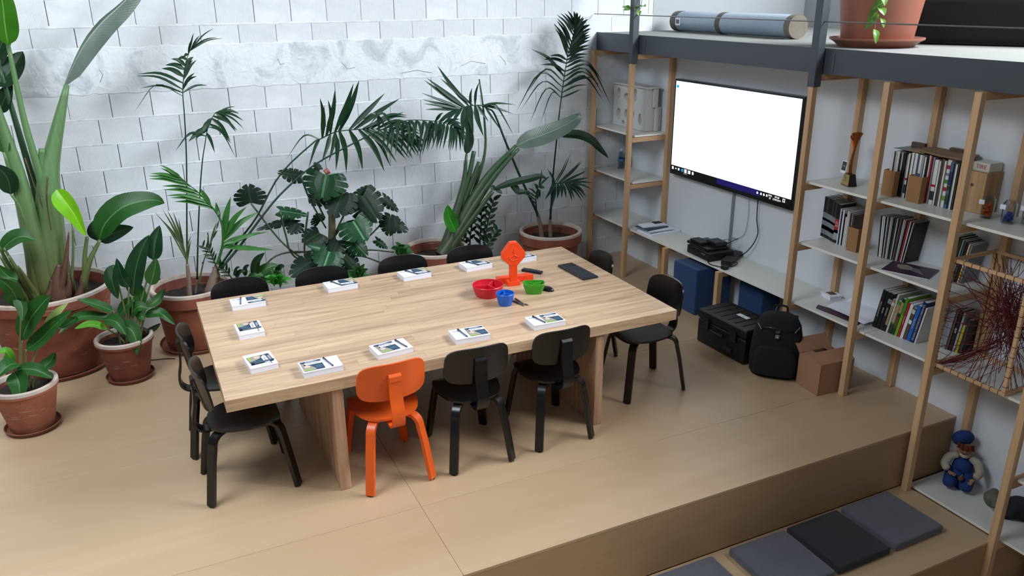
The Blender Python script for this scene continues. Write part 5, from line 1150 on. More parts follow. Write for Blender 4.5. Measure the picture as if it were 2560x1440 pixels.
# keyboard
t = thing('keyboard', 'compact dark keyboard near the right end of the table', 'keyboard', (-1.897, -2.27, TZ), math.radians(90+2.5))
obj('case', B().prism([(-.188, -.066), (.188, -.066), (.188, .066), (-.188, .066)], .0006, .016, 'keyboard_body'), t, bevel=.005)
for r in range(6):
    for c in range(15):
        obj('key', B().box(-.176+c*.0180, -.176+c*.0180+.0155, -.050+r*.0172, -.050+r*.0172+.0145, .0158, .0182, 'key'), t)
obj('touchpad', B().box(.104, .178, -.052, .03, .0158, .0172, 'pen_black'), t)
# ================================================================== TV AND THE BENCH
t = thing('television', 'large black television on the wall showing a blank white desktop', 'television', (-.03, -1.745, 1.535))
obj('casing', B().box(-.045, .02, -.835, .835, -.455, .455, 'tv_black'), t, bevel=.006)
obj('bracket', B().box(.018, .0292, -.2, .2, -.2, .2, 'steel_dark'), t)
XF = -.0455
obj('screen', B().box(XF-.0008, XF, -.812, .812, -.365, .437, 'screen_white'), t)
obj('taskbar', B().box(XF-.0008, XF, -.812, .812, -.418, -.366, 'taskbar'), t)
obj('taskbar', B().box(XF-.0012, XF-.0008, -.45, .12, -.418, -.367, 'taskbar_blue'), t)
MT = lambda y, z: basis((XF-.0014, y, z), (0, -1, 0), (0, 0, 1))
S_ = 1
for k, (yy, w, h, m_) in enumerate([(.785, .014, .022, 'icon_white'), (.735, .010, .012, 'icon_white'), (.69, .012, .018, 'icon_white'), (.635, .017, .024, 'icon_blue'), (.582, .028, .05, 'icon_grey'), (.582, .014, .026, 'icon_white'), (.525, .017, .026, 'icon_white'), (.47, .014, .026, 'icon_white')]):
    pts = [(math.cos(a)*w, math.sin(a)*h/1.0*.62) for a in [2*PI*i/10 for i in range(10)]] if k in (3, 7, 1) else [(-w, -h*.6), (w, -h*.6), (w, h*.6), (-w, h*.6)]
    obj('icon', B().prism([(yy+p[0], -.392+p[1]) for p in pts], XF-.0016-.0004*(k == 5), XF-.0008, m_, axis=0), t)
text('icon', 'e', .04, MT(.635, -.392), 'taskbar', t)
text('clock', '09:30', .024, MT(-.655, -.383), 'icon_white', t); text('clock', '27/09/2019', .021, MT(-.655, -.405), 'icon_white', t)
text('clock', 'ENG', .022, MT(-.575, -.383), 'icon_white', t); text('clock', 'ES', .022, MT(-.575, -.405), 'icon_white', t)
for yy in (-.42, -.465, -.50, -.535): obj('icon', B().prism([(yy-.009, -.400), (yy+.009, -.400), (yy+.009, -.384), (yy, -.378), (yy-.009, -.386)], XF-.0016, XF-.0008, 'icon_white', axis=0), t)
fr = B()
for a in ((-.748, -.742, -.404, -.376), (-.728, -.722, -.404, -.376), (-.748, -.722, -.404, -.399), (-.748, -.722, -.381, -.376)): fr.box(XF-.0016, XF-.0008, *a, 'icon_white')
obj('icon', fr, t)
obj('icon', B().box(XF-.0016, XF-.0008, .765, .805, .375, .400, 'icon_blue'), t)
# cables and conduit below it
c = obj('cable_conduit', B().box(-.018, -.001, -1.812, -1.785, .507, 1.075, 'conduit'), bevel=.002); tag(c, 'grey vertical cable conduit on the wall under the television', 'conduit')
c = obj('power_cable', B().tube(catmull([(-.03, -2.13, 1.085), (-.03, -2.14, .9), (-.03, -2.17, .78), (-.04, -2.13, .66), (-.06, -2.04, .55), (-.09, -1.95, .515), (-.1, -1.84, .54), (-.13, -1.72, .6)], 40), .0045, 7, 'cable_black'), smooth=True); tag(c, 'black cable hanging from the television in a loop to the bench', 'cable')
c = obj('white_cable', B().tube(catmull([(-.012, -1.99, 1.085), (-.012, -2.01, .9), (-.012, -1.99, .74), (-.012, -1.92, .67), (-.012, -1.85, .64), (-.012, -1.815, .66)], 30), .003, 6, 'cable_white'), smooth=True); tag(c, 'thin white cable curving on the wall beside the conduit', 'cable')
# AV gear
SZ = .5058
t = thing('av_equipment', 'black stacked wireless video boxes with antennas on the bench', 'electronics', (-.22, -1.80, SZ), -.05)
def gear(nm, bx, **k): return obj(nm, bx, t, **k)
gear('receiver_box', B().box(-.15, .12, -.18, .16, .0, .075, 'hard_plastic'), bevel=.006)
gear('receiver_box', B().box(-.13, .10, -.12, .20, .076, .1, 'pen_black'), bevel=.006)
gear('battery_plate', B().box(-.12, -.02, -.0, .17, .101, .125, 'hard_plastic'), bevel=.005)
gear('battery_plate', B().box(-.03, .10, -.10, .05, .101, .135, 'pen_black'), bevel=.005)
gear('screen_panel', B().box(-.02, .09, -.09, .04, .1352, .1375, 'key'))
for a, q in (((.09, -.10, .12), (.14, -.19, .19)), ((.11, .0, .12), (.19, -.09, .16))): gear('antenna', B().tube([a, q], .005, 7, 'pen_black', .003))
for yy in (-.13, -.11, -.09): gear('connector', B().tube([(-.155, yy+.02, .05), (-.149, yy+.02, .05)], .006, 8, 'conduit'))
for a in ([(-.15, .1, .06), (-.17, .02, .03), (-.15, -.07, .05), (-.14, -.12, .02)], [(-.1, .17, .08), (-.16, .1, .1), (-.15, 0, .09), (-.1, -.14, .06)]): gear('cable', B().tube(catmull(a, 16), .004, 6, 'cable_black'), smooth=True)
t = thing('power_strip', 'black power strip lying beside the video boxes on the bench', 'power strip', (-.20, -2.055, SZ), math.radians(-58))
obj('body', B().box(-.045, .035, -.0, .24, .0, .042, 'hard_plastic').box(-.05, .04, -.13, .02, 0, .05, 'hard_plastic'), t, bevel=.006)
for q in range(4): obj('socket', B().tube([(-.005, .05+q*.05, .042), (-.005, .05+q*.05, .045)], .017, 12, 'pen_black'), t)
c = obj('plug_cable', B().tube(catmull([(-.36, -1.93, .53), (-.41, -2.01, .512), (-.40, -2.10, .512), (-.36, -2.17, .515), (-.28, -2.17, .513), (-.2, -2.14, .52), (-.22, -2.10, .53)], 40), .0045, 7, 'cable_black').box(-.40, -.355, -2.21, -2.16, .506, .535, 'hard_plastic'), smooth=False); tag(c, 'black mains plug with looped cable at the front bench edge', 'cable')
# magazines on the bench
prev = None
for i, (x, y, z, w, d, th, r, m1, lab) in enumerate([
    (-.20, -.955, 0, .36, .235, .018, .05, 'paper_white', 'lowest magazine of the pile at the left bench end'),
    (-.23, -.93, .0185, .30, .225, .010, .10, 'paper_grey', 'grey magazine second from the bottom of the bench pile'),
    (-.22, -.93, .029, .29, .22, .008, -.05, 'paper_white', 'white magazine in the middle of the bench pile'),
    (-.25, -.90, .0375, .28, .20, .007, .12, 'navy', 'dark-covered magazine near the top of the bench pile'),
    (-.22, -.875, .045, .27, .12, .011, -.1, 'paper_white', 'narrow white booklet on top of the bench pile')]):
    o = B(); o.box(-w/2, w/2, -d/2, d/2, .0, .0012, m1); o.box(-w/2, w/2, -d/2, d/2, th-.0012, th, m1); o.box(-w/2+.002, w/2-.002, -d/2+.002, d/2, .0012, th-.0012, 'paper_white'); o.box(-w/2, w/2, -d/2-.001, -d/2, 0, th, m1)
    c = obj('magazine', o, loc=(x, y, SZ+z)); c.rotation_euler = (0, 0, r); tag(c, lab, 'magazine')
c = obj('photo_strip', B().box(-.05, .05, -.04, .04, 0, .0008, 'ink'), loc=(-.14, -.84, SZ+.0565)); tag(c, 'small dark photo print on the magazine pile', 'photo')
# poufs
def pouf(lab, x, y, w, d, h, r=0):
    t = thing('pouf', lab, 'pouf', (x, y, .0008), r)
    obj('cushion_body', B().box(-w/2, w/2, -d/2, d/2, .0, h, 'pouf_blue'), t, bevel=.014, seg=3, auto=True)
    for s in (-1, 1):
        obj('piping', B().tube([(-w/2+.01, s*(d/2-.006), h-.004), (w/2-.01, s*(d/2-.006), h-.004)], .004, 6, 'pouf_blue'), t)
pouf('blue fabric cube pouf under the bench between the legs', -.275, -1.77, .40, .345, .43)
pouf('blue fabric cube pouf half hidden behind the middle bench leg', -.12, -2.36, .20, .30, .38)
c = obj('loose_cables', B().tube(catmull([(-.06, -2.40+.14-.3, .47), (-.09, -2.57, .36), (-.05, -2.55, .2), (-.09, -2.56, .06), (-.15, -2.5, .006), (-.3, -2.52, .006)], 30), .004, 6, 'cable_cream').tube(catmull([(-.05, -2.5, .47), (-.04, -2.6, .36), (-.1, -2.55, .2), (-.06, -2.6, .05), (-.12, -2.6, .006)], 30), .004, 6, 'cable_cream'), smooth=True); tag(c, 'cream cables dangling under the bench beside the blue pouf', 'cable')
c = obj('adapter', B().box(-.10, -.05, -2.53, -2.49, .0008, .17, 'hard_plastic'), bevel=.006); tag(c, 'black power adapters standing under the bench by the cables', 'adapter')
# hard case
t = thing('equipment_case', 'black hard-shell equipment case on the floor in front of the bench', 'case', (-.63, -2.66, .0008), math.radians(2))
obj('shell', B().box(-.16, .17, -.29, .27, .0, .21, 'hard_plastic'), t, bevel=.02, seg=3, auto=True)
obj('lid', B().box(-.165, .175, -.295, .275, .214, .295, 'hard_plastic'), t, bevel=.022, seg=3, auto=True)
for yy in (-.2, -.12, -.04, .04, .12, .2): obj('rib', B().box(-.13, .14, yy-.012, yy+.012, .293, .300, 'hard_plastic'), t, bevel=.003, seg=1)
for yy in (-.17, .15): obj('latch', B().box(-.182, -.155, yy-.035, yy+.035, .16, .25, 'pen_black'), t, bevel=.004)
obj('handle', B().tube([(-.165, -.07, .16), (-.195, -.07, .17), (-.195, .06, .17), (-.165, .06, .16)], .011, 8, 'hard_plastic'), t)
obj('foot_pad', B().box(-.175, -.155, -.16, -.06, .05, .09, 'key'), t, bevel=.006)
obj('label_plate', B().box(.0, .045, -.12, .0, .2995, .3012, 'tag_white'), t)
text('lettering', 'A', .03, basis((.022, -.06, .3013), (.0, -1, 0), (1, 0, 0)), 'ink', t)
# backpack
t = thing('backpack', 'black backpack with a small white cross badge standing by the case', 'backpack', (-.655, -3.16, .0008), math.radians(-46))
b = B(); k = b.mat('pack_fabric'); n = 32; prof = [(.90, 0), (1.0, .03), (1.04, .12), (1.0, .24), (.97, .32), (.88, .40), (.70, .46), (.45, .485), (.12, .49)]
for r, z in prof:
    for a in range(n):
        c_, s_ = math.cos(2*PI*a/n), math.sin(2*PI*a/n); e = .72
        b.v.append((math.copysign(abs(c_)**e, c_)*.185*r, math.copysign(abs(s_)**e, s_)*.11*r+.03*(z/.49)**2, z))
for j in range(len(prof)-1):
    for a in range(n): b.face([j*n+a, j*n+(a+1) % n, (j+1)*n+(a+1) % n, (j+1)*n+a], k)
b.face([a for a in range(n)][::-1], k); b.face([(len(prof)-1)*n+a for a in range(n)], k)
obj('bag_body', b, t, auto=True)
b = B(); k = b.mat('pack_fabric')
for r, z in [(1, .04), (1.05, .1), (1.0, .2), (.8, .25), (.4, .27)]:
    for a in range(n):
        c_, s_ = math.cos(2*PI*a/n), math.sin(2*PI*a/n); b.v.append((math.copysign(abs(c_)**.7, c_)*.15*r, -.095+math.copysign(abs(s_)**.7, s_)*.055*r, z))
for j in range(4):
    for a in range(n): b.face([j*n+a, j*n+(a+1) % n, (j+1)*n+(a+1) % n, (j+1)*n+a], k)
b.face([4*n+a for a in range(n)], k); b.face([a for a in range(n)][::-1], k)
obj('front_pocket', b, t, auto=True)
obj('zip', B().tube(catmull([(-.13, -.06, .38), (-.08, -.10, .41), (0, -.115, .415), (.08, -.10, .41), (.13, -.06, .38)], 20), .004, 6, 'pen_black'), t)
for s in (-1, 1): obj('zip_pull', B().tube([(s*.12, -.085, .385), (s*.15, -.03, .41)], .004, 6, 'pack_trim'), t)
obj('carry_handle', B().tube(catmull([(-.05, .08, .475), (-.04, .09, .52), (.04, .09, .52), (.05, .08, .475)], 14), .008, 7, 'pack_fabric'), t)
obj('shoulder_strap', B().strip(catmull([(-.1, .13, .44), (-.12, .17, .3), (-.12, .16, .12), (-.1, .12, .03)], 14), (1, 0, 0), .06, .012, 'pack_fabric'), t); obj('shoulder_strap', B().strip(catmull([(.1, .13, .44), (.12, .17, .3), (.12, .16, .12), (.1, .12, .03)], 14), (1, 0, 0), .06, .012, 'pack_fabric'), t)
Mb = basis((.0, -.1135, .345), (1, 0, 0), (0, .18, 1))
obj('badge', B().box(-.013, .013, -.013, .013, -.012, -.004, 'tag_white', M=Mb), t); obj('badge', B().box(-.011, .011, -.011, .011, -.004, .0, 'hard_plastic', M=Mb).box(-.002, .002, -.008, .008, 0, .002, 'tag_white', M=Mb).box(-.008, .008, -.002, .002, 0, .002, 'tag_white', M=Mb), t)
text('emblem', 'GF', .026, basis((.0, -.109, .385), (1, 0, 0), (0, .3, 1)), 'pack_trim', t, .001)
# cardboard box with open flaps
t = thing('cardboard_box', 'open brown cardboard box beside the backpack and shelf post', 'box', (-.48, -3.487, .0008), math.radians(-4))
W, D_, H = .30, .235, .245; w_ = .004
obj('side_panel', B().box(-W/2, W/2, -D_/2, -D_/2+w_, 0, H, 'card_brown'), t); obj('side_panel', B().box(-W/2, W/2, D_/2-w_, D_/2, 0, H, 'card_brown'), t)
obj('side_panel', B().box(-W/2, -W/2+w_, -D_/2, D_/2, 0, H, 'card_brown'), t); obj('side_panel', B().box(W/2-w_, W/2, -D_/2, D_/2, 0, H, 'card_brown'), t)
obj('bottom', B().box(-W/2+w_, W/2-w_, -D_/2+w_, D_/2-w_, .001, w_, 'card_in'), t)
def flap(o, ax, sgn, L, w, ang):
    M = Matrix.Translation(o) @ Matrix.Rotation(ang, 4, ax)
    bx = B().box(-w/2, w/2, 0, L*sgn, 0, .003, 'card_brown', M=M) if ax == 'X' else B().box(0, L*sgn, -w/2, w/2, 0, .003, 'card_brown', M=M)
    obj('flap', bx, t)
flap((0, -D_/2, H), 'X', 1, .115, W, math.radians(28)); flap((0, D_/2, H), 'X', 1, .115, W, math.radians(48)); flap((-W/2, 0, H-.004), 'Y', 1, .115, D_-.01, math.radians(-2)); flap((W/2, 0, H-.004), 'Y', -1, .115, D_-.01, math.radians(15))
# ================================================================== CUSHIONS ON THE STEP
CZ = -.4232
for x, y, m_, lab in [(-.86, -4.50, 'cushion_grey', 'grey seat cushion on the step nearest the bookshelf'), (-1.325, -4.505, 'cushion_dark', 'near-black seat cushion between the grey ones on the step'),
                 (-1.78, -4.51, 'cushion_grey', 'grey seat cushion left of the near-black one on the step'), (-2.335, -4.51, 'cushion_grey', 'grey seat cushion cut by the bottom picture edge, apart from the rest')]:
    t = thing('seat_cushion', lab, 'cushion', (x, y, CZ), RND.uniform(-.02, .02), 'seat cushions on the step')
    obj('pad', B().box(-.213, .213, -.212, .212, .0, .052, m_), t, bevel=.014, seg=4, auto=True)
    for z in (.046, .008):
        b = B(); P = []
        for sx, sy in ((1, 1), (-1, 1), (-1, -1), (1, -1)):
            a0 = math.atan2(sy, sx)
            for q in range(5): a = a0-PI/4+q*PI/8; P.append((sx*.193+math.cos(a)*.017, sy*.192+math.sin(a)*.017, z))
        b.tube(P+[P[0]], .0026, 5, m_, cap=False); obj('seam', b, t)
# ================================================================== BOOKS AND SHELF THINGS
PAL = dict(white='d9d9d6', offwhite='c4c2ba', black='101113', darkgrey='33363a', grey='7f8388', cream='c9bd9c', darkblue='16264f', blue='1d62b4', navyb='17255c', green='3f8a25', lime='6da61d', darkgreen='1c3d24', red='a82430', brown='5d463b', beige='9c8a66', teal='24494c', yellow='b5a523', purple='3a2136', darkred='4a1620', bluegrey='4a5f7a', orange='b0562c', silver='9a9da2')
for k, v in PAL.items(): plain('bk_'+k, v, .45, vary=.05)
ORD = 'first second third fourth fifth sixth seventh eighth ninth tenth eleventh twelfth thirteenth fourteenth fifteenth sixteenth seventeenth eighteenth nineteenth twentieth'.split()+['twenty-'+q for q in 'first second third fourth fifth sixth seventh eighth ninth'.split()]+['thirtieth', 'thirty-first', 'thirty-second', 'thirty-third']
def book(x, y, z, th, h, d, col, lean=0, twist=0, label='', group=None, nm='book', band=None, txt=None, tcol='bk_white', tsz=None):
    """spine faces the room (-x); thickness runs towards the camera (-y)"""
    cm = 'bk_'+col; c = .0013; b = B()
    b.box(0, .0022, -th, 0, 0, h, cm); b.box(0, d, -c, 0, 0, h, cm); b.box(0, d, -th, -th+c, 0, h, cm)
    b.box(.0022, d-.003, -th+c, -c, .002, h-.002, 'paper_white' if col not in ('black', 'darkgrey') else 'bk_offwhite')
    if band:
        for z0, z1, bc in band: b.box(-.0006, .0, -th+.0004, -.0004, z0*h, z1*h, 'bk_'+bc)
    o = obj(nm, b, loc=(x, y, z), merge=False); o.rotation_euler = (lean, 0, twist)
    tag(o, label, 'book' if nm == 'book' else 'magazine', group)
    if txt:
        tm = text('lettering', txt, tsz or th*.75, basis((-.0012, -th/2, h*.5), (0, 0, 1), (0, 1, 0)), tcol, o, .0003)
    return o
# upper bay: long row of magazines
y = -3.765; z = 1.4505; G = 'magazines in the upper shelf row'
cols = ['white', 'darkred', 'offwhite', 'white', 'black', 'white', 'black', 'black', 'grey', 'white', 'black', 'white', 'white', 'bluegrey', 'white', 'silver', 'white', 'black', 'offwhite', 'red', 'grey', 'white', 'white', 'darkgrey', 'brown', 'white', 'white', 'bluegrey', 'grey', 'white', 'darkgrey']
ths = [.011, .008, .010, .018, .01, .01, .014, .010, .009, .016, .009, .017, .02, .010, .018, .014, .014, .014, .012, .010, .014, .026, .012, .01, .013, .012, .026, .02, .01, .012, .01]
words_ = ['white', 'dark red', 'off-white', 'black', 'grey', 'blue-grey', 'brown', 'red', 'silver', 'dark grey']
nice = dict(darkred='dark red', offwhite='off-white', bluegrey='blue-grey', darkgrey='dark grey', navyb='navy', darkblue='dark blue', darkgreen='dark green')
y = -3.565
for i, (c_, th) in enumerate(zip(cols, ths)):
    th *= 1.15
    h = RND.uniform(.272, .30); bands = None
    if c_ in ('offwhite', 'grey', 'white') and i % 3 == 0: bands = [(.1, .3, 'darkgrey'), (.4, .45, 'red')]
    if i == 26: bands = [(.14, .24, 'lime'), (.34, .42, 'red'), (.5, .58, 'green'), (.66, .72, 'grey'), (.8, .88, 'red')]
    if i == 27: bands = [(.1, .3, 'darkgrey'), (.4, .5, 'darkgreen'), (.52, .8, 'navyb')]
    if i in (5, 14): bands = [(.12, .6, 'bluegrey')]
    book(-.212 + RND.uniform(-.006, .006), y, z, th, h+.01, .20, c_, 0, 0, 'slim %s-spined magazine, %s from the left in the top row' % (nice.get(c_, c_), ORD[i]), G, 'magazine', bands)
    y -= th+.0006
def holder(x, y, z, w, label):
    t = thing('magazine_holder', label, 'magazine holder', (x, y, z))
    h = .175
    obj('front_panel', B().box(0, .002, -w, 0, .0, h, 'holder_card'), t)
    obj('side_panel', B().box(.002, .05, -.0015, 0, 0, h, 'holder_card'), t); obj('side_panel', B().box(.002, .05, -w, -w+.0015, 0, h, 'holder_card'), t)
    for zz in (.01, h-.01):
        for yy in (-.006, -w+.006): obj('rivet', B().ball((-.001, yy, zz), .0022, 'tag_white', 8, 5), t)
holder(-.275, -3.565, z, .09, 'brown cardboard magazine holder at the left of the top row')
holder(-.275, -3.765, z, .10, 'brown cardboard magazine holder in the middle of the top row')
c = obj('paper_folder', B().prism([(-.21, -3.56), (-.01, -3.56), (-.01, -3.72), (-.21, -3.72)], 1.762, 1.764, 'bk_grey')); tag(c, 'grey folder lying on the left of the top row', 'folder')
c = obj('paper_folder', B().prism([(-.215, -3.66), (-.05, -3.64), (-.05, -3.80), (-.215, -3.80)], 1.7645, 1.768, 'bk_beige')); tag(c, 'olive folder lying across the magazines of the top row', 'folder')
c = obj('paper_bag', B().prism([(-.20, -3.75), (-.10, -3.70), (-.02, -3.72), (-.02, -4.05), (-.16, -4.10), (-.235, -4.08), (-.245, -3.93)], 1.769, 1.782, 'kraft'), bevel=.006); tag(c, 'brown kraft paper bag draped over the right of the top row', 'paper bag')
c = obj('picture_frame', B().box(-.06, -.02, -3.98, -3.86, 1.7825, 1.80, 'bk_brown').box(-.055, -.025, -3.975, -3.865, 1.80, 1.803, 'bk_beige'), bevel=.002); tag(c, 'small brown frame behind the kraft bag', 'frame')
c = obj('wooden_box', B().box(-.08, -.055, -3.69, -3.59, 1.7645, 1.80, 'bk_brown'), bevel=.002); tag(c, 'brown box on the magazine row by the rear shelf post', 'box')
# middle bays
z = .9855; y = -2.975; G = 'dark volumes in the middle shelf row'
for i, (th, c_, h) in enumerate([(.03, 'black', .30), (.028, 'darkgrey', .298), (.028, 'black', .296), (.02, 'black', .294), (.018, 'darkgrey', .292), (.02, 'black', .29), (.02, 'darkgrey', .288), (.042, 'black', .286)]):
    bd = [(.08, .62, 'grey'), (.2, .3, 'black'), (.42, .48, 'black')] if i < 7 else [(.30, .62, 'red'), (.08, .3, 'silver'), (.26, .34, 'darkred')]
    o = book(-.15-.007*i, y, z, th, h+.01, .145, c_, 0, 0, '%s tall dark volume from the left on the middle shelf' % ORD[i] if i < 7 else 'black volume lettered EL RE on the middle shelf', G, 'book', bd)
    if i == 7: text('lettering', 'EL\nRE', .024, basis((-.0012, -th/2, h*.50), (0, -1, 0), (0, 0, 1)), 'bk_offwhite', o, .0004)
    y -= th+.0006
for i, (th, c_, h, l_) in enumerate([(.012, 'white', .27, 0), (.012, 'navyb', .25, 0), (.016, 'white', .265, 0), (.012, 'black', .24, 0), (.012, 'white', .22, 0), (.014, 'white', .265, 0), (.012, 'offwhite', .26, 0), (.012, 'darkred', .255, 0), (.012, 'grey', .255, 0), (.012, 'brown', .25, 0)]):
    book(-.205, y, z, th, h, .18, c_, 0, 0, 'thin %s booklet, %s right of the EL RE volume' % (nice.get(c_, c_), ORD[i]), 'thin booklets beside the dark volumes', 'magazine'); y -= th+.0006
holder(-.255, -3.325, z, .09, 'brown cardboard magazine holder behind a post on the middle shelf')
# fan of records: tops spread, bottoms together
G = 'fanned magazines on the middle shelf'; n = 22; y = -3.545
fc = ['black', 'white', 'white', 'black', 'white', 'darkgrey', 'white', 'white', 'black', 'teal', 'white', 'black', 'grey', 'purple', 'white', 'white', 'black', 'red', 'white', 'black', 'white', 'black', 'white', 'black']
for i in range(n):
    th = [.008, .012, .010, .007][i % 4]; lean = math.radians(-4+11*i/(n-1))
    book(-.185+.05*i/n, y, z+.002, th, .300-.0006*abs(i-12), .13, fc[i], lean, 0, 'thin %s-edged magazine, %s from the left in the fan' % (nice.get(fc[i], fc[i]), ORD[i]), G, 'magazine')
    y -= th*.8+.0012
t = thing('magazine', 'dark glossy magazine with a pale hand picture lying flat on the middle shelf', 'magazine', (-.235, -3.86, z+.0002), math.radians(22))
obj('cover', B().box(-.12, .12, -.15, .15, .0045, .006, 'bk_purple'), t); obj('pages', B().box(-.118, .118, -.148, .148, 0, .0045, 'paper_white'), t)
for q in range(5): obj('picture', B().prism([(-.06+q*.02, -.10+q*.012), (-.052+q*.02, -.105+q*.012), (.0+q*.012, -.01), (-.01+q*.012, .0)], .006, .0063, 'bk_bluegrey' if q % 2 else 'bk_grey'), t)
obj('picture', B().prism([(-.01, -.01), (.06, .0), (.09, .05), (.06, .10), (.01, .09), (-.03, .05)], .006, .0064, 'print_grey'), t)
# right end of the middle bay
G = 'leaning books at the right end of the middle shelf'
y = -4.085
for i, (th, c_, h, bd) in enumerate([(.022, 'black', .31, None), (.014, 'darkgreen', .30, None), (.012, 'grey', .29, None), (.012, 'teal', .285, None), (.010, 'darkred', .275, None), (.012, 'cream', .27, [(.1, .3, 'yellow')]), (.012, 'grey', .265, None)]):
    book(-.20+.006*i, y, z+.001, th, h, .15, c_, math.radians(7), 0, 'leaning %s book, %s from the left beside the string frame' % (nice.get(c_, c_), ORD[i]), G, 'book', bd); y -= th+.001
# lower bay: coloured books
z = .5055; y = -3.80; G = 'leaning books on the lower shelf'
spec = [(.034, 'black', .315, 'ARQUITECTURA', None), (.030, 'black', .31, 'PAISAJE', None), (.036, 'black', .31, 'CIUDAD', [(.72, .84, 'grey')]), (.024, 'beige', .27, None, [(.0, .2, 'black'), (.8, .9, 'offwhite')]), (.018, 'offwhite', .315, None, None),
        (.030, 'green', .27, 'JARDINES', [(.35, .9, 'beige'), (.0, .3, 'darkgreen')]), (.026, 'darkgreen', .30, None, [(.2, .5, 'brown'), (.6, .9, 'beige')]), (.026, 'lime', .315, None, [(.55, 1, 'green')]), (.022, 'red', .285, 'LANDSCAPE', None), (.028, 'white', .28, None, None), (.026, 'brown', .26, None, [(.5, .62, 'white'), (.82, .95, 'offwhite')]), (.034, 'blue', .29, 'CIUDADES', None), (.034, 'navyb', .33, 'PLAZAS Y ENTORNOS URBANOS', None), (.014, 'white', .29, None, None)]
y = -3.655
labs = ['first black book from the left on the lower shelf', 'second black book from the left on the lower shelf', 'black book with a grey label on its spine', 'beige-spined book beside the black books', 'tall cream-white slim book on the lower shelf', 'mottled green book between cream and green spines', 'dark green and brown patterned book spine', 'bright green tall book on the lower shelf', 'red-spined book beside the bright green one', 'white-spined book right of the red one', 'brown and white book spine on the lower shelf', 'bright blue book on the lower shelf', 'dark blue book titled PLAZAS Y ENTORNOS URBANOS', 'thin white book right of the dark blue one']
for i, (th, c_, h, tx, bd) in enumerate(spec):
    th *= .88
    book(-.262+.001*i, y, z+.001, th, h*.95, .22, c_, math.radians(9), 0, labs[i], G, 'book', bd, tx, 'bk_offwhite', th*.55 if tx and len(tx) < 15 else th*.62); y -= th+.0012
for i, (th, c_, h, tx, tc) in enumerate([(.03, 'grey', .30, None, None), (.014, 'brown', .29, None, None), (.024, 'black', .30, '2008', 'bk_white'), (.016, 'silver', .29, 'm', 'ink'), (.02, 'yellow', .2, None, None), (.02, 'darkgrey', .25, None, None)]):
    o = book(-.15+.005*i, -4.125-i*.001-sum([.03, .014, .024, .016, .02, .02][:i]), z+.001, th, h, .10, c_, math.radians(6), 0, ['grey book', 'brown thin book', 'black book lettered 2008', 'silver book', 'short yellow book', 'dark short book'][i]+' seen through the string frame', 'books behind the string frame', 'book', None, tx, tc or 'ink')
# bench right part: gadget, sheets, brochure
t = thing('gadget_box', 'small white box with a grey picture on its lid beside the papers', 'box', (-.085, -3.03-.07, z), math.radians(-12))
obj('base', B().box(-.05, .05, -.06, .06, 0, .022, 'paper_white'), t, bevel=.002); obj('lid', B().box(-.054, .054, -.064, .064, .023, .035, 'paper_white'), t, bevel=.002); obj('picture', B().box(-.03, .03, -.035, .035, .0351, .0356, 'bk_brown'), t)
b = B(); k = b.mat('paper_white'); n = 10
for th_ in (0, 1):
    for i in range(n+1):
        for j in range(n+1):
            b.v.append((-.16+.30*i/n+.05*j/n, -.21+.40*j/n, .012+.006*math.sin(i*.9+j*.5)+.02*(i/n)**2+.0012*th_))
for th_ in (0, 1):
    for i in range(n):
        for j in range(n): a = th_*(n+1)**2+i*(n+1)+j; b.face([a, a+1, a+n+2, a+n+1][::(1 if th_ else -1)], k)
c = obj('drawing_sheet', b, loc=(-.16, -3.42, z), smooth=True); tag(c, 'large curling white sheet lying on the lower shelf behind a post', 'paper')
c = obj('brochure', B().prism([(-.36, -3.22), (-.30, -3.18), (-.22, -3.55), (-.34, -3.60)], z+.0005, z+.006, 'bk_purple')); tag(c, 'dark purple brochure under the curling white sheet', 'brochure')
# trophy and instant photo
z = 1.4505
t = thing('trophy', 'bronze calla-lily trophy on a dark base with a brass plate', 'trophy', (-.25, -3.265, z), math.radians(-18))
b = B(); k = b.mat('trophy_wood'); 
for x0, y0, zz in ((.032, .055, 0), (.022, .038, .085)):
    for sx, sy in ((-1, -1), (1, -1), (1, 1), (-1, 1)): b.v.append((sx*x0, sy*y0, zz+.0006))
b.face([3, 2, 1, 0], k); b.face([4, 5, 6, 7], k)
for a in range(4): b.face([a, (a+1) % 4, 4+(a+1) % 4, 4+a], k)
obj('base', b, t, bevel=.002)
b = B(); k = b.mat('brass'); b.v += [(-.0335, .050, .006), (-.0335, -.050, .006), (-.0242, -.037, .082), (-.0242, .037, .082)]; b.face([0, 1, 2, 3], k)
obj('brass_plate', b, t)
for q, s_ in enumerate((.014, .012, .008, .02, .03)): obj('engraving', B().box(-.0352+.0012*q*1.0, -.0330+.0012*q, -s_, s_, .068-q*.011, .070-q*.011, 'ink'), t)
obj('stem', B().tube(catmull([(0, .01, .08), (.0, .016, .16), (.004, .004, .25)], 14), .007, 8, 'v_stalk', .006), t, smooth=True); obj('stem', B().tube(catmull([(0, -.004, .08), (.0, .0, .18), (.004, -.012, .28)], 14), .008, 8, 'copper_metal', .007), t, smooth=True)
def calla(o, s_, rz, m_):
    b = B(); k = b.mat(m_); n = 20; m2 = 7
    for j in range(m2+1):
        u = j/m2
        for i in range(n+1):
            a = PI*2*i/n; r = s_*(.12+.9*u**1.6)*(1+.25*u*math.cos(a)); b.v.append((o[0]+r*math.cos(a+rz), o[1]+r*math.sin(a+rz), o[2]+s_*3.2*u+s_*1.3*u*u*math.cos(a)*.5))
    for j in range(m2):
        for i in range(n): a = j*(n+1)+i; b.face([a, a+1, a+n+2, a+n+1], k)
    obj('flower', b, t, smooth=True)
calla((.004, .004, .24), .032, 1.0, 'flower_orange'); calla((.004, -.012, .25), .036, 4.4, 'copper_metal')
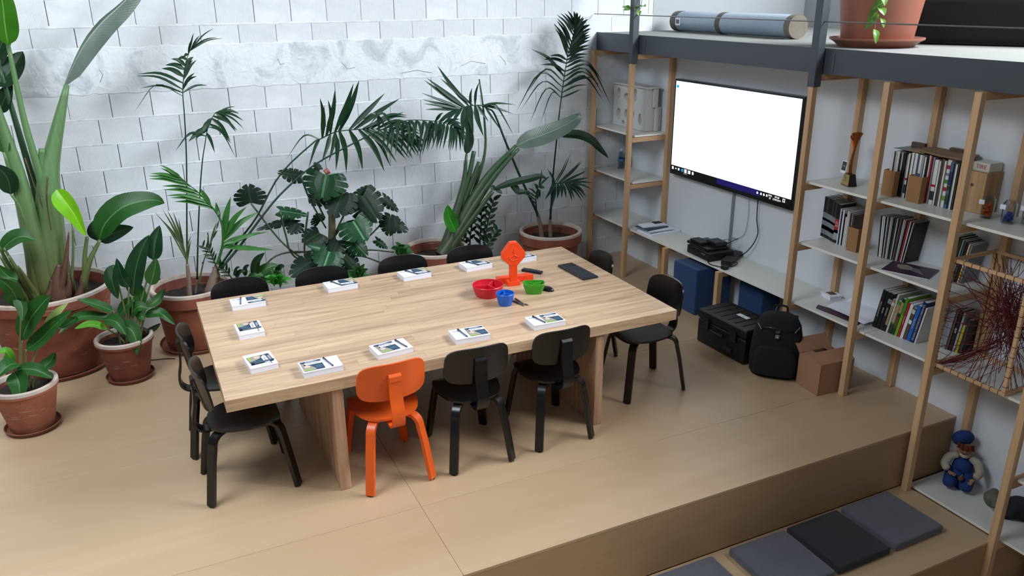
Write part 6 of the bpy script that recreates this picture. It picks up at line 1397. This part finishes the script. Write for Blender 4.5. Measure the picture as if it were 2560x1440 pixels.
t = thing('instant_photo', 'small white-framed instant photo leaning on the trophy', 'photo', (-.293, -3.235, z+.09), math.radians(-12))
M_ = Matrix.Rotation(math.radians(8), 4, 'Y'); obj('card', B().box(-.001, .0, -.027, .027, 0, .086, 'paper_white', M=M_), t); obj('picture', B().box(-.0016, -.001, -.023, .023, .018, .080, 'bk_darkgrey', M=M_), t); obj('picture', B().ball((-.0016+.007, -.002, .045), .012, 'bk_grey', 10, 6, (.08, 1.2, 1)), t)
# wooden block box, lettered box, candy jars
t = thing('wooden_box', 'pale knotty wooden box on the upper right shelf', 'box', (-.083, -4.16, z), 0)
obj('body', B().box(-.078, .078, -.055, .06, .0006, .255, 'pine'), t, bevel=.003); obj('knot', B().ball((-.078, .03, .17), .012, 'bk_brown', 10, 6, (.12, 1, 1)), t)
t = thing('lettered_box', 'small box with red lettering on top of the wooden box', 'box', (-.075, -4.155, z+.2555), 0)
obj('body', B().box(-.06, .06, -.05, .06, .0, .055, 'bk_offwhite'), t, bevel=.002); text('lettering', 'TIRE', .036, basis((-.0605, .005, .028), (0, -1, 0), (0, 0, 1)), 'bk_red', t)
def jar(x, y, m_, lab, fill, h=.14):
    t = thing('candy_jar', lab, 'jar', (x, y, z), 0, 'small clear jars of sweets')
    obj('jar_glass', B().lathe([(.030, .0006), (.036, .004), (.038, h-.02), (.030, h-.012), (.024, h), (.022, h), (.028, h-.014), (.0345, h-.024), (.033, .006), (.001, .005)], 28, 'clear_plastic', cap1=False), t, auto=True)
    n_ = 0; s = obj('sweets', B(), t) if False else None; b = B(); r_ = random.Random(int(abs(y)*1000))
    for q in range(46):
        a = r_.uniform(0, 6.3); rr = .022*math.sqrt(r_.random()); b.ball((rr*math.cos(a), rr*math.sin(a), .014+fill*r_.random()), .0085, m_, 7, 5)
    o = obj('sweets', b, t, smooth=True, merge=False); o['kind'] = 'stuff'
    obj('paper_tag', B().box(-.041, -.040, -.0, .035, h*.62, h*.62+.028, 'paper_white'), t)
jar(-.20, -4.285, 'flower_orange', 'clear jar of orange sweets on the upper right shelf', .075)
jar(-.20, -4.42, 'candy_blue', 'clear jar of blue sweets on the upper right shelf', .05)
jar(-.13, -4.50, 'candy_red', 'clear jar of red sweets cut by the right picture edge', .075)
# ================================================================== STRING FRAME
t = thing('string_frame', 'open wooden box frame laced with dark red string', 'frame', (-.235, -4.525, .5062))
fx, fy, fz, q_ = .195, .235, .72, .011
def bar(a, b_): 
    lo = [min(a[i], b_[i])-q_ for i in range(3)]; hi = [max(a[i], b_[i])+q_ for i in range(3)]
    obj('frame_bar', B().box(lo[0], hi[0], lo[1], hi[1], lo[2], hi[2], 'beech_y'), t, bevel=.002, seg=1)
for sx in (-1, 1):
    for sy in (-1, 1): bar((sx*fx, sy*(fy), .036), (sx*fx, sy*fy, fz-.036))
    for zz in (q_+.0005, fz-q_):  bar((sx*fx, -fy, zz), (sx*fx, fy, zz))
for sy in (-1, 1):
    for zz in (q_+.0005, fz-q_): bar((-fx+.024, sy*fy, zz), (fx-.024, sy*fy, zz))
b = B(); r_ = random.Random(11)
def on_edge():
    e = r_.randrange(8); u = r_.random()
    return [(-fx, -fy+2*fy*u, fz-q_), (-fx, -fy+2*fy*u, q_), (-fx, -fy, fz*u), (-fx, fy, fz*u), (fx, -fy+2*fy*u, fz-q_), (fx, -fy, fz*u), (-fx+2*fx*u, -fy, fz-q_), (-fx+2*fx*u, -fy, q_)][e]
hub = [(-.05, -.04, .42), (-.03, -.08, .34), (-.05, -.08, .48), (-.02, -.10, .28), (-.04, -.02, .52)]
for i in range(120):
    h_ = Vector(r_.choice(hub))+Vector((r_.gauss(0, .035), r_.gauss(0, .05), r_.gauss(0, .09)))
    e0 = Vector(on_edge()); mid = e0.lerp(h_, .5)+Vector((r_.gauss(0, .008), r_.gauss(0, .008), -abs(r_.gauss(0, .008)))); b.tube([e0, mid, h_], .0019, 4, 'thread', cap=False)
for i in range(110):
    p = Vector(r_.choice(hub))+Vector((r_.gauss(0, .04), r_.gauss(0, .06), r_.gauss(0, .11))); q2 = Vector(r_.choice(hub))+Vector((r_.gauss(0, .04), r_.gauss(0, .06), r_.gauss(0, .11)))
    b.tube([p, p.lerp(q2, .5)+Vector((r_.gauss(0, .01), r_.gauss(0, .01), r_.gauss(0, .01))), q2], .0019, 4, 'thread', cap=False)
for i in range(11):
    zz = .05+i*.058; b.tube([(-fx-q_, fy+q_, zz), (-fx, fy*.3, zz-.004), (.0, -.05-.01*i, .2+i*.03)], .0019, 4, 'thread', cap=False)
for i in range(16):   # strand bundle at the lower left
    b.tube([(-fx+r_.uniform(0, .1), fy-.02-r_.random()*.03, .02), (-.1, .1+r_.gauss(0, .02), .09+r_.gauss(0, .015)), (0, -.02, .2+r_.gauss(0, .03))], .0019, 4, 'thread', cap=False)
o = obj('string_web', b, t, merge=False); o['kind'] = 'stuff'
for i in range(9):
    yy = -fy+.03+i*.052
    for zz, in ((fz-q_,), (q_+.0005,)):
        obj('string_knot', B().tube([(-fx-q_-.001, yy, zz-q_-.001), (-fx-q_-.001, yy, zz+q_+.001), (-fx+q_+.001, yy, zz+q_+.001), (-fx+q_+.001, yy, zz-q_-.001), (-fx-q_-.001, yy, zz-q_-.001)], .0017, 5, 'thread', cap=False), t)
for i in range(10):
    zz = .06+i*.064
    for yy in (fy, -fy): obj('string_knot', B().tube([(-fx-q_-.001, yy-q_-.001, zz), (-fx-q_-.001, yy+q_+.001, zz), (-fx+q_+.001, yy+q_+.001, zz), (-fx+q_+.001, yy-q_-.001, zz), (-fx-q_-.001, yy-q_-.001, zz)], .0017, 5, 'thread', cap=False), t)
for x0 in (-.12, -.05, .03): 
    for yy in (fy,): obj('string_knot', B().tube([(x0, yy-q_-.001, fz-2*q_-.001), (x0, yy+q_+.001, fz-2*q_-.001), (x0, yy+q_+.001, fz+.001), (x0, yy-q_-.001, fz+.001), (x0, yy-q_-.001, fz-2*q_-.001)], .0017, 5, 'thread', cap=False), t)
obj('wooden_block', B().prism([(-.035, -.02), (.02, -.035), (.04, .01), (.0, .035), (-.03, .02)], -.02, .035, 'pine', M=Matrix.Translation((0, -.07, .37)) @ Matrix.Rotation(.5, 4, 'X')), t, bevel=.003)
# ================================================================== FOAM PACKAGING, BOTTLES
def boolcut(me, cutters):
    o = bpy.data.objects.new('tmp', me); COL.objects.link(o); cs = []
    for c_ in cutters:
        k = bpy.data.objects.new('cut', c_); COL.objects.link(k); cs.append(k)
        md = o.modifiers.new('b', 'BOOLEAN'); md.object = k; md.operation = 'DIFFERENCE'; md.solver = 'EXACT'
    dg = bpy.context.evaluated_depsgraph_get(); dg.update(); r = bpy.data.meshes.new_from_object(o.evaluated_get(dg))
    for k in cs+[o]: bpy.data.objects.remove(k)
    return r
t = thing('foam_packaging', 'white moulded foam packaging block with round holes on the upper left shelf', 'packaging', (-.15, -.33, 1.4535))
base = B().box(-.05, .05, -.30, .30, .0, .42, 'styrofoam').mesh('foam_block', bevel=.008, seg=2)
cuts = []
for yy, zz, ry, rz_ in ((.20, .33, .04, .055), (.19, .12, .045, .06), (.05, .31, .055, .035), (-.10, .34, .04, .065), (.05, .14, .03, .045), (-.20, .11, .028, .06), (.10, .045, .03, .02), (-.07, .15, .03, .03)):
    cuts.append(B().prism([(yy+ry*math.cos(a), zz+rz_*math.sin(a)) for a in [2*PI*i/20 for i in range(20)]], -.06, -.005, axis=0).mesh('c'))
me = boolcut(base, cuts); me.name = 'foam_block'; link('foam_block', me, t)
obj('foam_top', B().box(-.07, .10, -.335, .30, .421, .436, 'styrofoam'), t, bevel=.003)
obj('foam_foot', B().prism([(.051, -.33), (.09, -.33), (.09, -.30), (.138, -.30), (.138, .0), (.051, .0)], .0, .235, 'styrofoam'), t, bevel=.006)
obj('foam_rib', B().box(.02, .075, -.328, -.302, .236, .42, 'styrofoam'), t, bevel=.004)
for i, (x, y) in enumerate(((-.15, -.14), (-.085, -.15), (-.10, -.065))):
    t = thing('water_bottle', ['small clear water bottle with a blue band, front left of three', 'small clear water bottle with a blue band, front right beside the post', 'small clear water bottle with a blue band, standing behind the others'][i], 'bottle', (x, y, .9905), i*1.0, 'water bottles')
    obj('bottle_body', B().lathe([(.024, .0006), (.029, .006), (.030, .05), (.027, .06), (.030, .07), (.030, .11), (.027, .12), (.030, .13), (.029, .15), (.012, .185), (.012, .195), (.010, .195), (.010, .184), (.026, .149), (.027, .01), (.001, .008)], 24, 'clear_plastic', cap1=False), t, auto=True)
    obj('bottle_label', B().lathe([(.0307, .082), (.0307, .108)], 24, 'bottle_blue', cap0=False, cap1=False), t); obj('cap', B().lathe([(.0135, .188), (.0135, .203), (.001, .204)], 16, 'tag_white'), t)
# ================================================================== DOLL, TOY, BAG on the low shelf
def skin(pts, edges, radii, lvl=2):
    me = bpy.data.meshes.new('s'); me.from_pydata(pts, edges, []); o = bpy.data.objects.new('s', me); COL.objects.link(o)
    md = o.modifiers.new('k', 'SKIN'); sv = me.skin_vertices[0].data
    for i, r in enumerate(radii): sv[i].radius = (r, r) if not isinstance(r, tuple) else r
    sv[0].use_root = True; s2_ = o.modifiers.new('u', 'SUBSURF'); s2_.levels = lvl; s2_.render_levels = lvl
    dg = bpy.context.evaluated_depsgraph_get(); dg.update(); r = bpy.data.meshes.new_from_object(o.evaluated_get(dg)); bpy.data.objects.remove(o)
    for p in r.polygons: p.use_smooth = True
    return r
def part(nm, me, m_, parent, M=None):
    if M: me.transform(M)
    me.name = nm; me.materials.clear(); me.materials.append(MATS[m_]); return link(nm, me, parent)
LZ = -.4044
t = thing('seated_doll', 'seated rag doll in a blue hat and dungarees with cream sleeves', 'doll', (-.13, -4.425, LZ), math.radians(-62))
# local: faces -y
part('trousers', skin([(0, .04, .065), (-.045, -.02, .065), (-.05, -.09, .068), (-.052, -.12, .035), (.045, -.02, .065), (.05, -.09, .068), (.052, -.12, .035)], [(0, 1), (1, 2), (2, 3), (0, 4), (4, 5), (5, 6)], [.07, .052, .046, .036, .052, .046, .036]), 'doll_blue', t)
part('bib', skin([(0, .04, .08), (0, .03, .15), (0, .02, .21)], [(0, 1), (1, 2)], [.075, .07, .05]), 'doll_blue', t)
part('sleeve', skin([(-.03, .02, .225), (-.085, .01, .20), (-.105, -.03, .155), (-.075, -.075, .135)], [(0, 1), (1, 2), (2, 3)], [.024, .032, .031, .024]), 'doll_shirt', t)
part('sleeve', skin([(.03, .02, .225), (.085, .01, .20), (.11, -.02, .15), (.09, -.07, .125)], [(0, 1), (1, 2), (2, 3)], [.024, .032, .031, .024]), 'doll_shirt', t)
part('collar', skin([(-.03, .01, .235), (0, -.012, .232), (.03, .01, .235)], [(0, 1), (1, 2)], [.014, .016, .014]), 'doll_shirt', t)
def hand(c, d, nm='hand'):
    c = Vector(c); d = Vector(d).normalized(); s_ = d.cross(Vector((0, 0, 1))).normalized()
    pts = [tuple(c-d*.012), tuple(c+d*.012)]; ed = [(0, 1)]; rad = [.010, .014]
    for q in range(4):
        f = c+d*.03+s_*(-.012+.008*q); f2 = f+d*(.012-.003*abs(q-1.4))+Vector((0, 0, -.006)); i = len(pts); pts += [tuple(f), tuple(f2)]; ed += [(1, i), (i, i+1)]; rad += [.0045, .0035]
    i = len(pts); pts += [tuple(c+s_*.016+d*.008), tuple(c+s_*.022+d*.02)]; ed += [(1, i), (i, i+1)]; rad += [.005, .004]
    part(nm, skin(pts, ed, rad, 1), 'doll_skin', t)
hand((-.058, -.09, .131), (1, -.35, -.05)); hand((.085, -.085, .118), (-.5, -.6, -.5))
part('head', skin([(0, .01, .24), (0, .0, .285), (0, -.004, .31)], [(0, 1), (1, 2)], [.022, .050, .044]), 'doll_skin', t)
part('nose', skin([(0, -.042, .285), (0, -.058, .28)], [(0, 1)], [.007, .006], 1), 'doll_skin', t)
for s in (-1, 1): obj('eye', B().ball((s*.015, -.046, .294), .004, 'ink', 8, 6), t); obj('ear', B().ball((s*.049, .0, .285), .009, 'doll_skin', 8, 6), t)
obj('mouth', B().tube([(-.01, -.046, .266), (0, -.048, .264), (.01, -.046, .266)], .0016, 5, 'bk_darkred'), t)
hb = B()
for q in range(9): a = -PI*.85+q*PI*.7/8; hb.tube([(math.cos(a)*.047, math.sin(a)*.045, .335), (math.cos(a)*.053, math.sin(a)*.051-.002, .30)], .006, 6, 'bk_darkred' if q % 2 else 'copper_metal')
obj('striped_fringe', hb, t)
part('hat', skin([(0, .008, .335), (-.02, .035, .35), (-.055, .055, .325), (-.075, .065, .28)], [(0, 1), (1, 2), (2, 3)], [.062, .068, .056, .035]), 'doll_blue', t)
t2 = thing('bread_loaf', 'small brown loaf held in the doll\'s lap', 'toy', (-.215, -4.485, LZ+.118), .3)
b = B(); b.ball((0, 0, 0), .03, 'doll_bread', 14, 8, (1, .6, .5)); obj('loaf', b, t2, smooth=True); obj('crust_cut', B().tube([(-.02, 0, .018), (.02, 0, .018)], .002, 5, 'doll_shirt'), t2)
t = thing('plush_dog', 'grey and black shaggy plush toy lying right of the seated doll', 'toy', (-.135, -4.79, LZ), math.radians(-50)); t.scale = (1.25, 1.25, 1.25)
part('body', skin([(.09, 0, .06), (.03, 0, .065), (-.03, 0, .065), (.11, -.05, .025), (.11, .05, .025), (-.02, -.06, .02), (-.02, .06, .02), (.13, 0, .07), (.165, .01, .09)], [(0, 1), (1, 2), (0, 3), (0, 4), (2, 5), (2, 6), (0, 7), (7, 8)], [.055, .058, .052, .026, .026, .026, .026, .03, .016]), 'bag_cloth', t)
part('head', skin([(-.05, 0, .07), (-.085, 0, .075), (-.125, 0, .055), (-.08, -.04, .095), (-.075, -.065, .06), (-.08, .04, .095), (-.075, .065, .06)], [(0, 1), (1, 2), (1, 3), (3, 4), (1, 5), (5, 6)], [.045, .052, .036, .022, .02, .022, .02]), 'furry_grey', t)
for s in (-1, 1): obj('eye', B().ball((-.108, s*.022, .088), .006, 'ink', 8, 6), t)
obj('snout', B().ball((-.113, 0, .064), .012, 'ink', 10, 6), t)
t = thing('cloth_bag', 'dark slouching cloth bag with white woven labels at the right edge', 'bag', (-.15, -5.06, LZ), math.radians(-40))
b = B(); b.ball((0, 0, .108), .125, 'bag_cloth', 22, 14, (1.05, .72, .86)); obj('bag_body', b, t, smooth=True)
for a_, e_, r_a in ((-.6, .25, .5), (.35, .45, -.7), (-.9, -.35, -.2), (.1, -.5, .6)):
    n_ = Vector((math.sin(a_)*math.cos(e_), -math.cos(a_)*math.cos(e_), math.sin(e_))); p_ = Vector((n_.x*1.05, n_.y*.72, n_.z*.86))*.1255+Vector((0, 0, .108)); nn_ = Vector((n_.x/1.05, n_.y/.72, n_.z/.86)).normalized(); u_ = Vector((0, 0, 1)).cross(nn_).normalized()
    obj('woven_label', B().box(-.007, .007, -.022, .022, 0, .002, 'tag_white', M=basis(p_, u_, nn_.cross(u_)) @ Matrix.Rotation(r_a, 4, 'Z')), t)
part('strap', skin([(-.06, -.02, .19), (-.03, -.05, .225), (.04, -.04, .225), (.07, .0, .18)], [(0, 1), (1, 2), (2, 3)], [.012]*4, 1), 'doll_skin', t)
# ================================================================== ON THE DECK
DZ = 2.3845
t = thing('wrapped_roll', 'long roll wrapped in pale blue plastic lying on the deck', 'roll', (.36, -1.12, DZ+.1), math.radians(-4))
b = B(); b.tube([(0, -.88+1.76*i/40, 0) for i in range(41)], .096, 28, 'roll_wrap' if 'roll_wrap' in MATS else 'paper_grey')
obj('wrap', b, t, smooth=True)
obj('foam_end', B().tube([(0, -.93, 0), (0, -.885, 0), (0, -.86, 0)], .098, 28, 'foam_end'), t); obj('foam_end', B().tube([(0, .87, 0), (0, .90, 0)], .098, 28, 'foam_end'), t)
obj('tape_band', B().tube([(0, .05, 0), (0, .12, 0)], .0985, 28, 'wrap_brown', cap=False), t); obj('tape_band', B().tube([(0, .80, 0), (0, .86, 0)], .0988, 28, 'wrap_brown', cap=False), t)
for a in range(5): obj('barcode_bar', B().box(-.1, -.097, .72+a*.012, .727+a*.012, -.02, .02, 'ink'), t)
obj('shipping_label', B().box(-.0985, -.096, .70, .79, -.035, .035, 'paper_white'), t)
t = thing('deck_planter', 'large terracotta-coloured plastic planter on a saucer on the deck with trailing vine', 'planter', (.10, -3.02, DZ))
obj('planter_pot', B().lathe([(.235, .03), (.24, .04), (.30, .48), (.312, .485), (.312, .53), (.29, .53), (.285, .45), (.001, .45)], 48, 'plastic_clay', cap1=False), t, auto=True)
obj('saucer', B().lathe([(.25, .0006), (.29, .035), (.318, .05), (.32, .062), (.308, .062), (.27, .028), (.001, .026)], 56, 'plastic_clay', cap1=False), t, auto=True)
obj('soil', B().lathe([(.284, .44), (.001, .455)], 30, 'soil', cap0=False, cap1=False), t)
def vine(o, par, pts, leaves):
    obj('vine_stem', B().tube(catmull(pts, 20), .004, 6, 'v_stalk', .002), par, smooth=True)
    for (x, y, z_), (dx, dy, dz), w in leaves:
        p = Vector((x, y, z_)); d = Vector((dx, dy, dz)); obj('leaf', leaf_mesh([p, p+d*.5+Vector((-.01, -.01, .01)), p+d], w, 'pothos', .2, 1, .3, .05), par, smooth=True, merge=False)
leafmat('pothos', '5a8434', '98ae70', .35, False)
leafmat('pothosw', 'b8c8a0', 'd8e0c8', .35, False)
vine(None, t0 := [o for o in COL.objects if o.name.startswith('deck_planter')][0], [(-.10, -.24, .53), (-.22, -.30, .46), (-.27, -.27, .32), (-.28, -.22, .2), (-.30, -.24, .12)],
     [((-.27, -.25, .30), (-.03, .07, -.06), .06), ((-.28, -.22, .27), (-.02, -.08, -.05), .07), ((-.28, -.22, .24), (-.03, .04, -.08), .07), ((-.28, -.24, .35), (-.03, -.06, -.07), .06), ((-.29, -.22, .2), (-.02, .06, -.07), .05), ((-.30, -.24, .13), (-.02, -.04, -.09), .05), ((-.28, -.24, .42), (-.02, -.08, -.04), .07), ((-.28, -.26, .2), (-.02, -.05, -.06), .04)])
t = thing('trailing_vine', 'short green vine trailing around the left deck post', 'plant', (-.47, -.74, 2.58))
vine(None, t, [(.06, .02, .5), (.05, -.05, .2), (.02, -.09, .05), (-.03, -.06, .02)], [((-.03, .0, .04), (-.03, .09, -.02), .06), ((-.04, .0, .03), (-.02, .10, .03), .06), ((-.02, -.08, .04), (-.01, -.08, .03), .05), ((.0, -.09, .03), (-.03, -.05, -.05), .05), ((.02, -.10, .06), (0, -.07, .0), .05), ((.05, -.06, .18), (0, -.06, .03), .05)])
t = thing('trailing_vine', 'single vine sprig hanging over the wrapped roll', 'plant', (.0, -1.9, 2.78))
vine(None, t, [(.0, .0, .3), (.0, -.02, .1), (0, -.01, .02)], [((0, -.01, .03), (-.02, .06, -.02), .06), ((0, -.01, .03), (-.02, -.07, -.02), .06)])
t = thing('padded_bench', 'long black padded bench behind the planter on the deck', 'bench', (1.29, -3.82, DZ), math.radians(28))
obj('pad', B().box(-.30, .32, -1.1, 1.1, .004, .34, 'sofa_black'), t, bevel=.05, seg=4, auto=True)
for s in (-1, 1): obj('foot', B().box(-.1, .1, s*.9-.04, s*.9+.04, .0, .02, 'steel_dark'), t)
c = obj('extension_cable', B().tube(catmull([(-5.02, -.75, .006), (-4.95, -.78, .006), (-4.86, -.80, .006), (-4.80, -.83, .006)], 14), .0035, 6, 'cable_black'), smooth=True); tag(c, 'thin black cable on the floor between two big pots', 'cable')
c = obj('floor_hose', B().tube(catmull([(-6.05, -1.05, .42), (-5.98, -1.0, .5), (-5.9, -1.02, .45), (-5.86, -1.05, .3)], 16), .006, 6, 'cable_black'), smooth=True); bpy.data.objects.remove(c)
